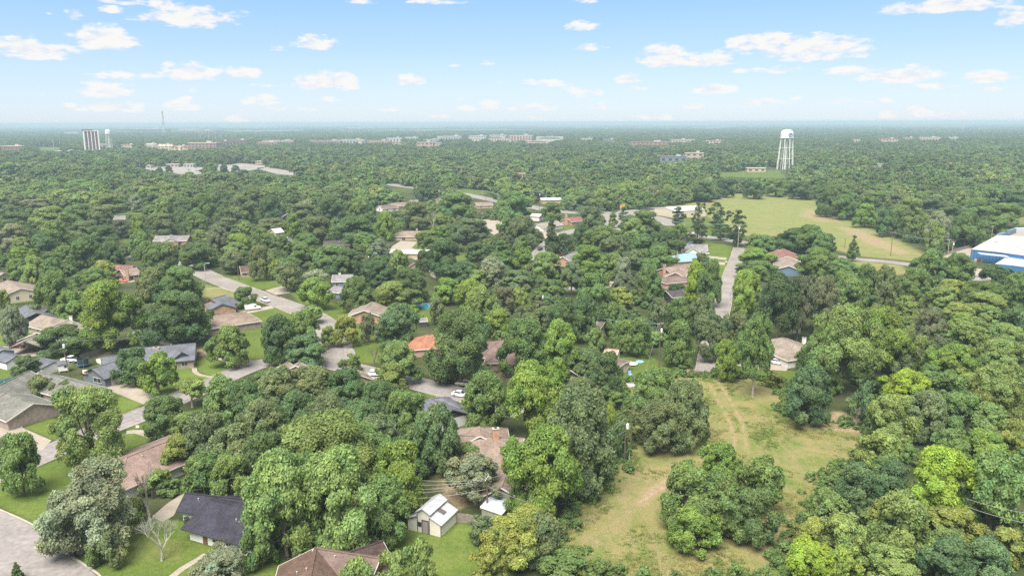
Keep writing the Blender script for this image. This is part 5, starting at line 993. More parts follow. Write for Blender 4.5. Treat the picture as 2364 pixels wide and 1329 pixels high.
# ================================================================== bare and half dead trees
def bare_tree(x, yb, yt, label, m, seed, spread=.5, levels=5, name='bare_tree', twigs=True, stem=.3):
    rnd = random.Random(seed); p = P(x, yb); h = 9.0
    for _ in range(6):
        q = px((p.x, p.y, h)); h *= (yb - yt) / max(1e-3, (yb - q[1]))
    root = empty(name, p); tag(root, label, 'tree'); tb = MB(); bb = MB(); tw = MB()
    def grow(a, d, L, r, lv, mb):
        mid = a + d * L * .5 + Vector((rnd.uniform(-1, 1), rnd.uniform(-1, 1), rnd.uniform(-.5, .5))) * L * .07; b = a + d * L
        (tb if lv == 0 else bb if lv < 3 else tw).tube([a, mid, b], [r, r * .8, r * .6], m, 6 if lv < 2 else 4)
        if lv >= levels: return
        for k in range(3 if lv < 2 else (3 if rnd.random() < .6 else 2)):
            nd_ = (d + Vector((rnd.uniform(-1, 1), rnd.uniform(-1, 1), rnd.uniform(-.15, .7))) * spread * (1.2 if lv else 1)).normalized(); grow(b if k else mid.lerp(b, .6), nd_, L * rnd.uniform(.6, .85), r * .58, lv + 1, mb)
    grow(Vector((0, 0, -.1)), Vector((rnd.uniform(-.1, .1), 0, 1)).normalized(), h * stem, h * .034, 0, None)
    tb.build('trunk', root); bb.build('limbs', root).name = 'branch'; o = tag(tw.build('twigs', root), kind='stuff')
    return root
bare_tree(374, 1293, 1190, 'stubby grey dead tree with wispy twigs on the front lawn', M_LICHEN, 5, .78, 7)
bare_tree(346, 1205, 1082, 'tall bare branched tree beside the tan patio', M_BARKL, 8, .38, 4, stem=.34)
bare_tree(1000, 536, 488, 'pale leafless tree rising before the olive crowns', M_BARKL, 12, .45, 5)
bare_tree(518, 1290, 1228, 'thin bare sapling in front of the white house wall', M_BARK, 14, .42, 4)
bare_tree(1150, 1150, 1096, 'pale dead branched tree behind the green shed pole', M_BARKL, 19, .6, 5)
bare_tree(716, 505, 452, 'greyish bare crown in the distant canopy', M_BARKL, 21, .45, 5)
bare_tree(864, 842, 790, 'dark leafless sapling on the corner lawn', M_BARK, 25, .6, 4, stem=.25)
bare_tree(2010, 1000, 930, 'bare leaning stems at the edge of the brown clearing', M_BARKL, 29, .5, 4)
bare_tree(1975, 985, 925, 'thin bare stems left of the lime green tree', M_BARKL, 33, .45, 4)

# ================================================================== far landmarks
def water_tower(label, x, yb, yt, wtank, ytb, logo=False, nleg=6):
    """tank outline from the photograph; legs splay to the ground"""
    p = P(x, yb); s = -F_PX / (RMI @ np.array([p.x, p.y, -CAM_H]))[2]; h = 45.0
    for _ in range(8): q = px((p.x, p.y, h)); h *= (yb - yt) / max(1e-3, (yb - q[1]))
    R = wtank / 2 / s; ht = h * (ytb - yt) / (yb - yt); zt = h - ht; root = empty('water_tower', p); tag(root, label, 'water tower'); mw = mat('tower_white', (.64, .64, .61), rough=.5, noise=.06, scale=.05)
    part(root, 'tank', lambda m_: m_.lathe((0, 0, zt), [(R * .3, -ht * .10), (R * .95, ht * .0), (R * 1.0, ht * .05), (R * .98, ht * .5), (R * .93, ht * .68), (R * .78, ht * .84), (R * .48, ht * .96), (R * .1, ht)], mw, 28)); part(root, 'balcony', lambda m_: m_.lathe((0, 0, zt + ht * .02), [(R * 1.0, 0), (R * 1.08, 0), (R * 1.08, .5), (R * 1.0, .5)], mw, 24))
    part(root, 'riser', lambda m_: m_.lathe((0, 0, 0), [(R * .17, 0), (R * .14, zt * .2), (R * .14, zt * .85), (R * .26, zt)], mw, 14)); Rb = R * 1.28
    L = []
    for k in range(nleg):
        a = 2 * math.pi * (k + .25) / nleg; A_, B_ = Vector((Rb * math.cos(a), Rb * math.sin(a), 0)), Vector((R * .93 * math.cos(a), R * .93 * math.sin(a), zt + ht * .1)); L.append((A_, B_)); part(root, 'leg', lambda m_: m_.tube([A_, B_], R * .055, mw, 8))
    for f in (.34, .68):
        for k in range(nleg):
            a_, b_ = L[k][0].lerp(L[k][1], f), L[(k + 1) % nleg][0].lerp(L[(k + 1) % nleg][1], f); part(root, 'ring_strut', lambda m_: m_.tube([a_, b_], R * .028, mw, 6))
    for k in range(nleg):
        for f0, f1 in ((0, .34), (.34, .68), (.68, 1)):
            a_, b_ = L[k][0].lerp(L[k][1], f0), L[(k + 1) % nleg][0].lerp(L[(k + 1) % nleg][1], f1); part(root, 'brace', lambda m_: m_.tube([a_, b_], R * .010, mw, 4))
    if logo:
        mbl = mat('logo_blue', (.05, .16, .40), rough=.5)
        for ang in (-76,):
            a = R_(ang); c = Vector((math.cos(a), math.sin(a), 0)); tv = Vector((-math.sin(a), math.cos(a), 0)); cz = zt + ht * .34; rr_ = R * .36
            def disc(r0, r1, n=20, gaps=None):
                def f(m_):
                    for k in range(n):
                        if gaps and k in gaps: continue
                        t0, t1 = 2 * math.pi * k / n, 2 * math.pi * (k + 1) / n; q = []
                        for (rad, tt) in ((r0, t0), (r1, t0), (r1, t1), (r0, t1)):
                            off = math.cos(tt) * rad; an = a + off / R; q.append(Vector((math.cos(an) * (R * 1.012), math.sin(an) * (R * 1.012), cz + math.sin(tt) * rad)))
                        q2 = [Vector((v.x * 1.01, v.y * 1.01, v.z)) for v in q]; m_.prism(q, q2, mbl)
                return f
            part(root, 'logo_ring', disc(rr_ * .78, rr_)); part(root, 'logo_mark', disc(rr_ * .28, rr_ * .58, 20, {0, 1, 18, 19}))
    return root
water_tower('tall white legged water tower with blue round logo beyond the field', 1811.5, 391, 299, 29, 319, True, 8)
water_tower('smaller white legged water tower beside the high rise', 254, 353, 299, 11.5, 309)
keepbox(2098, 500, 2136, 572, 574); keepbox(1794, 296, 1836, 380, 391); keepbox(242, 298, 268, 342, 353); MARK += [(1815, 350, 'the white water tower')]
# high rise
p = P(214, 353); s = -F_PX / (RMI @ np.array([p.x, p.y, -CAM_H]))[2]; h = 52.0
for _ in range(8): q = px((p.x, p.y, h)); h *= 54 / max(1e-3, 353 - q[1])
hr = empty('tower_block', p, .55); tag(hr, 'fourteen storey dark brick high rise with pale concrete stair bands', 'high rise'); Wt = 46 / s; a_ = Wt * .62; b2 = Wt * .62
M_HB = mat('brick_plum', (.115, .055, .055), rough=.85); M_HC = mat('concrete_pale', (.70, .68, .65), rough=.8)
part(hr, 'core', lambda m_: m_.box((0, 0, 0), (a_, b2, h * .93), M_HB)); part(hr, 'upper_core', lambda m_: m_.box((-a_ * .22, b2 * .15, h * .93), (a_ * .7, b2 * .6, h * .07), M_HB))
for k in range(5):
    x = -a_ / 2 + a_ * (k + .0) / 4; part(hr, 'concrete_band', lambda m_: m_.box((x, -b2 / 2 - .3, 0), (a_ * (.11 if k in (0, 4) else .06), .8, h * .95), M_HC))
for k in range(3):
    y = -b2 / 2 + b2 * k / 2; part(hr, 'concrete_band', lambda m_: m_.box((-a_ / 2 - .3, y, 0), (.8, b2 * .2, h * .95), M_HC)); part(hr, 'concrete_band', lambda m_: m_.box((a_ / 2 + .3, y, 0), (.8, b2 * .08, h * .95), M_HC))
part(hr, 'balcony_bay', lambda m_: m_.box((-a_ / 2 - .55, -b2 * .25, 0), (.9, b2 * .45, h * .93), M_HC))
for k in range(13):
    z = 3 + k * (h * .9 / 13); 
    for yy in (-.32, -.18): part(hr, 'window', lambda m_: m_.box((-a_ / 2 - 1.02, b2 * yy, z), (.06, b2 * .09, h * .03), M_GLASS))
    for xx in (-.44, -.3): part(hr, 'window', lambda m_: m_.box((a_ * xx, -b2 / 2 - .05, z), (a_ * .07, .12, h * .03), M_GLASS))
part(hr, 'parapet', lambda m_: m_.box((0, 0, h * .93), (a_ * 1.03, b2 * 1.03, h * .012), M_HC))
keepbox(182, 296, 236, 345, 353); MARK += [(214, 330, 'the brown high rise')]
# generic far building
FARN = 0
FM = {'brick': mat('far_brick', (.25, .15, .125), rough=.9, noise=.1, scale=.05), 'orange': mat('far_orange', (.38, .24, .18), rough=.9), 'pink': mat('far_pink', (.40, .30, .26), rough=.9), 'cream': mat('far_cream', (.55, .46, .33), rough=.9), 'white': mat('far_white', (.38, .375, .36), rough=.8), 'dark': mat('far_dark', (.11, .085, .08), rough=.9),
      'grey': mat('far_grey', (.30, .30, .30), rough=.9), 'slate': mat('far_slate', (.16, .17, .20), rough=.9), 'tan': mat('far_tan', (.45, .36, .28), rough=.9), 'plum': mat('far_plum', (.20, .10, .09), rough=.9), 'red': mat('far_red', (.27, .13, .11), rough=.9)}
def farb(x0, x1, yt, yb, wall, roof, label, rows=2, gables=0, name='campus_building', dep=.5, arch=False, pillars=0, keep=True):
    xm = (x0 + x1) / 2; p = P(xm, yb); a, b = P(x0, yb), P(x1, yb); W = (b - a).length; h = 8.0
    for _ in range(6): q = px((p.x, p.y, h)); h = max(2.5, h * (yb - yt) / max(1e-2, (yb - q[1])))
    rz = math.atan2(b.y - a.y, b.x - a.x); D_ = min(max(W * dep, 10), 60); root = empty(name, p, rz); tag(root, label, 'building', 'houses glimpsed in the far canopy' if name == 'distant_house' else None); wm, rm = FM[wall], FM[roof]
    hw_ = h if not gables else h * .7
    part(root, 'wall', lambda m_: m_.box((0, D_ / 2, 0), (W, D_, hw_), wm))
    if arch: part(root, 'roof', lambda m_: m_.prism([(-W / 2, 0, h * .6)] + [(-W / 2 + W * k / 10, 0, h * .6 + h * .5 * math.sin(math.pi * k / 10)) for k in range(1, 10)] + [(W / 2, 0, h * .6)], [(-W / 2, D_, h * .6)] + [(-W / 2 + W * k / 10, D_, h * .6 + h * .5 * math.sin(math.pi * k / 10)) for k in range(1, 10)] + [(W / 2, D_, h * .6)], rm))
    elif gables:
        part(root, 'roof', lambda m_: m_.prism([(-W / 2 - 1, -1, hw_), (W / 2 + 1, -1, hw_), (W / 2 + 1, D_ + 1, hw_), (-W / 2 - 1, D_ + 1, hw_)], [(-W / 2 + 4, D_ * .45, h), (W / 2 - 4, D_ * .45, h), (W / 2 - 4, D_ * .55, h), (-W / 2 + 4, D_ * .55, h)], rm))
        for k in range(gables):
            x = -W / 2 + W * (k + .5) / gables; g_ = W / gables * .30
            part(root, 'gable', lambda m_: m_.prism([(x - g_, -1.2, 0), (x + g_, -1.2, 0), (x + g_, D_ * .3, 0), (x - g_, D_ * .3, 0)], [(x - g_, -1.2, hw_), (x + g_, -1.2, hw_), (x + g_, D_ * .3, hw_), (x - g_, D_ * .3, hw_)], wm)); part(root, 'gable_roof', lambda m_: m_.prism([(x - g_ * 1.15, -1.6, hw_), (x + g_ * 1.15, -1.6, hw_), (x, -1.6, h * .97)], [(x - g_ * 1.15, D_ * .4, hw_), (x + g_ * 1.15, D_ * .4, hw_), (x, D_ * .4, h * .97)], wm if k % 2 else rm))
    else: part(root, 'roof', lambda m_: m_.box((0, D_ / 2, h), (W + 1.2, D_ + 1.2, max(.8, h * .08)), rm)); 
    if not arch and W > 30: part(root, 'roof_plant', lambda m_: m_.box((W * .2, D_ * .5, h * (1.08 if not gables else .9)), (W * .16, D_ * .4, h * .18 + 1), FM['white' if roof != 'white' else 'grey']))
    nwin = int(min(10, max(3, W / 9)))
    for r_ in range(rows):
        for k in range(nwin):
            x = -W / 2 + W * (k + .5) / nwin; part(root, 'window', lambda m_: m_.box((x, -.06 if not gables else -1.26, hw_ * (r_ + .35) / rows), (W / nwin * .45, .2, hw_ / rows * .38), M_GLASS))
    for k in range(pillars): x = -W / 2 + W * (k + .5) / pillars; part(root, 'column', lambda m_: m_.box((x, -1.5, 0), (W / pillars * .3, 1.4, h), FM['white']))
    if keep: keepbox(x0 - 1, yt - 1, x1 + 1, yt + (yb - yt) * .62, yb)
    return root
FB = [(300, 382, 298, 308, 'dark', 'white', 'long stadium grandstand with white roof line by the mast', 1), (278, 311, 334, 343, 'tan', 'pink', 'tan block with pinkish roof left of the cream apartments', 2), (334, 362, 331, 343, 'cream', 'grey', 'first cream apartment block with hipped roof', 3, 3), (362, 398, 333, 350, 'cream', 'tan', 'cream gabled apartments nearest the trees', 3, 4), (396, 434, 336, 352, 'cream', 'plum', 'row of cream gable fronts with dark roof', 3, 3),
 (434, 500, 331, 348, 'brick', 'tan', 'long three storey brick apartment range', 3, 0), (494, 530, 327, 339, 'dark', 'plum', 'brown hall with white corner on the left', 1), (530, 571, 325, 340, 'dark', 'plum', 'dark brown hall with sloping white edge', 1), (592, 640, 329, 338, 'brick', 'pink', 'low red brick hall beside the green strip', 1), (606, 684, 325, 333, 'orange', 'white', 'long white roofed campus hall', 1),
 (715, 724, 324, 330, 'cream', 'cream', 'small cream cube tower among campus trees', 1), (722, 790, 325, 334, 'brick', 'white', 'brick campus wing with cream left end', 1), (786, 842, 323, 334, 'grey', 'white', 'glassy grey campus wing with white roof', 1), (828, 836, 326, 335, 'cream', 'cream', 'narrow cream campus tower', 2), (848, 900, 325, 333, 'orange', 'pink', 'orange brick campus block', 2),
 (893, 928, 319, 330, 'white', 'white', 'white stepped hall in the campus centre', 1), (905, 930, 328, 338, 'orange', 'orange', 'orange brick block below the white hall', 2), (935, 965, 317, 324, 'white', 'white', 'pale distant sheds left of the campus centre', 1), (962, 1000, 329, 343, 'orange', 'grey', 'orange brick block with grey roof at the tree edge', 2), (976, 1012, 322, 329, 'grey', 'white', 'flat white roof behind the orange brick block', 1), (1000, 1020, 330, 342, 'pink', 'white', 'pinkish block beside the orange brick block', 2),
 (1009, 1022, 315, 326, 'white', 'white', 'white end pavilion of the grey hall', 1), (1022, 1065, 315, 327, 'grey', 'tan', 'grey brown windowless hall', 1), (1082, 1122, 314, 323, 'white', 'cream', 'long white terraced building', 2), (1090, 1110, 321, 329, 'cream', 'white', 'cream block below the terraced building', 2), (1130, 1170, 312, 319, 'white', 'pink', 'pale car park deck on the skyline', 2), (1128, 1176, 320, 328, 'tan', 'white', 'low pale hall below the car park deck', 1),
 (1176, 1229, 314, 330, 'red', 'white', 'red brick hall with white columns', 1), (1238, 1300, 316, 330, 'white', 'white', 'white vaulted sports hall', 0), (1213, 1262, 325, 334, 'tan', 'white', 'tan flat roofed wing before the vaulted hall', 2), (1207, 1228, 334, 342, 'white', 'white', 'small white house before the tan wing', 1), (1145, 1190, 329, 334, 'pink', 'white', 'thin pale roof above the tree tops', 1), (1267, 1290, 332, 336, 'white', 'white', 'flat white roof strip right of the tan wing', 1),
 (1340, 1371, 320, 326, 'white', 'white', 'white roofed shed right of the sports hall', 1), (1230, 1246, 341, 347, 'white', 'white', 'tiny white house in the tree tops', 1), (1392, 1420, 322, 330, 'slate', 'grey', 'grey hipped roof in the distant trees', 1), (1450, 1547, 328, 338, 'red', 'brick', 'long low red roofed range', 2), (1545, 1592, 323, 332, 'pink', 'tan', 'pinkish school block left part', 2), (1588, 1640, 322, 327, 'white', 'white', 'pale flat roof joining the pinkish blocks', 1), (1630, 1668, 325, 334, 'pink', 'pink', 'pinkish school block right part', 2),
 (1478, 1504, 354, 363, 'pink', 'plum', 'plum hipped roof left one of a pair', 1), (1506, 1528, 355, 364, 'pink', 'plum', 'plum hipped roof right one of a pair', 1), (1524, 1585, 362, 376, 'slate', 'slate', 'cluster of dark grey roofs', 1), (1582, 1624, 354, 370, 'pink', 'tan', 'pinkish apartment block behind the grey roofs', 2), (1748, 1777, 375, 384, 'grey', 'pink', 'open sided barn near the water tower', 0), (1725, 1768, 389, 397, 'tan', 'tan', 'low tan building on the distant green', 1), (1476, 1504, 386, 395, 'white', 'tan', 'white gabled house in the far canopy', 1),
 (2029, 2073, 321, 332, 'pink', 'brick', 'pinkish brick school on the right skyline', 2), (2084, 2112, 318, 324, 'orange', 'pink', 'orange roofs on the right skyline', 1), (2122, 2172, 318, 328, 'pink', 'white', 'pale long roofs right of the brick school', 1), (2190, 2212, 317, 326, 'white', 'white', 'white block on the right skyline', 1), (2210, 2236, 323, 327, 'white', 'white', 'low white strip beside the white block', 1), (2247, 2257, 320, 327, 'white', 'white', 'tiny white chapel on the right skyline', 1), (2018, 2052, 380, 391, 'white', 'grey', 'white building in the right canopy', 1), (2112, 2132, 384, 389, 'tan', 'grey', 'grey roof right of the white canopy building', 1),
 (1968, 1985, 322, 332, 'pink', 'grey', 'small grey roofs left of the brick school', 1), (2128, 2148, 430, 442, 'white', 'tan', 'pale roofed house in the right trees', 1), (2184, 2202, 437, 446, 'white', 'white', 'bright white roof in the right trees', 1), (2238, 2254, 430, 437, 'white', 'white', 'second bright roof in the right trees', 1), (2204, 2214, 420, 428, 'white', 'white', 'tiny white roof above the other two', 1), (1366, 1380, 434, 443, 'pink', 'orange', 'orange roofed house in the middle canopy', 1),
 (1194, 1212, 402, 414, 'tan', 'orange', 'house with orange roof in the far middle canopy', 1), (1058, 1070, 408, 415, 'white', 'white', 'small white roof in the far middle canopy', 1), (315, 348, 383, 388, 'white', 'white', 'long white store left of the car park', 1), (384, 412, 380, 386, 'pink', 'white', 'pink and white store behind the car park', 1), (424, 446, 380, 388, 'white', 'white', 'white shop with round roof at the car park', 1), (554, 572, 368, 376, 'grey', 'grey', 'grey roofed house beside the second car park', 1), (590, 606, 373, 379, 'tan', 'tan', 'tan house right of the second car park', 1),
 (125, 175, 349, 357, 'brick', 'white', 'red brick block left of the high rise', 1), (0, 52, 338, 352, 'plum', 'tan', 'plum coloured buildings at the left edge', 2), (50, 72, 352, 357, 'tan', 'tan', 'tan strip left of the red brick block', 1), (24, 42, 362, 368, 'white', 'white', 'white roof at the left in the trees', 1), (146, 182, 306, 311, 'white', 'white', 'white roof line left of the high rise', 1), (232, 245, 333, 345, 'white', 'white', 'white annex beside the high rise', 2),
 (420, 498, 302, 310, 'plum', 'grey', 'wide low arena beyond the mast', 1), (450, 460, 289, 293, 'white', 'white', 'white shed near the horizon', 1), (68, 78, 325, 328, 'white', 'white', 'tiny white roof in the left distance', 1)]
for q in FB: farb(*q[:7], rows=q[7], gables=q[8] if len(q) > 8 else 0, arch='vaulted' in q[6], pillars=8 if 'white columns' in q[6] else 0, dep=.35)
MARK += [(1210, 320, 'the red brick campus hall'), (640, 330, 'the campus halls'), (400, 342, 'the cream apartments'), (390, 392, 'the far car park'), (1590, 365, 'the dark grey far roofs')]
# small houses glimpsed in the far canopy
rh = random.Random(31)
for _ in range(70):
    x_, y_ = rh.uniform(20, 2340), rh.uniform(338, 440)
    if any(b_[0] - 8 < x_ < b_[2] + 8 and b_[1] - 8 < y_ < b_[3] + 8 for b_ in [(min(p[0] for p in k_), min(p[1] for p in k_), max(p[0] for p in k_), max(p[1] for p in k_)) for k_ in KEEP]): continue
    hw2 = rh.uniform(4, 9) * (y_ - 250) / 130; farb(x_ - hw2, x_ + hw2, y_ - hw2 * .42, y_, rh.choice(['cream', 'tan', 'pink', 'white']), rh.choice(['grey', 'tan', 'slate', 'pink', 'plum']), 'small house roof glimpsed among the far tree tops', rows=1, name='distant_house', dep=.5)
# masts
def mast(label, x, yb, yt, wpx, lattice=True, taper=.5, plat=None):
    p = P(x, yb); s = -F_PX / (RMI @ np.array([p.x, p.y, -CAM_H]))[2]; h = 60.0
    for _ in range(10): q = px((p.x, p.y, h)); h *= (yb - yt) / max(1e-2, (yb - q[1]))
    r = empty('radio_mast', p); tag(r, label, 'mast'); w_ = wpx / s; m = mat('mast_steel', (.42, .45, .48), rough=.6)
    if lattice:
        for sx in (-1, 1):
            for sy in (-1, 1): part(r, 'leg', lambda m_: m_.tube([(sx * w_ / 2, sy * w_ / 2, 0), (sx * w_ / 2 * taper, sy * w_ / 2 * taper, h)], w_ * .09, m, 5))
        for k in range(9):
            z0, z1 = h * k / 9, h * (k + 1) / 9; a0, a1 = w_ / 2 * (1 - (1 - taper) * k / 9), w_ / 2 * (1 - (1 - taper) * (k + 1) / 9)
            part(r, 'brace', lambda m_: (m_.tube([(-a0, -a0, z0), (a1, -a1, z1)], w_ * .05, m, 4), m_.tube([(a0, -a0, z0), (-a1, -a1, z1)], w_ * .05, m, 4)))
        if plat: part(r, 'platform', lambda m_: m_.box((0, 0, h * plat), (w_ * 2.2, w_ * 2.2, h * .015), m))
    else: part(r, 'shaft', lambda m_: m_.tube([(0, 0, 0), (0, 0, h)], [w_ / 2, w_ / 2 * taper], m, 6))
mast('tall lattice mast with a platform rising above the stadium', 379, 311, 256, 4.2, plat=.52, taper=.35)
for x, yb, yt, lb in ((1570, 300, 280, 'thin dark mast breaking the horizon beyond the red roofs'), (2031, 306, 280, 'thin mast on the skyline right of the water tower'), (2222, 308, 281, 'thin mast near the right end of the skyline')): mast(lb, x, yb, yt, 1.6, lattice=False, taper=.6)
mast('short white spire among the right trees', 2010, 322, 312, 1.4, lattice=False, taper=.2)
# floodlight poles of the campus fields
for i, x in enumerate((124, 139, 163, 464, 482, 498, 512, 577)):
    yb = (340, 342, 348, 330, 330, 330, 330, 336)[i]; mast('pale floodlight pole %s' % ('left of the campus field', 'second in the campus field row', 'near the brick block and high rise', 'behind the cream apartments', 'between the arena and brick range', 'right of the arena', 'above the brown hall', 'right of the brown hall')[i], x, yb, yb - 18 if i != 2 else yb - 14, 1.0, lattice=False, taper=.8)
# ================================================================== trees
def leafmat(name, mode):
    m = bpy.data.materials.new(name); m.use_nodes = True; t = m.node_tree; t.nodes.clear(); n = t.nodes; l = t.links
    out = n.new('ShaderNodeOutputMaterial'); b = n.new('ShaderNodeBsdfPrincipled'); tr = n.new('ShaderNodeBsdfTranslucent'); mx = n.new('ShaderNodeMixShader'); mx.inputs[0].default_value = 0.38
    l.new(b.outputs[0], mx.inputs[1]); l.new(tr.outputs[0], mx.inputs[2]); l.new(mx.outputs[0], out.inputs[0])
    b.inputs['Roughness'].default_value = 0.55; b.inputs['Specular IOR Level'].default_value = 0.22
    a = n.new('ShaderNodeAttribute'); a.attribute_name = 'tint'
    if mode == 'object':
        oi = n.new('ShaderNodeObjectInfo'); base = oi.outputs['Color']
    else:
        ai = n.new('ShaderNodeAttribute'); ai.attribute_type = 'INSTANCER'; ai.attribute_name = 'leafcol'; base = ai.outputs['Color']
    s = n.new('ShaderNodeVectorMath'); s.operation = 'MULTIPLY'; l.new(base, s.inputs[0]); l.new(a.outputs['Color'], s.inputs[1])
    l.new(s.outputs[0], b.inputs['Base Color'])
    s2 = n.new('ShaderNodeVectorMath'); s2.operation = 'MULTIPLY'; l.new(s.outputs[0], s2.inputs[0]); s2.inputs[1].default_value = (1.15, 1.25, 0.7); l.new(s2.outputs[0], tr.inputs[0])
    return m
M_LEAF, M_LEAFI = leafmat('foliage', 'object'), leafmat('foliage_far', 'inst')
def profile(kind, t):
    if kind == 'cone': return np.clip(1.12 * (1 - t) ** 0.75 * np.clip(t * 6 + .35, 0, 1), .05, 1)
    if kind == 'pine': return np.clip(0.35 + .65 * np.sin(np.clip(t, 0, 1) * math.pi * .95) , .2, 1) * np.where(t > .85, .6, 1)
    if kind == 'umbrella': return np.sqrt(np.clip(1 - (1.15 * t - .15) ** 2, 0, 1)) * np.clip(t * 3 + .3, 0, 1)
    if kind == 'droop': return np.sqrt(np.clip(1 - np.abs(t) ** 2.4, 0, 1)) * .98
    return np.sqrt(np.clip(1 - np.abs(1.55 * t - .55) ** 2.3, 0, 1))       # round: widest about a third up
def crown_mesh(name, kind, R, H, leaf, seed, dens=1.0, m=None, gap=0.0, fine=True):
    """a crown of R x H metres: boughs, each of clumps, each clad in leaf sprays"""
    rg = np.random.default_rng(seed)
    nb = {'pine': 26, 'cone': 34, 'umbrella': 22}.get(kind, 30 if R > 4 else 20)
    if not fine: nb = int(nb * .6)
    t = (np.arange(nb) + rg.uniform(.2, .8, nb)) / nb
    if kind not in ('pine', 'cone'): t = t ** 0.85
    rg.shuffle(t)
    ang = np.arange(nb) * 2.39996 + rg.normal(0, .35, nb)
    rl = R * rg.uniform(.24, .42, nb) * (1.0 if kind in ('pine',) else 1)
    if kind == 'cone': rl = R * (.18 + .24 * (1 - t)) * rg.uniform(.9, 1.15, nb)
    irr = 1 + .17 * np.sin(ang * 2 + rg.uniform(0, 6)) + .13 * np.sin(ang * 3 + rg.uniform(0, 6)) + rg.normal(0, .07, nb)
    rad = np.clip(profile(kind, t) * R * irr - rl * .85, 0, None) * rg.uniform(.78, 1.0, nb)
    bz = t * H * (1 + .10 * np.sin(ang * 2 + 1.3) + .07 * np.sin(ang * 5)); bz = np.clip(bz, rl * .55, H - rl * .72)
    bc = np.stack([np.cos(ang) * rad, np.sin(ang) * rad, bz], 1)
    sq = .62 if kind in ('pine', 'umbrella') else .82
    # inner boughs close the middle
    ni = 8
    ic = np.stack([rg.normal(0, R * .22, ni), rg.normal(0, R * .22, ni), rg.uniform(.25, .72, ni) * H], 1); il = np.full(ni, R * .36)
    if kind in ('pine',): il *= .7
    BC = np.vstack([bc, ic]); BL = np.concatenate([rl, il])
    # clumps on every bough
    cc, cr, cb = [], [], []
    for k in range(len(BC)):
        ns = int((11 if fine else 6) * (1.2 if k < nb else .5))
        d = rg.normal(0, 1, (ns, 3)); outv = np.array([BC[k][0] / R, BC[k][1] / R, (BC[k][2] / H - .35) * 1.2]); d += outv * .9 + np.array([0, 0, .35]); d /= np.linalg.norm(d, axis=1)[:, None]
        cc.append(BC[k] + d * BL[k] * np.array([1, 1, sq]) * rg.uniform(.55, .8, (ns, 1))); cr.append(BL[k] * rg.uniform(.26, .46, ns)); cb.append(np.full(ns, k))
    cc = np.vstack(cc); cr = np.concatenate(cr); cb = np.concatenate(cb)
    if gap > 0:
        keepm = rg.uniform(0, 1, len(cc)) > gap; cc, cr, cb = cc[keepm], cr[keepm], cb[keepm]
    area = (cr ** 2) * 4 * math.pi * .62
    per = np.maximum(6, (dens * area / (leaf * leaf * .62))).astype(int)
    idx = np.repeat(np.arange(len(cc)), per); n = len(idx)
    d = rg.normal(0, 1, (n, 3)); cen = np.array([0, 0, H * .38]); ov = cc[idx] - cen; ov /= np.linalg.norm(ov, axis=1)[:, None] + 1e-6
    d += ov * .55 + np.array([0, 0, .30]); d /= np.linalg.norm(d, axis=1)[:, None]
    pos = cc[idx] + d * cr[idx][:, None] * np.array([1, 1, .85]) * np.where(rg.uniform(0, 1, (n, 1)) < .14, rg.uniform(1.05, 1.42, (n, 1)), rg.uniform(.74, 1.08, (n, 1)))
    ok = (pos[:, 2] > -.02 * H); pos, d, idx, n = pos[ok], d[ok], idx[ok], int(ok.sum())
    hr = np.quantile(np.hypot(pos[:, 0], pos[:, 1]), .965); ht_ = np.quantile(pos[:, 2], .985); kx, kz = R / hr, H / ht_
    pos = pos * np.array([kx, kx, kz]); BC = BC * np.array([kx, kx, kz]); BL = BL * kx; bc = bc * np.array([kx, kx, kz])
    nrm = d * .75 + ov[ok] * .2 + rg.normal(0, .42, (n, 3)) + np.array([0, 0, .28]); nrm /= np.linalg.norm(nrm, axis=1)[:, None]
    if kind == 'droop': ref = np.stack([ov[ok][:, 0] * .6, ov[ok][:, 1] * .6, np.full(n, -1.0)], 1) + rg.normal(0, .3, (n, 3))
    else: ref = rg.normal(0, 1, (n, 3))
    u = ref - nrm * (ref * nrm).sum(1)[:, None]; u /= np.linalg.norm(u, axis=1)[:, None] + 1e-6; v = np.cross(nrm, u)
    lw = leaf * rg.uniform(.32, .55, n) ; lh = leaf * rg.uniform(.55, .95, n)
    if kind == 'droop': lh *= 1.15; lw *= .85
    if kind == 'pine': lh *= 1.2; lw *= .6
    # a spray: kite folded a little along its rib
    a = pos - u * lh[:, None]; b_ = pos + v * lw[:, None] + u * (lh * .1)[:, None] - nrm * (lw * .35)[:, None]
    c = pos + u * lh[:, None] - nrm * (lh * .25)[:, None]; e = pos - v * lw[:, None] + u * (lh * .1)[:, None] - nrm * (lw * .35)[:, None]
    V = np.stack([a, b_, c, e], 1).reshape(-1, 3)
    Q = np.arange(n * 4).reshape(-1, 4)
    # inner leafy mass of each bough, seen only through the gaps
    ico_v, ico_f = ICO; extra_v, extra_f = [], []; o0 = len(V)
    kk = range(len(BC)) if kind not in ('pine', 'droop') and gap < .15 else range(0)
    for k in kk:
        sv = ico_v * BL[k] * np.array([1, 1, sq]) * .52 * (1 + .15 * rg.normal(0, 1, (len(ico_v), 1))) + BC[k]
        extra_v.append(sv); extra_f.append(ico_f + o0); o0 += len(ico_v)
    tl = np.clip(rg.normal(1, .10, len(BC)), .75, 1.3)[cb][idx] * np.clip(rg.normal(1, .09, len(cc)), .7, 1.3)[idx] * np.clip(rg.normal(1, .12, n), .6, 1.4)
    hue = np.clip(rg.normal(0, .05, len(BC)), -.12, .12)[cb][idx]
    tint = np.stack([tl * (1 + hue), tl, tl * (1 - hue)], 1); tint = np.repeat(tint, 4, axis=0)
    me = bpy.data.meshes.new(name)
    allv = np.vstack([V] + extra_v) if extra_v else V; ef = np.vstack(extra_f) if extra_f else np.zeros((0, 3), int)
    me.vertices.add(len(allv)); me.vertices.foreach_set('co', allv.astype(np.float32).ravel())
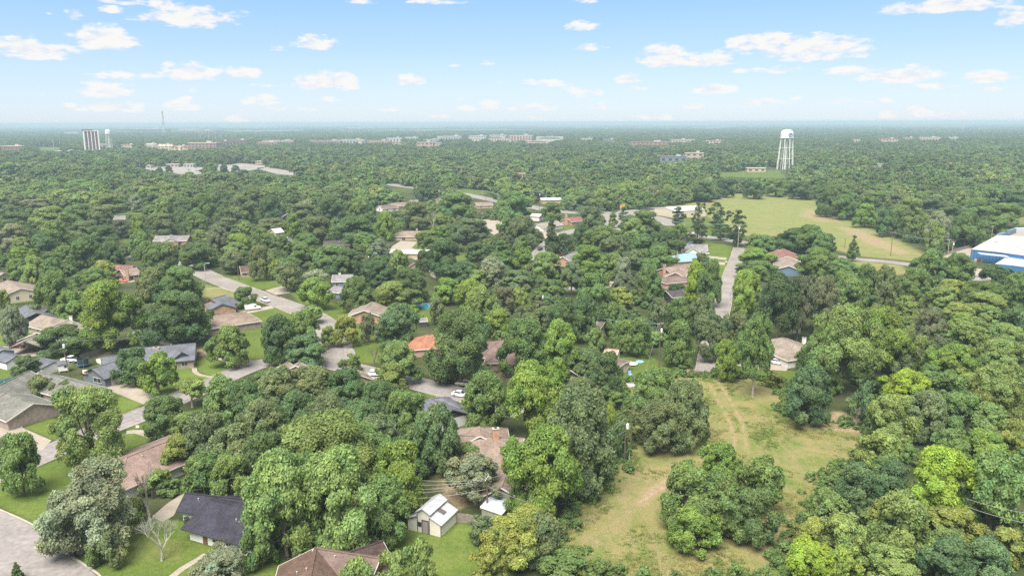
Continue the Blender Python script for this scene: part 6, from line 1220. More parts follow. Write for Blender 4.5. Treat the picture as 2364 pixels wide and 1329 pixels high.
    me.loops.add(len(Q) * 4 + len(ef) * 3); me.loops.foreach_set('vertex_index', np.concatenate([Q.ravel(), ef.ravel()]).astype(np.int32))
    me.polygons.add(len(Q) + len(ef)); me.polygons.foreach_set('loop_start', np.concatenate([np.arange(len(Q)) * 4, len(Q) * 4 + np.arange(len(ef)) * 3]).astype(np.int32))
    me.update(calc_edges=True)
    at = me.attributes.new('tint', 'FLOAT_COLOR', 'POINT'); C = np.full((len(allv), 4), .8, np.float32); C[:len(V), :3] = tint; C[:, 3] = 1
    at.data.foreach_set('color', C.ravel()); me.materials.append(m or M_LEAF)
    return me, bc
def make_ico():
    import bmesh
    bm = bmesh.new(); bmesh.ops.create_icosphere(bm, subdivisions=1, radius=1.0)
    v = np.array([tuple(x.co) for x in bm.verts]); f = np.array([[q.index for q in x.verts] for x in bm.faces]); bm.free(); return v, f
ICO = make_ico()
def trunk_mesh(name, boughs, R, H, clear, seed, m=None, thick=None):
    """tapered trunk from the ground (z = -clear .. ) with limbs reaching the boughs; crown base is z = 0"""
    rnd = random.Random(seed); mb = MB(); r0 = thick or max(.12, R * .052); lean = Vector((rnd.uniform(-.08, .08) * R, rnd.uniform(-.08, .08) * R, 0))
    top = Vector((0, 0, H * .62)) + lean; p0 = Vector((0, 0, -clear - .1)); fork = Vector((0, 0, H * .10)) + lean * .3
    mb.tube([p0, p0 + Vector((0, 0, .35)), (p0 + fork) / 2 + lean * .1, fork, (fork + top) / 2 + lean * .3, top], [r0 * 1.45, r0 * 1.05, r0 * .92, r0 * .85, r0 * .5, r0 * .15], m or M_BARK, 8)
    bs = list(boughs); rnd.shuffle(bs)
    for b in bs[:13]:
        b = Vector(b); s = fork.lerp(top, rnd.uniform(0, .55) if b.z > H * .35 else 0.0)
        mid = s.lerp(b, .5) + Vector((rnd.uniform(-.06, .06) * R, rnd.uniform(-.06, .06) * R, R * .06))
        mb.tube([s, mid, s.lerp(b, .98)], [r0 * .5, r0 * .32, r0 * .1], m or M_BARK, 5)
        for q in range(2):
            e = b + Vector((rnd.uniform(-1, 1), rnd.uniform(-1, 1), rnd.uniform(-.2, .8))) * R * .22
            mb.tube([mid, mid.lerp(e, .6), e], [r0 * .22, r0 * .14, r0 * .05], m or M_BARK, 4)
    me_o = mb.build(name); me = me_o.data; bpy.data.objects.remove(me_o); return me
# prototypes: (kind, size class) -> list of (crown mesh, trunk mesh, R, H)
PROTO = {}
SPEC = {'b': ('round', .86, 0.0), 'd': ('droop', .80, 0.05), 'c': ('cone', 1.55, 0.0), 'p': ('pine', 1.7, .05), 'u': ('umbrella', .60, .10), 'o': ('round', .78, .22), 's': ('round', .85, 0.0)}
SIZES = {'b': (2.6, 4.2, 6.2, 9.0), 'd': (5.0, 9.0), 'c': (2.6, 4.6), 'p': (3.0,), 'u': (3.2, 5.5), 'o': (3.0, 5.5, 8.0), 's': (1.2, 2.4)}
LEAF = {1.2: .15, 2.4: .20, 2.6: .22, 3.0: .25, 3.2: .25, 4.2: .27, 4.6: .27, 5.0: .29, 5.5: .30, 6.2: .31, 8.0: .33, 9.0: .34}
sd_ = 11
for k, (prof, asp, gap) in SPEC.items():
    for R in SIZES[k]:
        nv = 3 if (k == 'b' and R < 9) else 2 if R < 9 else (3 if k == 'b' else 2)
        if k in ('c', 'p', 'u', 's'): nv = 2
        lst = []
        for v in range(nv):
            sd_ += 1; H = R * asp * 2 * .95; cl = .9
            cm, boughs = crown_mesh('crown', prof, R, H, LEAF[R], sd_, 1.0, None, gap)
            tm = trunk_mesh('trunk', boughs, R, H, 1.0, sd_ + 500, M_BARKL if (k == 'u') else None)
            lst.append((cm, tm, R, H))
        PROTO[(k, R)] = lst
def pick(kind, R, rnd):
    S = SIZES[kind]; best = min(S, key=lambda s: abs(math.log(R / s))); return rnd.choice(PROTO[(kind, best)])
PAL = {'G': (0.170, 0.252, 0.082), 'D': (0.122, 0.188, 0.072), 'K': (0.090, 0.134, 0.058), 'L': (0.232, 0.308, 0.100), 'B': (0.215, 0.308, 0.070), 'Z': (0.262, 0.355, 0.052),
       'O': (0.180, 0.226, 0.100), 'S': (0.270, 0.305, 0.190), 'Y': (0.270, 0.312, 0.085), 'R': (0.165, 0.184, 0.100), 'M': (0.142, 0.220, 0.096)}
WORD = {'G': 'mid green', 'D': 'dark green', 'K': 'blackish green', 'L': 'light green', 'B': 'bright green', 'Z': 'vivid lime green', 'O': 'olive green', 'S': 'silvery green', 'Y': 'yellowish green', 'R': 'brownish green', 'M': 'bluish green'}
FIXN = 0
KNAME = {'b': 'broadleaf_tree', 'd': 'elm_tree', 'c': 'pyramid_tree', 'p': 'pine_tree', 'u': 'spreading_tree', 'o': 'open_tree', 's': 'shrub'}
KWORD = {'b': 'round leafy tree', 'd': 'drooping elm tree', 'c': 'cone shaped tree', 'p': 'loose pine tree', 'u': 'flat topped tree', 'o': 'thinly leaved tree', 's': 'rounded shrub'}
TREES = []      # placed: (x, y, R, top z)
TOBJ = []
def solve(xc, yt, yb, w, clear=None, kind='b'):
    """crown box in the photograph -> ground position, crown radius, crown height, clear stem"""
    ym = (yt + yb) / 2; z = 4.0; D = None
    for _ in range(12):
        p = P(xc, ym, z) if ym > 300 else P(xc, 300, z)
        q = math.hypot(p.y, CAM_H - z); a = math.atan2(CAM_H - z, p.y)
        cosv = 1.0; s = F_PX / (RMI @ np.array([p.x, p.y, p.z - CAM_H]))[2] * -1
        R = w / 2 / s; Vv = (yb - yt) / 2 / s
        Rz2 = Vv * Vv - (R * math.sin(a)) ** 2 * .8
        Rz = math.sqrt(max(Rz2, (.35 * R) ** 2)) / math.cos(a)
        Rz = min(Rz, R * 2.2 + 2)
        cl = clear if clear is not None else (.25 if kind == 's' else min(1.6, .22 * Rz))
        z = z * .4 + (cl + Rz) * .6
    return p.x, p.y, R, 2 * Rz, cl
rt = random.Random(99)
def tree(xc, yt, yb, w, col='G', kind='b', clear=None, label=None, name=None):
    if kind == 'b' and w < 14 * 1: kind = 'b'
    x, y, R, H, cl = solve(xc, yt, yb, w, clear, kind)
    if R < 1.7 and kind == 'b': kind = 's'
    cm, tm, pR, pH = pick(kind, R, rt)
    root = empty(name or KNAME[kind], (x, y, 0), rt.uniform(0, 6.28))
    sx = R / pR; sz = H / pH; k = rt.uniform(.9, 1.12); h = rt.uniform(-.06, .06)
    c = [v * k for v in PAL[col]]; c[0] *= 1 + h; c[2] *= 1 - h
    cr = bpy.data.objects.new('crown', cm); COL.objects.link(cr); cr.parent = root; cr.location = (0, 0, cl); cr.scale = (sx, sx, sz); cr.color = (*c, 1)
    tr = bpy.data.objects.new('trunk', tm); COL.objects.link(tr); tr.parent = root; tr.location = (0, 0, cl)
    tr.scale = (sx, sx, sz)
    if cl > 1.0 * sz:       # long clear stem: a lower stem of its own length under the same mesh
        tr.location = (0, 0, cl); tr.scale = (sx, sx, sz)
        mb = MB(); r = .05 * R + .06; mb.tube([(0, 0, -cl - .1), (0, 0, -cl + .3), (0, 0, -sz * .8)], [r * 1.4, r, r * .9], M_BARKL if kind in 'uo' else M_BARK, 8)
        st = mb.build('lower_stem', tr); st.scale = (1 / sx, 1 / sx, 1 / sz)
        st.name = 'lower_stem'
    TREES.append((x, y, R, cl + H)); TOBJ.append(dict(o=root, x=xc, y=(yt + yb) / 2, col=col, kind=kind, R=R, label=label, w=w))
    return root
# crown boxes read from the photograph: centre x, top, bottom, width, colour, kind[, clear stem]
T = """
368 386 405 18 D b|389 382 398 18 D b|517 379 400 20 D b|543 382 398 20 D b|488 376 402 30 G b|437 397 413 26 G b|560 392 408 30 D b|330 389 403 24 G b
198 898 1058 168 L o 2.5|45 1004 1130 100 G b|440 872 914 76 L u 3.2|373 915 1005 108 D b|430 952 1012 78 L b|412 1006 1082 84 Y b|205 1073 1257 212 S o|250 1225 1300 86 O o|216 1250 1302 46 G s|318 1148 1204 52 L s|366 1084 1140 90 G s|431 1191 1206 17 K s|428 1170 1190 26 L s|508 1262 1345 130 S o|38 1297 1337 34 D c
308 805 882 84 D b|364 816 903 82 B b|243 868 888 22 D s|90 866 916 56 O u|124 884 920 34 O s|155 876 916 48 D b|58 822 868 62 D b|249 645 792 148 B b 2.4|128 624 728 96 G b|172 670 750 90 G b|217 618 665 90 G b|238 600 645 64 Y b|8 668 706 36 L b|30 705 792 72 S o|150 748 816 130 D b 1.0|200 760 812 80 G b
40 596 645 60 G b|78 590 660 62 L b|122 594 656 60 G b|350 616 705 78 O b|414 614 700 124 G b|408 670 792 165 D b|345 700 775 60 O b|455 690 770 66 G b|496 722 752 40 O o|529 750 836 102 G b 1.6|565 661 706 54 G b 1.0
366 563 618 84 G b|452 560 616 84 D b|538 580 628 66 O b|545 560 600 60 L b|597 568 640 52 O b|627 585 640 40 L o|662 596 628 60 G b|666 607 666 86 O u|727 623 660 80 S u|730 640 706 96 B u 1.6|745 574 620 60 G b|800 575 634 76 D b|826 636 715 82 G b|870 600 655 86 D b|945 618 697 108 D b|910 648 712 118 L b|918 700 795 110 M b|942 702 738 62 B b|798 726 790 74 Y b 1.2|852 722 786 48 R o|757 752 798 46 L b
640 725 830 96 D b|698 716 815 96 G b|718 704 745 64 L b|708 770 845 112 M b|812 816 858 58 G b|920 789 878 98 L b|906 840 902 78 L b|1063 719 878 160 D b|1010 689 744 42 O b|1032 643 698 72 B b|1085 646 718 70 B b|1110 660 745 76 L b|1148 716 775 66 B b|1162 664 718 56 R b|1198 665 716 44 Y b|1215 707 765 62 O b|1258 708 760 66 O b|1212 738 858 118 G b|1288 742 862 96 B b|1300 690 782 84 D b|1352 682 780 74 D b|1372 632 722 86 G b|1320 606 668 62 O b 2.5|1275 646 690 62 G b|1195 624 664 78 O b|1137 594 652 66 S b|1066 604 652 80 D b|1104 624 660 54 L b|1022 554 636 78 D b|978 578 622 42 D b|922 578 626 48 L b|1098 560 606 66 D b|1157 557 622 72 G c|1208 546 621 56 B c|1258 583 640 78 L b|1357 568 625 76 B b|1415 586 640 62 G b|1440 596 648 42 S b|1442 632 682 64 R b|1482 632 690 44 O b|1432 664 708 62 Y b|1415 700 770 58 G b|1448 740 812 62 G b|1374 758 818 54 L b|1356 806 872 100 M b|1400 815 908 80 D b|1436 742 800 56 G b
1120 862 990 122 G b|1232 838 1000 130 B b|1342 872 960 90 O b|1340 902 1128 172 O b|1255 988 1188 170 B b|1384 848 912 92 M b|1424 905 942 44 G b|1432 978 1052 40 D b|1408 928 1028 36 B b|1510 852 960 120 G b|1585 880 1025 116 O b|1520 925 1035 120 O b|1655 1022 1125 106 B b|1588 1072 1205 138 G b|1668 1098 1232 140 G b|1752 1058 1185 116 G b|1738 1128 1245 118 D b|1640 1130 1225 110 L b|1600 1170 1265 120 B b|1356 1122 1154 42 G s|1225 1164 1240 110 Y b|1180 1190 1300 130 Y b|1262 1190 1300 90 O b|1320 1255 1345 150 G b|1110 1190 1248 70 O o|1130 1260 1345 80 Y b|972 1254 1400 92 L b|905 1280 1420 110 L b|825 1292 1425 100 L b|1098 1046 1142 134 S o 2.2|1228 1134 1208 40 G b
948 905 1000 92 G b|1010 938 1078 108 M b|1078 1020 1072 90 G b|725 960 1170 270 L b|655 1045 1270 180 L b|780 1040 1262 200 L b|850 985 1120 150 G b|922 1025 1180 130 B b|880 1100 1245 125 G b|960 980 1090 100 D b|602 1190 1300 80 G b|860 958 1040 110 O b
512 868 975 100 L b|566 880 985 100 D b|640 850 950 120 O b|722 845 940 120 O b|800 853 945 104 D b|872 880 975 104 D b|922 905 1005 80 G b|600 925 1040 116 O b|682 905 1010 120 D b|762 905 1010 118 O b|838 925 1020 100 D b|478 955 1080 110 O b|542 985 1110 120 O b|612 1000 1130 104 D b|470 1045 1142 104 G b|532 1050 1152 104 G b|448 990 1060 74 D b|700 960 1040 90 D b
1477 735 815 62 G b|1524 690 775 60 O b|1570 690 765 66 G b|1620 682 772 66 O b|1568 742 838 76 G b|1580 826 852 56 D s|1640 720 822 84 O b|1700 722 812 90 O o|1745 730 860 84 G o 6.5|1676 785 870 62 B b|1789 856 892 46 Y s|1604 604 692 52 Z b|1642 602 700 54 G b|1618 584 614 36 O b|1500 612 690 62 G b|1560 655 684 42 K s|1520 568 620 84 G b|1464 578 620 54 O b|1746 572 612 84 B b|1764 544 582 60 G b|1752 602 642 96 G b|1720 626 726 76 B b 2.5|1800 634 760 84 K b 5|1845 640 758 76 R b 4|1896 642 748 88 R b 3|1966 634 716 72 G b|1758 702 758 44 D b|1888 574 642 86 G b|1946 598 652 74 G b|1970 544 598 28 D c|1832 528 576 80 D b|1872 520 582 76 G b|1902 540 592 62 G b|1846 810 846 30 D s
1950 708 880 150 G b 4|2040 712 850 130 B b|1905 748 850 90 G b|2085 760 860 70 O b|1866 848 970 118 M b|2000 880 978 58 S o|2092 853 932 116 Z b|2060 912 1028 106 G b|2140 905 1010 110 O b|2215 908 1005 100 G b|2280 930 1015 92 G b|2300 845 970 136 G b|2186 858 928 92 D b|2030 992 1078 94 L b|2195 992 1062 84 G b|2278 994 1072 98 B b|2172 1035 1188 156 Z b|1980 1072 1176 100 M b|2062 1066 1170 90 S b|2340 972 1056 86 Y d|2300 1045 1215 140 D b|1914 1132 1212 88 L b|2040 1160 1235 80 Y b|2080 1140 1290 150 G b|2200 1168 1245 120 Y b|1940 1185 1290 110 G b|1870 1196 1290 80 Y b|1870 1245 1345 120 Z b|1945 1265 1345 90 L b|2065 1255 1345 130 O b|2190 1242 1345 120 M b|2280 1245 1345 120 S b|2330 1220 1300 90 Y b
1947 628 692 58 G b|2000 612 690 58 G b|2042 616 700 56 O b|2110 620 692 72 G b|2150 578 650 80 G b|2215 586 656 84 G b|2195 645 685 66 Y b|2296 612 658 66 D b|2270 648 696 96 G b|2350 630 712 70 G b|2002 680 718 58 S b|2094 684 728 52 G b|2172 664 712 76 G b|2212 700 742 76 Y b|2276 675 728 100 L b|2286 706 748 58 G b|2345 712 778 70 S b|2146 716 802 84 R b|2222 722 772 70 B b|2248 735 818 100 L b|2322 746 802 92 G b|2312 784 864 112 L b|2114 776 858 66 G b|2196 794 882 104 L b|2046 778 848 38 B b|2266 818 872 46 D b|2240 860 905 70 G b|1930 850 905 50 D b|1985 790 870 60 D b|2150 840 890 60 D b
43 449 486 38 O b|20 474 502 44 O b|84 460 488 70 S b|155 436 472 68 D b|36 490 522 70 D b|110 478 520 76 L b|182 472 512 54 G b|245 450 488 74 L b|232 478 522 58 O b|277 508 546 46 R b|190 512 548 66 O b|128 510 572 62 L b|30 518 572 66 S b|236 522 564 66 D b|320 500 548 36 B b|325 537 592 52 G b|375 494 546 72 O b 2.5|350 474 502 42 G b|350 432 478 58 L b|313 451 486 34 S b|380 455 500 42 L b|466 448 502 68 G b|458 495 538 54 G b|464 531 558 38 L b|500 520 578 42 O b|340 558 616 50 G b|385 560 616 64 O b|50 548 584 46 L b|100 540 588 58 D b|198 546 612 66 G b|254 560 614 56 D b|150 568 608 50 G b|50 570 612 60 B b
558 452 514 72 O b|536 441 472 34 L b|624 452 504 62 D b|624 504 533 70 O b|526 504 530 62 O b|566 512 538 40 L b|506 524 580 54 R b|552 540 592 70 B b|606 529 568 42 G b|650 544 584 50 G b|676 495 546 44 B b|704 540 584 66 G b|730 501 558 68 O b|820 502 562 98 D b|890 489 550 44 B b|832 457 510 66 G b|696 470 502 62 O b|762 458 507 62 D b|772 566 620 80 G b|842 537 572 60 G b|876 552 594 46 S b|702 564 612 76 G b
960 468 524 72 O b|1020 493 528 46 L b|1050 447 500 84 G b|978 422 460 42 D b|1035 419 455 52 G b|1088 506 556 100 O b|1016 522 553 46 B b|990 534 574 66 G b|1170 478 536 52 G b 2.5|1184 442 502 92 G b|1204 500 566 86 O b|1274 508 584 46 K c|1274 468 508 50 G b|1360 446 487 62 O b|1366 478 536 58 O b 1.5|1300 540 584 50 K b|1342 518 562 38 D b|1392 522 572 84 G b|1415 482 522 24 B c|1484 487 536 92 G b|1462 505 545 60 L b|1440 478 522 30 K p|1566 478 522 42 K p|1612 468 532 32 K p|1610 510 564 54 K p|1654 468 522 46 K p|1702 486 562 50 K p|1664 508 550 40 D p|1744 540 574 52 L b|1484 540 580 60 G b|1540 530 586 76 D b|1416 545 590 62 O b|1570 518 548 32 B b|1394 440 482 52 G b|1440 426 470 54 L b|1492 442 480 44 G b|1544 433 470 38 G b|1625 418 462 58 D b|1676 413 452 42 D b
1930 428 472 78 G b|1912 438 496 48 D b|1950 450 502 58 G b|1998 472 520 54 B b|2044 485 540 48 D b|2100 458 530 80 L b|2116 498 532 44 L u 6.0|2168 490 562 64 S b|2232 492 564 68 G b|2250 528 564 42 B b|2160 514 575 42 L b|2020 445 480 60 G b|2156 452 490 72 O b|2258 458 502 74 G b|1740 420 455 50 D b|1790 415 450 52 G b|1850 420 456 60 D b|2320 470 520 70 G b|2300 500 535 60 G b|2340 440 480 70 D b|2200 470 505 60 D b
"""
for line in T.replace('\n', '|').split('|'):
    q = line.split()
    if len(q) < 6: continue
    a = list(map(float, q[:4]))
    if a[0] > 1830 and a[2] > 700: q[4] = {'G': rt.choice('GLL'), 'O': rt.choice('GOL'), 'L': rt.choice('LB'), 'D': 'G', 'S': 'M'}.get(q[4], q[4])
    if a[0] < 1000 and 640 < a[2] < 860: a[3] *= .93; a[1] += (a[2] - a[1]) * .04
    tree(*a, col=q[4], kind=q[5], clear=float(q[6]) if len(q) > 6 else None)
# ================================================================== the rest of the canopy: woods that nobody could count
rg = np.random.default_rng(5)
KP = []
for ki, poly in enumerate(KEEP):
    a = np.array(poly, float); KP.append((a[:, 0].min(), a[:, 1].min(), a[:, 0].max(), a[:, 1].max(), poly, KDEP.get(ki, 1e9)))
GAPS = [(480, 565, 600, 380, .5)]
def candidates():
    X, Y, S = [], [], []
    D = 95.0
    while D < 30000:
        sp = 8.2 if D < 620 else 12.5 if D < 900 else 12.5 + (D - 900) * .0058 if D < 2600 else max(22.0, D * .0085)
        half = D * .76 + 25; n = int(2 * half / sp); x = (np.arange(n) - n / 2) * sp + rg.uniform(-.45, .45, n) * sp; y = D + rg.uniform(-.45, .45, n) * sp
        X.append(x); Y.append(y); S.append(np.full(n, sp)); D += sp * (.9 if D < 4000 else 1.6)
    return np.concatenate(X), np.concatenate(Y), np.concatenate(S)
X, Y, S = candidates()
R = S * np.clip(rg.lognormal(-.50, .24, len(X)), .36, 1.05); R = np.maximum(R, 3.2)
far_ = Y > 2500
Hc = np.where(far_, rg.uniform(9, 15, len(X)), np.clip(R * rg.uniform(1.1, 1.5, len(X)), 6, 16))
small = (Y < 620) ; R = np.where(small, rg.uniform(1.8, 3.4, len(X)), R); Hc = np.where(small, R * rg.uniform(1.1, 1.6, len(X)), Hc)
Z = np.where(small, 0.2, rg.uniform(.3, 1.5, len(X)))
okm = np.ones(len(X), bool)
pts_z = (0.15, .55, 1.0)
def proj(X, Y, Zz):
    q = np.stack([X, Y, Zz - CAM_H]); q = RMI @ q; w_ = np.minimum(q[2], -1e-3); return W_PX / 2 - F_PX * q[0] / w_, H_PX / 2 + F_PX * q[1] / w_
tests = []
for fz in pts_z:
    for fx in (-.95, 0, .95): tests.append(proj(X + R * fx * (1 if fz < .9 else .4), Y, (Z + Hc) * fz))
for (x0, y0, x1, y1, poly, dep_) in KP:
    for (u, v) in tests:
        k = okm & (Y < dep_ + 18) & (u > x0) & (u < x1) & (v > y0) & (v < y1)
        if k.any():
            idx = np.where(k)[0]; okm[idx[in_poly(u[idx], v[idx], poly)]] = False
# not inside the trees placed one by one, nor bushes that stand well in the open
TA = np.array(TREES)
for (tx, ty, tr, th) in TREES:
    d = np.hypot(X - tx, Y - ty); okm &= ~(d < (tr * .82 + np.where(small, .2, R * .55)))
u0, v0 = proj(X, Y, Z * 0)
# open country far off: fields between the woods
def vnoise(x, y, s, seed):
    r = np.random.default_rng(seed); G = r.uniform(0, 1, (256, 256)); fx, fy = x / s, y / s; ix, iy = np.floor(fx).astype(int), np.floor(fy).astype(int); tx, ty = fx - ix, fy - iy; tx = tx * tx * (3 - 2 * tx); ty = ty * ty * (3 - 2 * ty)
    g = lambda a, b: G[a % 256, b % 256]; return (g(ix, iy) * (1 - tx) + g(ix + 1, iy) * tx) * (1 - ty) + (g(ix, iy + 1) * (1 - tx) + g(ix + 1, iy + 1) * tx) * ty
open_n = vnoise(X, Y * .55, 900, 3) * .6 + vnoise(X, Y * .55, 330, 4) * .4
okm &= ~((Y > 4200) & (open_n < np.clip((Y - 4200) / 5000, 0, .34) + .20))
okm &= ~((Y > 1400) & (Y <= 4200) & (vnoise(X, Y, 70, 9) < .10))
okm &= ~((v0 < 334) & (v0 > 312) & (u0 > 880) & (u0 < 1330) & (rg.uniform(0, 1, len(X)) < .55))
okm &= ~((u0 < -260) | (u0 > 2620)) 
# near bushes only where woods stand
near_wood = (u0 > 1950) | ((u0 > 1130) & (u0 < 1560) & (v0 < 800)) | ((u0 > 430) & (u0 < 1010) & (v0 > 860)) | (v0 < 640)
okm &= ~(small & ~near_wood)
X, Y, R, Hc, Z, small, u0, v0 = (a[okm] for a in (X, Y, R, Hc, Z, small, u0, v0))
n = len(X)
tri_ = sum(len(m_.polygons) * 2 for m_ in bpy.data.meshes); print('TRIS', tri_)
print('woodland instances', n, 'of them near', int(small.sum()))
# prototypes for the woods: three detail levels
protos = bpy.data.collections.new('woodland_kinds')
PF = []
sd2 = 900
for (lv, leaf, dens, fine, Rp, cnt) in ((0, .42, 1.0, True, 5.0, 5), (1, .85, .9, False, 5.0, 5), (2, 1.7, .9, False, 5.0, 4)):
    for k in range(cnt):
        sd2 += 1; cm, bo = crown_mesh('crown', ('round', 'round', 'round', 'droop', 'cone')[k % 5], Rp, Rp * 1.5, leaf, sd2, dens, M_LEAFI, 0.0, fine)
        o = bpy.data.objects.new('woodland_tree', cm); PF.append((lv, len(PF))); protos.objects.link(o); o.name = 'woodland_tree_%02d' % len(PF)
lvl = np.where(Y < 750, 0, np.where(Y < 1900, 1, 2)); cnts = (5, 5, 4); offs = (0, 5, 10)
kindi = np.array([offs[l] + int(rg.integers(0, cnts[l])) for l in lvl], np.int32)
pal = [PAL['G'], PAL['D'], PAL['O'], PAL['G'], PAL['L'], PAL['K'], PAL['D'], PAL['R']]
base = np.array([pal[i] for i in rg.integers(0, len(pal), n)]); mixc = np.array(PAL['G']) * .95
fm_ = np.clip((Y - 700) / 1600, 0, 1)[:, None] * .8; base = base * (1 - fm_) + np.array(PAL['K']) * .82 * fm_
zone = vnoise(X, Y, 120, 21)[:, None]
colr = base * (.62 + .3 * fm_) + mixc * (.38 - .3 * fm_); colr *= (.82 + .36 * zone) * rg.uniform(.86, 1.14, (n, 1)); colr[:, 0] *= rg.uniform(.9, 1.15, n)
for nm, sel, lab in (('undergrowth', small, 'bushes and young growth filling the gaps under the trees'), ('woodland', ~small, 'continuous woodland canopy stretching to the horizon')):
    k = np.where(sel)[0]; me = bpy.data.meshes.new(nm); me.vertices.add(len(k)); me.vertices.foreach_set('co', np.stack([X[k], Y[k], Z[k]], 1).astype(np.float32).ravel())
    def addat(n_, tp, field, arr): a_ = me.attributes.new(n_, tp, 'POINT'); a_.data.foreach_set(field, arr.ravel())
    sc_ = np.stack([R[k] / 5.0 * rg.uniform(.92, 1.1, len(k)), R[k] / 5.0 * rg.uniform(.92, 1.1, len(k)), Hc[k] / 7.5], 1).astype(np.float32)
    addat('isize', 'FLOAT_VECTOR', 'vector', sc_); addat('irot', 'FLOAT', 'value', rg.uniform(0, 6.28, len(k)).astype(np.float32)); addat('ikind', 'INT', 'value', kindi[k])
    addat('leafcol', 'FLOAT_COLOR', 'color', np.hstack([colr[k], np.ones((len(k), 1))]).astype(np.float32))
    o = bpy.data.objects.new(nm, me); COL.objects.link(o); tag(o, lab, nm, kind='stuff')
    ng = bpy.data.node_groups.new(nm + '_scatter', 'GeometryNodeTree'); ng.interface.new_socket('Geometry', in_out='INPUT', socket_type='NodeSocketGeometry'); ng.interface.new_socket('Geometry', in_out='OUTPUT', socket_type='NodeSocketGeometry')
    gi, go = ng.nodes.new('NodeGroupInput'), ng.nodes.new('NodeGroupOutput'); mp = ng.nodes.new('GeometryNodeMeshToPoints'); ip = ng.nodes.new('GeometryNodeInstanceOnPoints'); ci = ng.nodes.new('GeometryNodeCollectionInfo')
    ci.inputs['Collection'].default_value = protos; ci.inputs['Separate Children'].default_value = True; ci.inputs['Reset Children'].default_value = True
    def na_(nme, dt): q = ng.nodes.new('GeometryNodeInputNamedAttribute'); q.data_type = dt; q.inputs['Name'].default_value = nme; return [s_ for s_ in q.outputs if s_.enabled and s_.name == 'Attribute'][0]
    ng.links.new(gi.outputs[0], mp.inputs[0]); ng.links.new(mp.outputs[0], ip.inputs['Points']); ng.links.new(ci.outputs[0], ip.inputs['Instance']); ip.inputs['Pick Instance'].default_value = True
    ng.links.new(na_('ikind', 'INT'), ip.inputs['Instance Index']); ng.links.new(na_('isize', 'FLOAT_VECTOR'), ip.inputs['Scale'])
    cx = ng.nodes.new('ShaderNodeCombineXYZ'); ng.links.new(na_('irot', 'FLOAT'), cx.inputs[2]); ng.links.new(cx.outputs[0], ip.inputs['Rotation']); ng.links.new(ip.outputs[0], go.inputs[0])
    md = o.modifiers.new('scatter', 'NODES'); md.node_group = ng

# ================================================================== grass tufts and weeds of the meadow
def blob_proto(name, nblade, h, r, seed, m, tri=True):
    r_ = np.random.default_rng(seed); a = r_.uniform(0, 6.28, nblade); rad = r * np.sqrt(r_.uniform(0, 1, nblade)); x, y = rad * np.cos(a), rad * np.sin(a); hh = h * r_.uniform(.5, 1.1, nblade); w_ = r * .16; b = r_.uniform(0, 6.28, nblade)
    v = np.stack([np.stack([x - w_ * np.cos(b), y - w_ * np.sin(b), x * 0], 1), np.stack([x + w_ * np.cos(b), y + w_ * np.sin(b), x * 0], 1), np.stack([x * 1.5, y * 1.5, hh], 1)], 1).reshape(-1, 3)
    me = bpy.data.meshes.new(name); me.from_pydata(v.tolist(), [], np.arange(nblade * 3).reshape(-1, 3).tolist()); at = me.attributes.new('tint', 'FLOAT_COLOR', 'POINT'); c = np.ones((nblade * 3, 4)); c[:, :3] *= np.repeat(r_.uniform(.8, 1.2, nblade), 3)[:, None]; at.data.foreach_set('color', c.astype(np.float32).ravel()); me.materials.append(m); return me
tp = bpy.data.collections.new('tuft_kinds')
for k in range(4): o = bpy.data.objects.new('grass_tuft_%02d' % k, blob_proto('grass_tuft', 16, .10 + .03 * k, .32, 60 + k, M_LEAFI)); tp.objects.link(o)
def scatter(nm, lab, pos, scl, kinds, cols, coll, stuffname):
    me = bpy.data.meshes.new(nm); me.vertices.add(len(pos)); me.vertices.foreach_set('co', pos.astype(np.float32).ravel())
    for n_, tp_, f_, arr in (('isize', 'FLOAT_VECTOR', 'vector', scl), ('irot', 'FLOAT', 'value', rg.uniform(0, 6.28, len(pos))), ('ikind', 'INT', 'value', kinds), ('leafcol', 'FLOAT_COLOR', 'color', np.hstack([cols, np.ones((len(pos), 1))]))):
        a_ = me.attributes.new(n_, tp_, 'POINT'); a_.data.foreach_set(f_, np.asarray(arr, np.int32 if tp_ == 'INT' else np.float32).ravel())
    o = bpy.data.objects.new(nm, me); COL.objects.link(o); tag(o, lab, stuffname, kind='stuff'); base_ng = bpy.data.node_groups['woodland_scatter'].copy(); base_ng.name = nm + '_scatter'
    for nn in base_ng.nodes:
        if nn.bl_idname == 'GeometryNodeCollectionInfo': nn.inputs['Collection'].default_value = coll
    md = o.modifiers.new('scatter', 'NODES'); md.node_group = base_ng
polyM = [P(*p) for p in MEADOW[0][0]]; xs = [p.x for p in polyM]; ys = [p.y for p in polyM]
cx_ = rg.uniform(min(xs), max(xs), 60000); cy_ = rg.uniform(min(ys), max(ys), 60000); k = in_poly(cx_, cy_, polyM) & (vnoise(cx_, cy_, 3.5, 71) * .6 + vnoise(cx_, cy_, 13, 72) * .4 > rg.uniform(.38, .95, 60000)); tr_ = np.full(60000, 9.0)
for pts_, wd_, v_ in TRACK[:5]:
    gg = [P(*p) for p in pts_]
    for a, b in zip(gg[:-1], gg[1:]): tr_ = np.minimum(tr_, seg_dist(cx_, cy_, a, b) - wd_ * .9)
k &= tr_ > .3; cx_, cy_ = cx_[k], cy_[k]
tc_ = np.where((vnoise(cx_, cy_, 9, 73) > .5)[:, None], np.array([.25, .24, .085]), np.array([.13, .19, .04])) * rg.uniform(.75, 1.2, (len(cx_), 1))
scatter('meadow_grass', 'rough grass tufts scattered over the mown meadow', np.stack([cx_, cy_, cx_ * 0], 1), rg.uniform(.6, 1.5, (len(cx_), 1)) * np.ones((1, 3)), rg.integers(0, 4, len(cx_)), tc_, tp, 'grass')
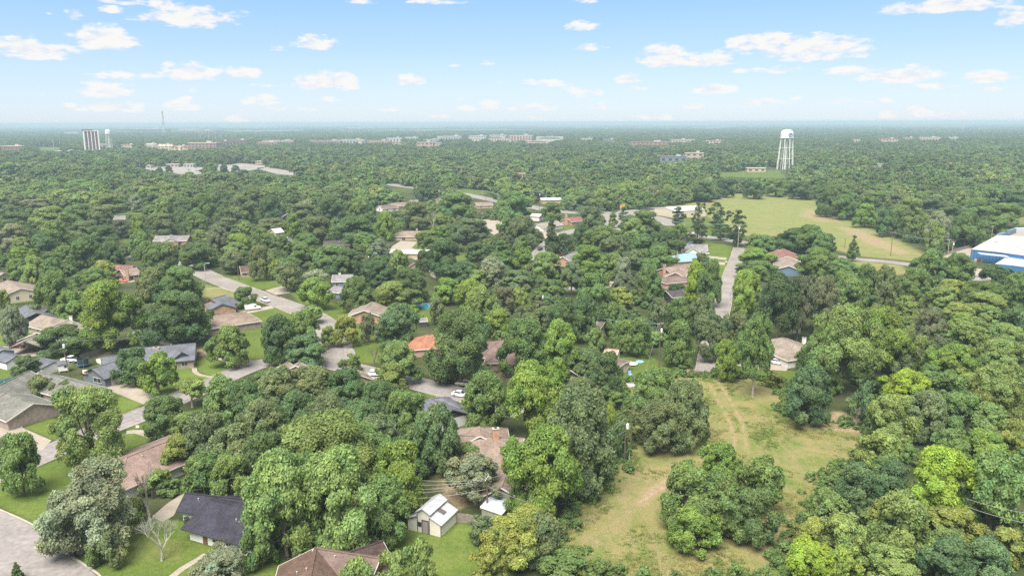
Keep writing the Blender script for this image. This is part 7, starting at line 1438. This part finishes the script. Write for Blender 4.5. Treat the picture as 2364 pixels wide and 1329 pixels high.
# weeds along its ragged edge
ex_, ey_ = [], []
for a, b in zip(polyM, polyM[1:] + polyM[:1]):
    n_ = int((b - a).length * 2.2)
    for q in range(n_): p = a.lerp(b, (q + random.random()) / n_); ex_.append(p.x + random.gauss(0, 1.3)); ey_.append(p.y + random.gauss(0, 1.3))
ex_, ey_ = np.array(ex_), np.array(ey_); n_ = len(ex_); sz_ = rg.uniform(.05, .26, n_)
scatter('weeds', 'low weeds and saplings along the meadow edge', np.stack([ex_, ey_, ex_ * 0], 1), np.stack([sz_, sz_, sz_ * rg.uniform(.7, 1.2, n_)], 1), np.array([5 + int(v) for v in rg.integers(0, 5, n_)]), np.array(PAL['G']) * rg.uniform(.75, 1.3, (n_, 1)), protos, 'weeds')

# ================================================================== labels of the trees: kind, colour and what they stand by
TOP = {'b': 'round', 'd': 'drooping', 'c': 'cone shaped', 'p': 'loose pine', 'u': 'flat topped', 'o': 'thinly leaved', 's': 'low'}
MARK += [(1640, 960, 'the wheel tracks in the meadow'), (583, 708, 'the white van'), (1062, 905, 'the parked sedans'), (1440, 1010, 'the meadow transformer pole'), (1521, 800, 'the play yard pole'), (163, 830, 'the leaning pole'), (374, 1250, 'the grey dead tree'), (2092, 892, 'the first lime green tree'), (2172, 1110, 'the lower lime green tree'), (1870, 1300, 'the lime tree at the bottom'),
 (1944, 975, 'the brown clearing'), (2056, 565, 'the field edge pole'), (2050, 608, 'the road by the field'), (960, 705, 'the turquoise pool'), (1247, 577, 'the dark car on the side street'), (1000, 510, 'the pale leafless tree'), (1436, 482, 'the yellow sign'), (1668, 700, 'the narrow lane'), (1703, 545, 'the pole at the lane head'), (473, 630, 'the curved street lamp'), (90, 1240, 'the turning circle'),
 (600, 835, 'the street corner'), (300, 490, 'the far green clearing'), (850, 600, 'the canopy transformer'), (1090, 450, 'the main road'), (1251, 690, 'the hidden transformer'), (800, 1100, 'the great elm'), (1780, 500, 'the far field'), (1660, 1150, 'the meadow thicket'), (2340, 1000, 'the right edge willow'), (1080, 1230, 'the barn shed lawn'), (20, 1070, 'the lower left lawn')]
ORD = ['', 'second', 'third', 'fourth', 'fifth', 'sixth', 'seventh', 'eighth', 'ninth', 'tenth', 'eleventh', 'twelfth']
def rel(dx, dy):
    if abs(dx) > abs(dy) * 1.3: return 'to the right of' if dx > 0 else 'to the left of'
    return 'in front of' if dy > 0 else 'behind'
bk = {}
for e in TOBJ:
    best = min(MARK, key=lambda m: math.hypot(e['x'] - m[0], (e['y'] - m[1]) * 1.6)); dx, dy = e['x'] - best[0], e['y'] - best[1]; e['d'] = math.hypot(dx, dy * 1.6); e['k'] = (e['col'], e['kind'], rel(dx, dy), best[2]); bk.setdefault(e['k'], []).append(e)
for k, L in bk.items():
    L.sort(key=lambda e: e['d'])
    for i, e in enumerate(L):
        noun = 'shrub' if e['kind'] == 's' else 'tree'; base_ = f"{WORD[k[0]]} {TOP[k[1]]} {noun} {k[2]} {k[3]}"
        base_ = base_.replace(' tree in front of the meadow transformer pole', ' tree before the meadow transformer pole'); lab = (ORD[i] + ' ' if i and i < len(ORD) else ('nearest ' if len(L) > 1 else '')) + base_
        tag(e['o'], e['label'] or ' '.join(lab.split()[:16]), 'shrub' if noun == 'shrub' else 'tree', 'shrubs in gardens and verges' if noun == 'shrub' else 'trees of the neighbourhood')

# ================================================================== haze: the air over the plain
hb = MB(); Hx = 90000.0
hb.prism([(-Hx, -3000, -1), (Hx, -3000, -1), (Hx, 140000, -1), (-Hx, 140000, -1)], [(-Hx, -3000, HAZE_TOP), (Hx, -3000, HAZE_TOP), (Hx, 140000, HAZE_TOP), (-Hx, 140000, HAZE_TOP)], mat('haze_stub', (1, 1, 1)))
ho_ = hb.build('haze'); hm = bpy.data.materials.new('haze'); hm.use_nodes = True; t = hm.node_tree; t.nodes.clear(); o_ = t.nodes.new('ShaderNodeOutputMaterial'); pv = t.nodes.new('ShaderNodeVolumePrincipled')
pv.inputs['Color'].default_value = (0.46, 0.61, 0.72, 1); pv.inputs['Density'].default_value = HAZE_DENS; pv.inputs['Anisotropy'].default_value = 0.0; t.links.new(pv.outputs[0], o_.inputs['Volume'])
ho_.data.materials.clear(); ho_.data.materials.append(hm); tag(ho_, 'thin bluish summer haze over the whole plain', kind='stuff')
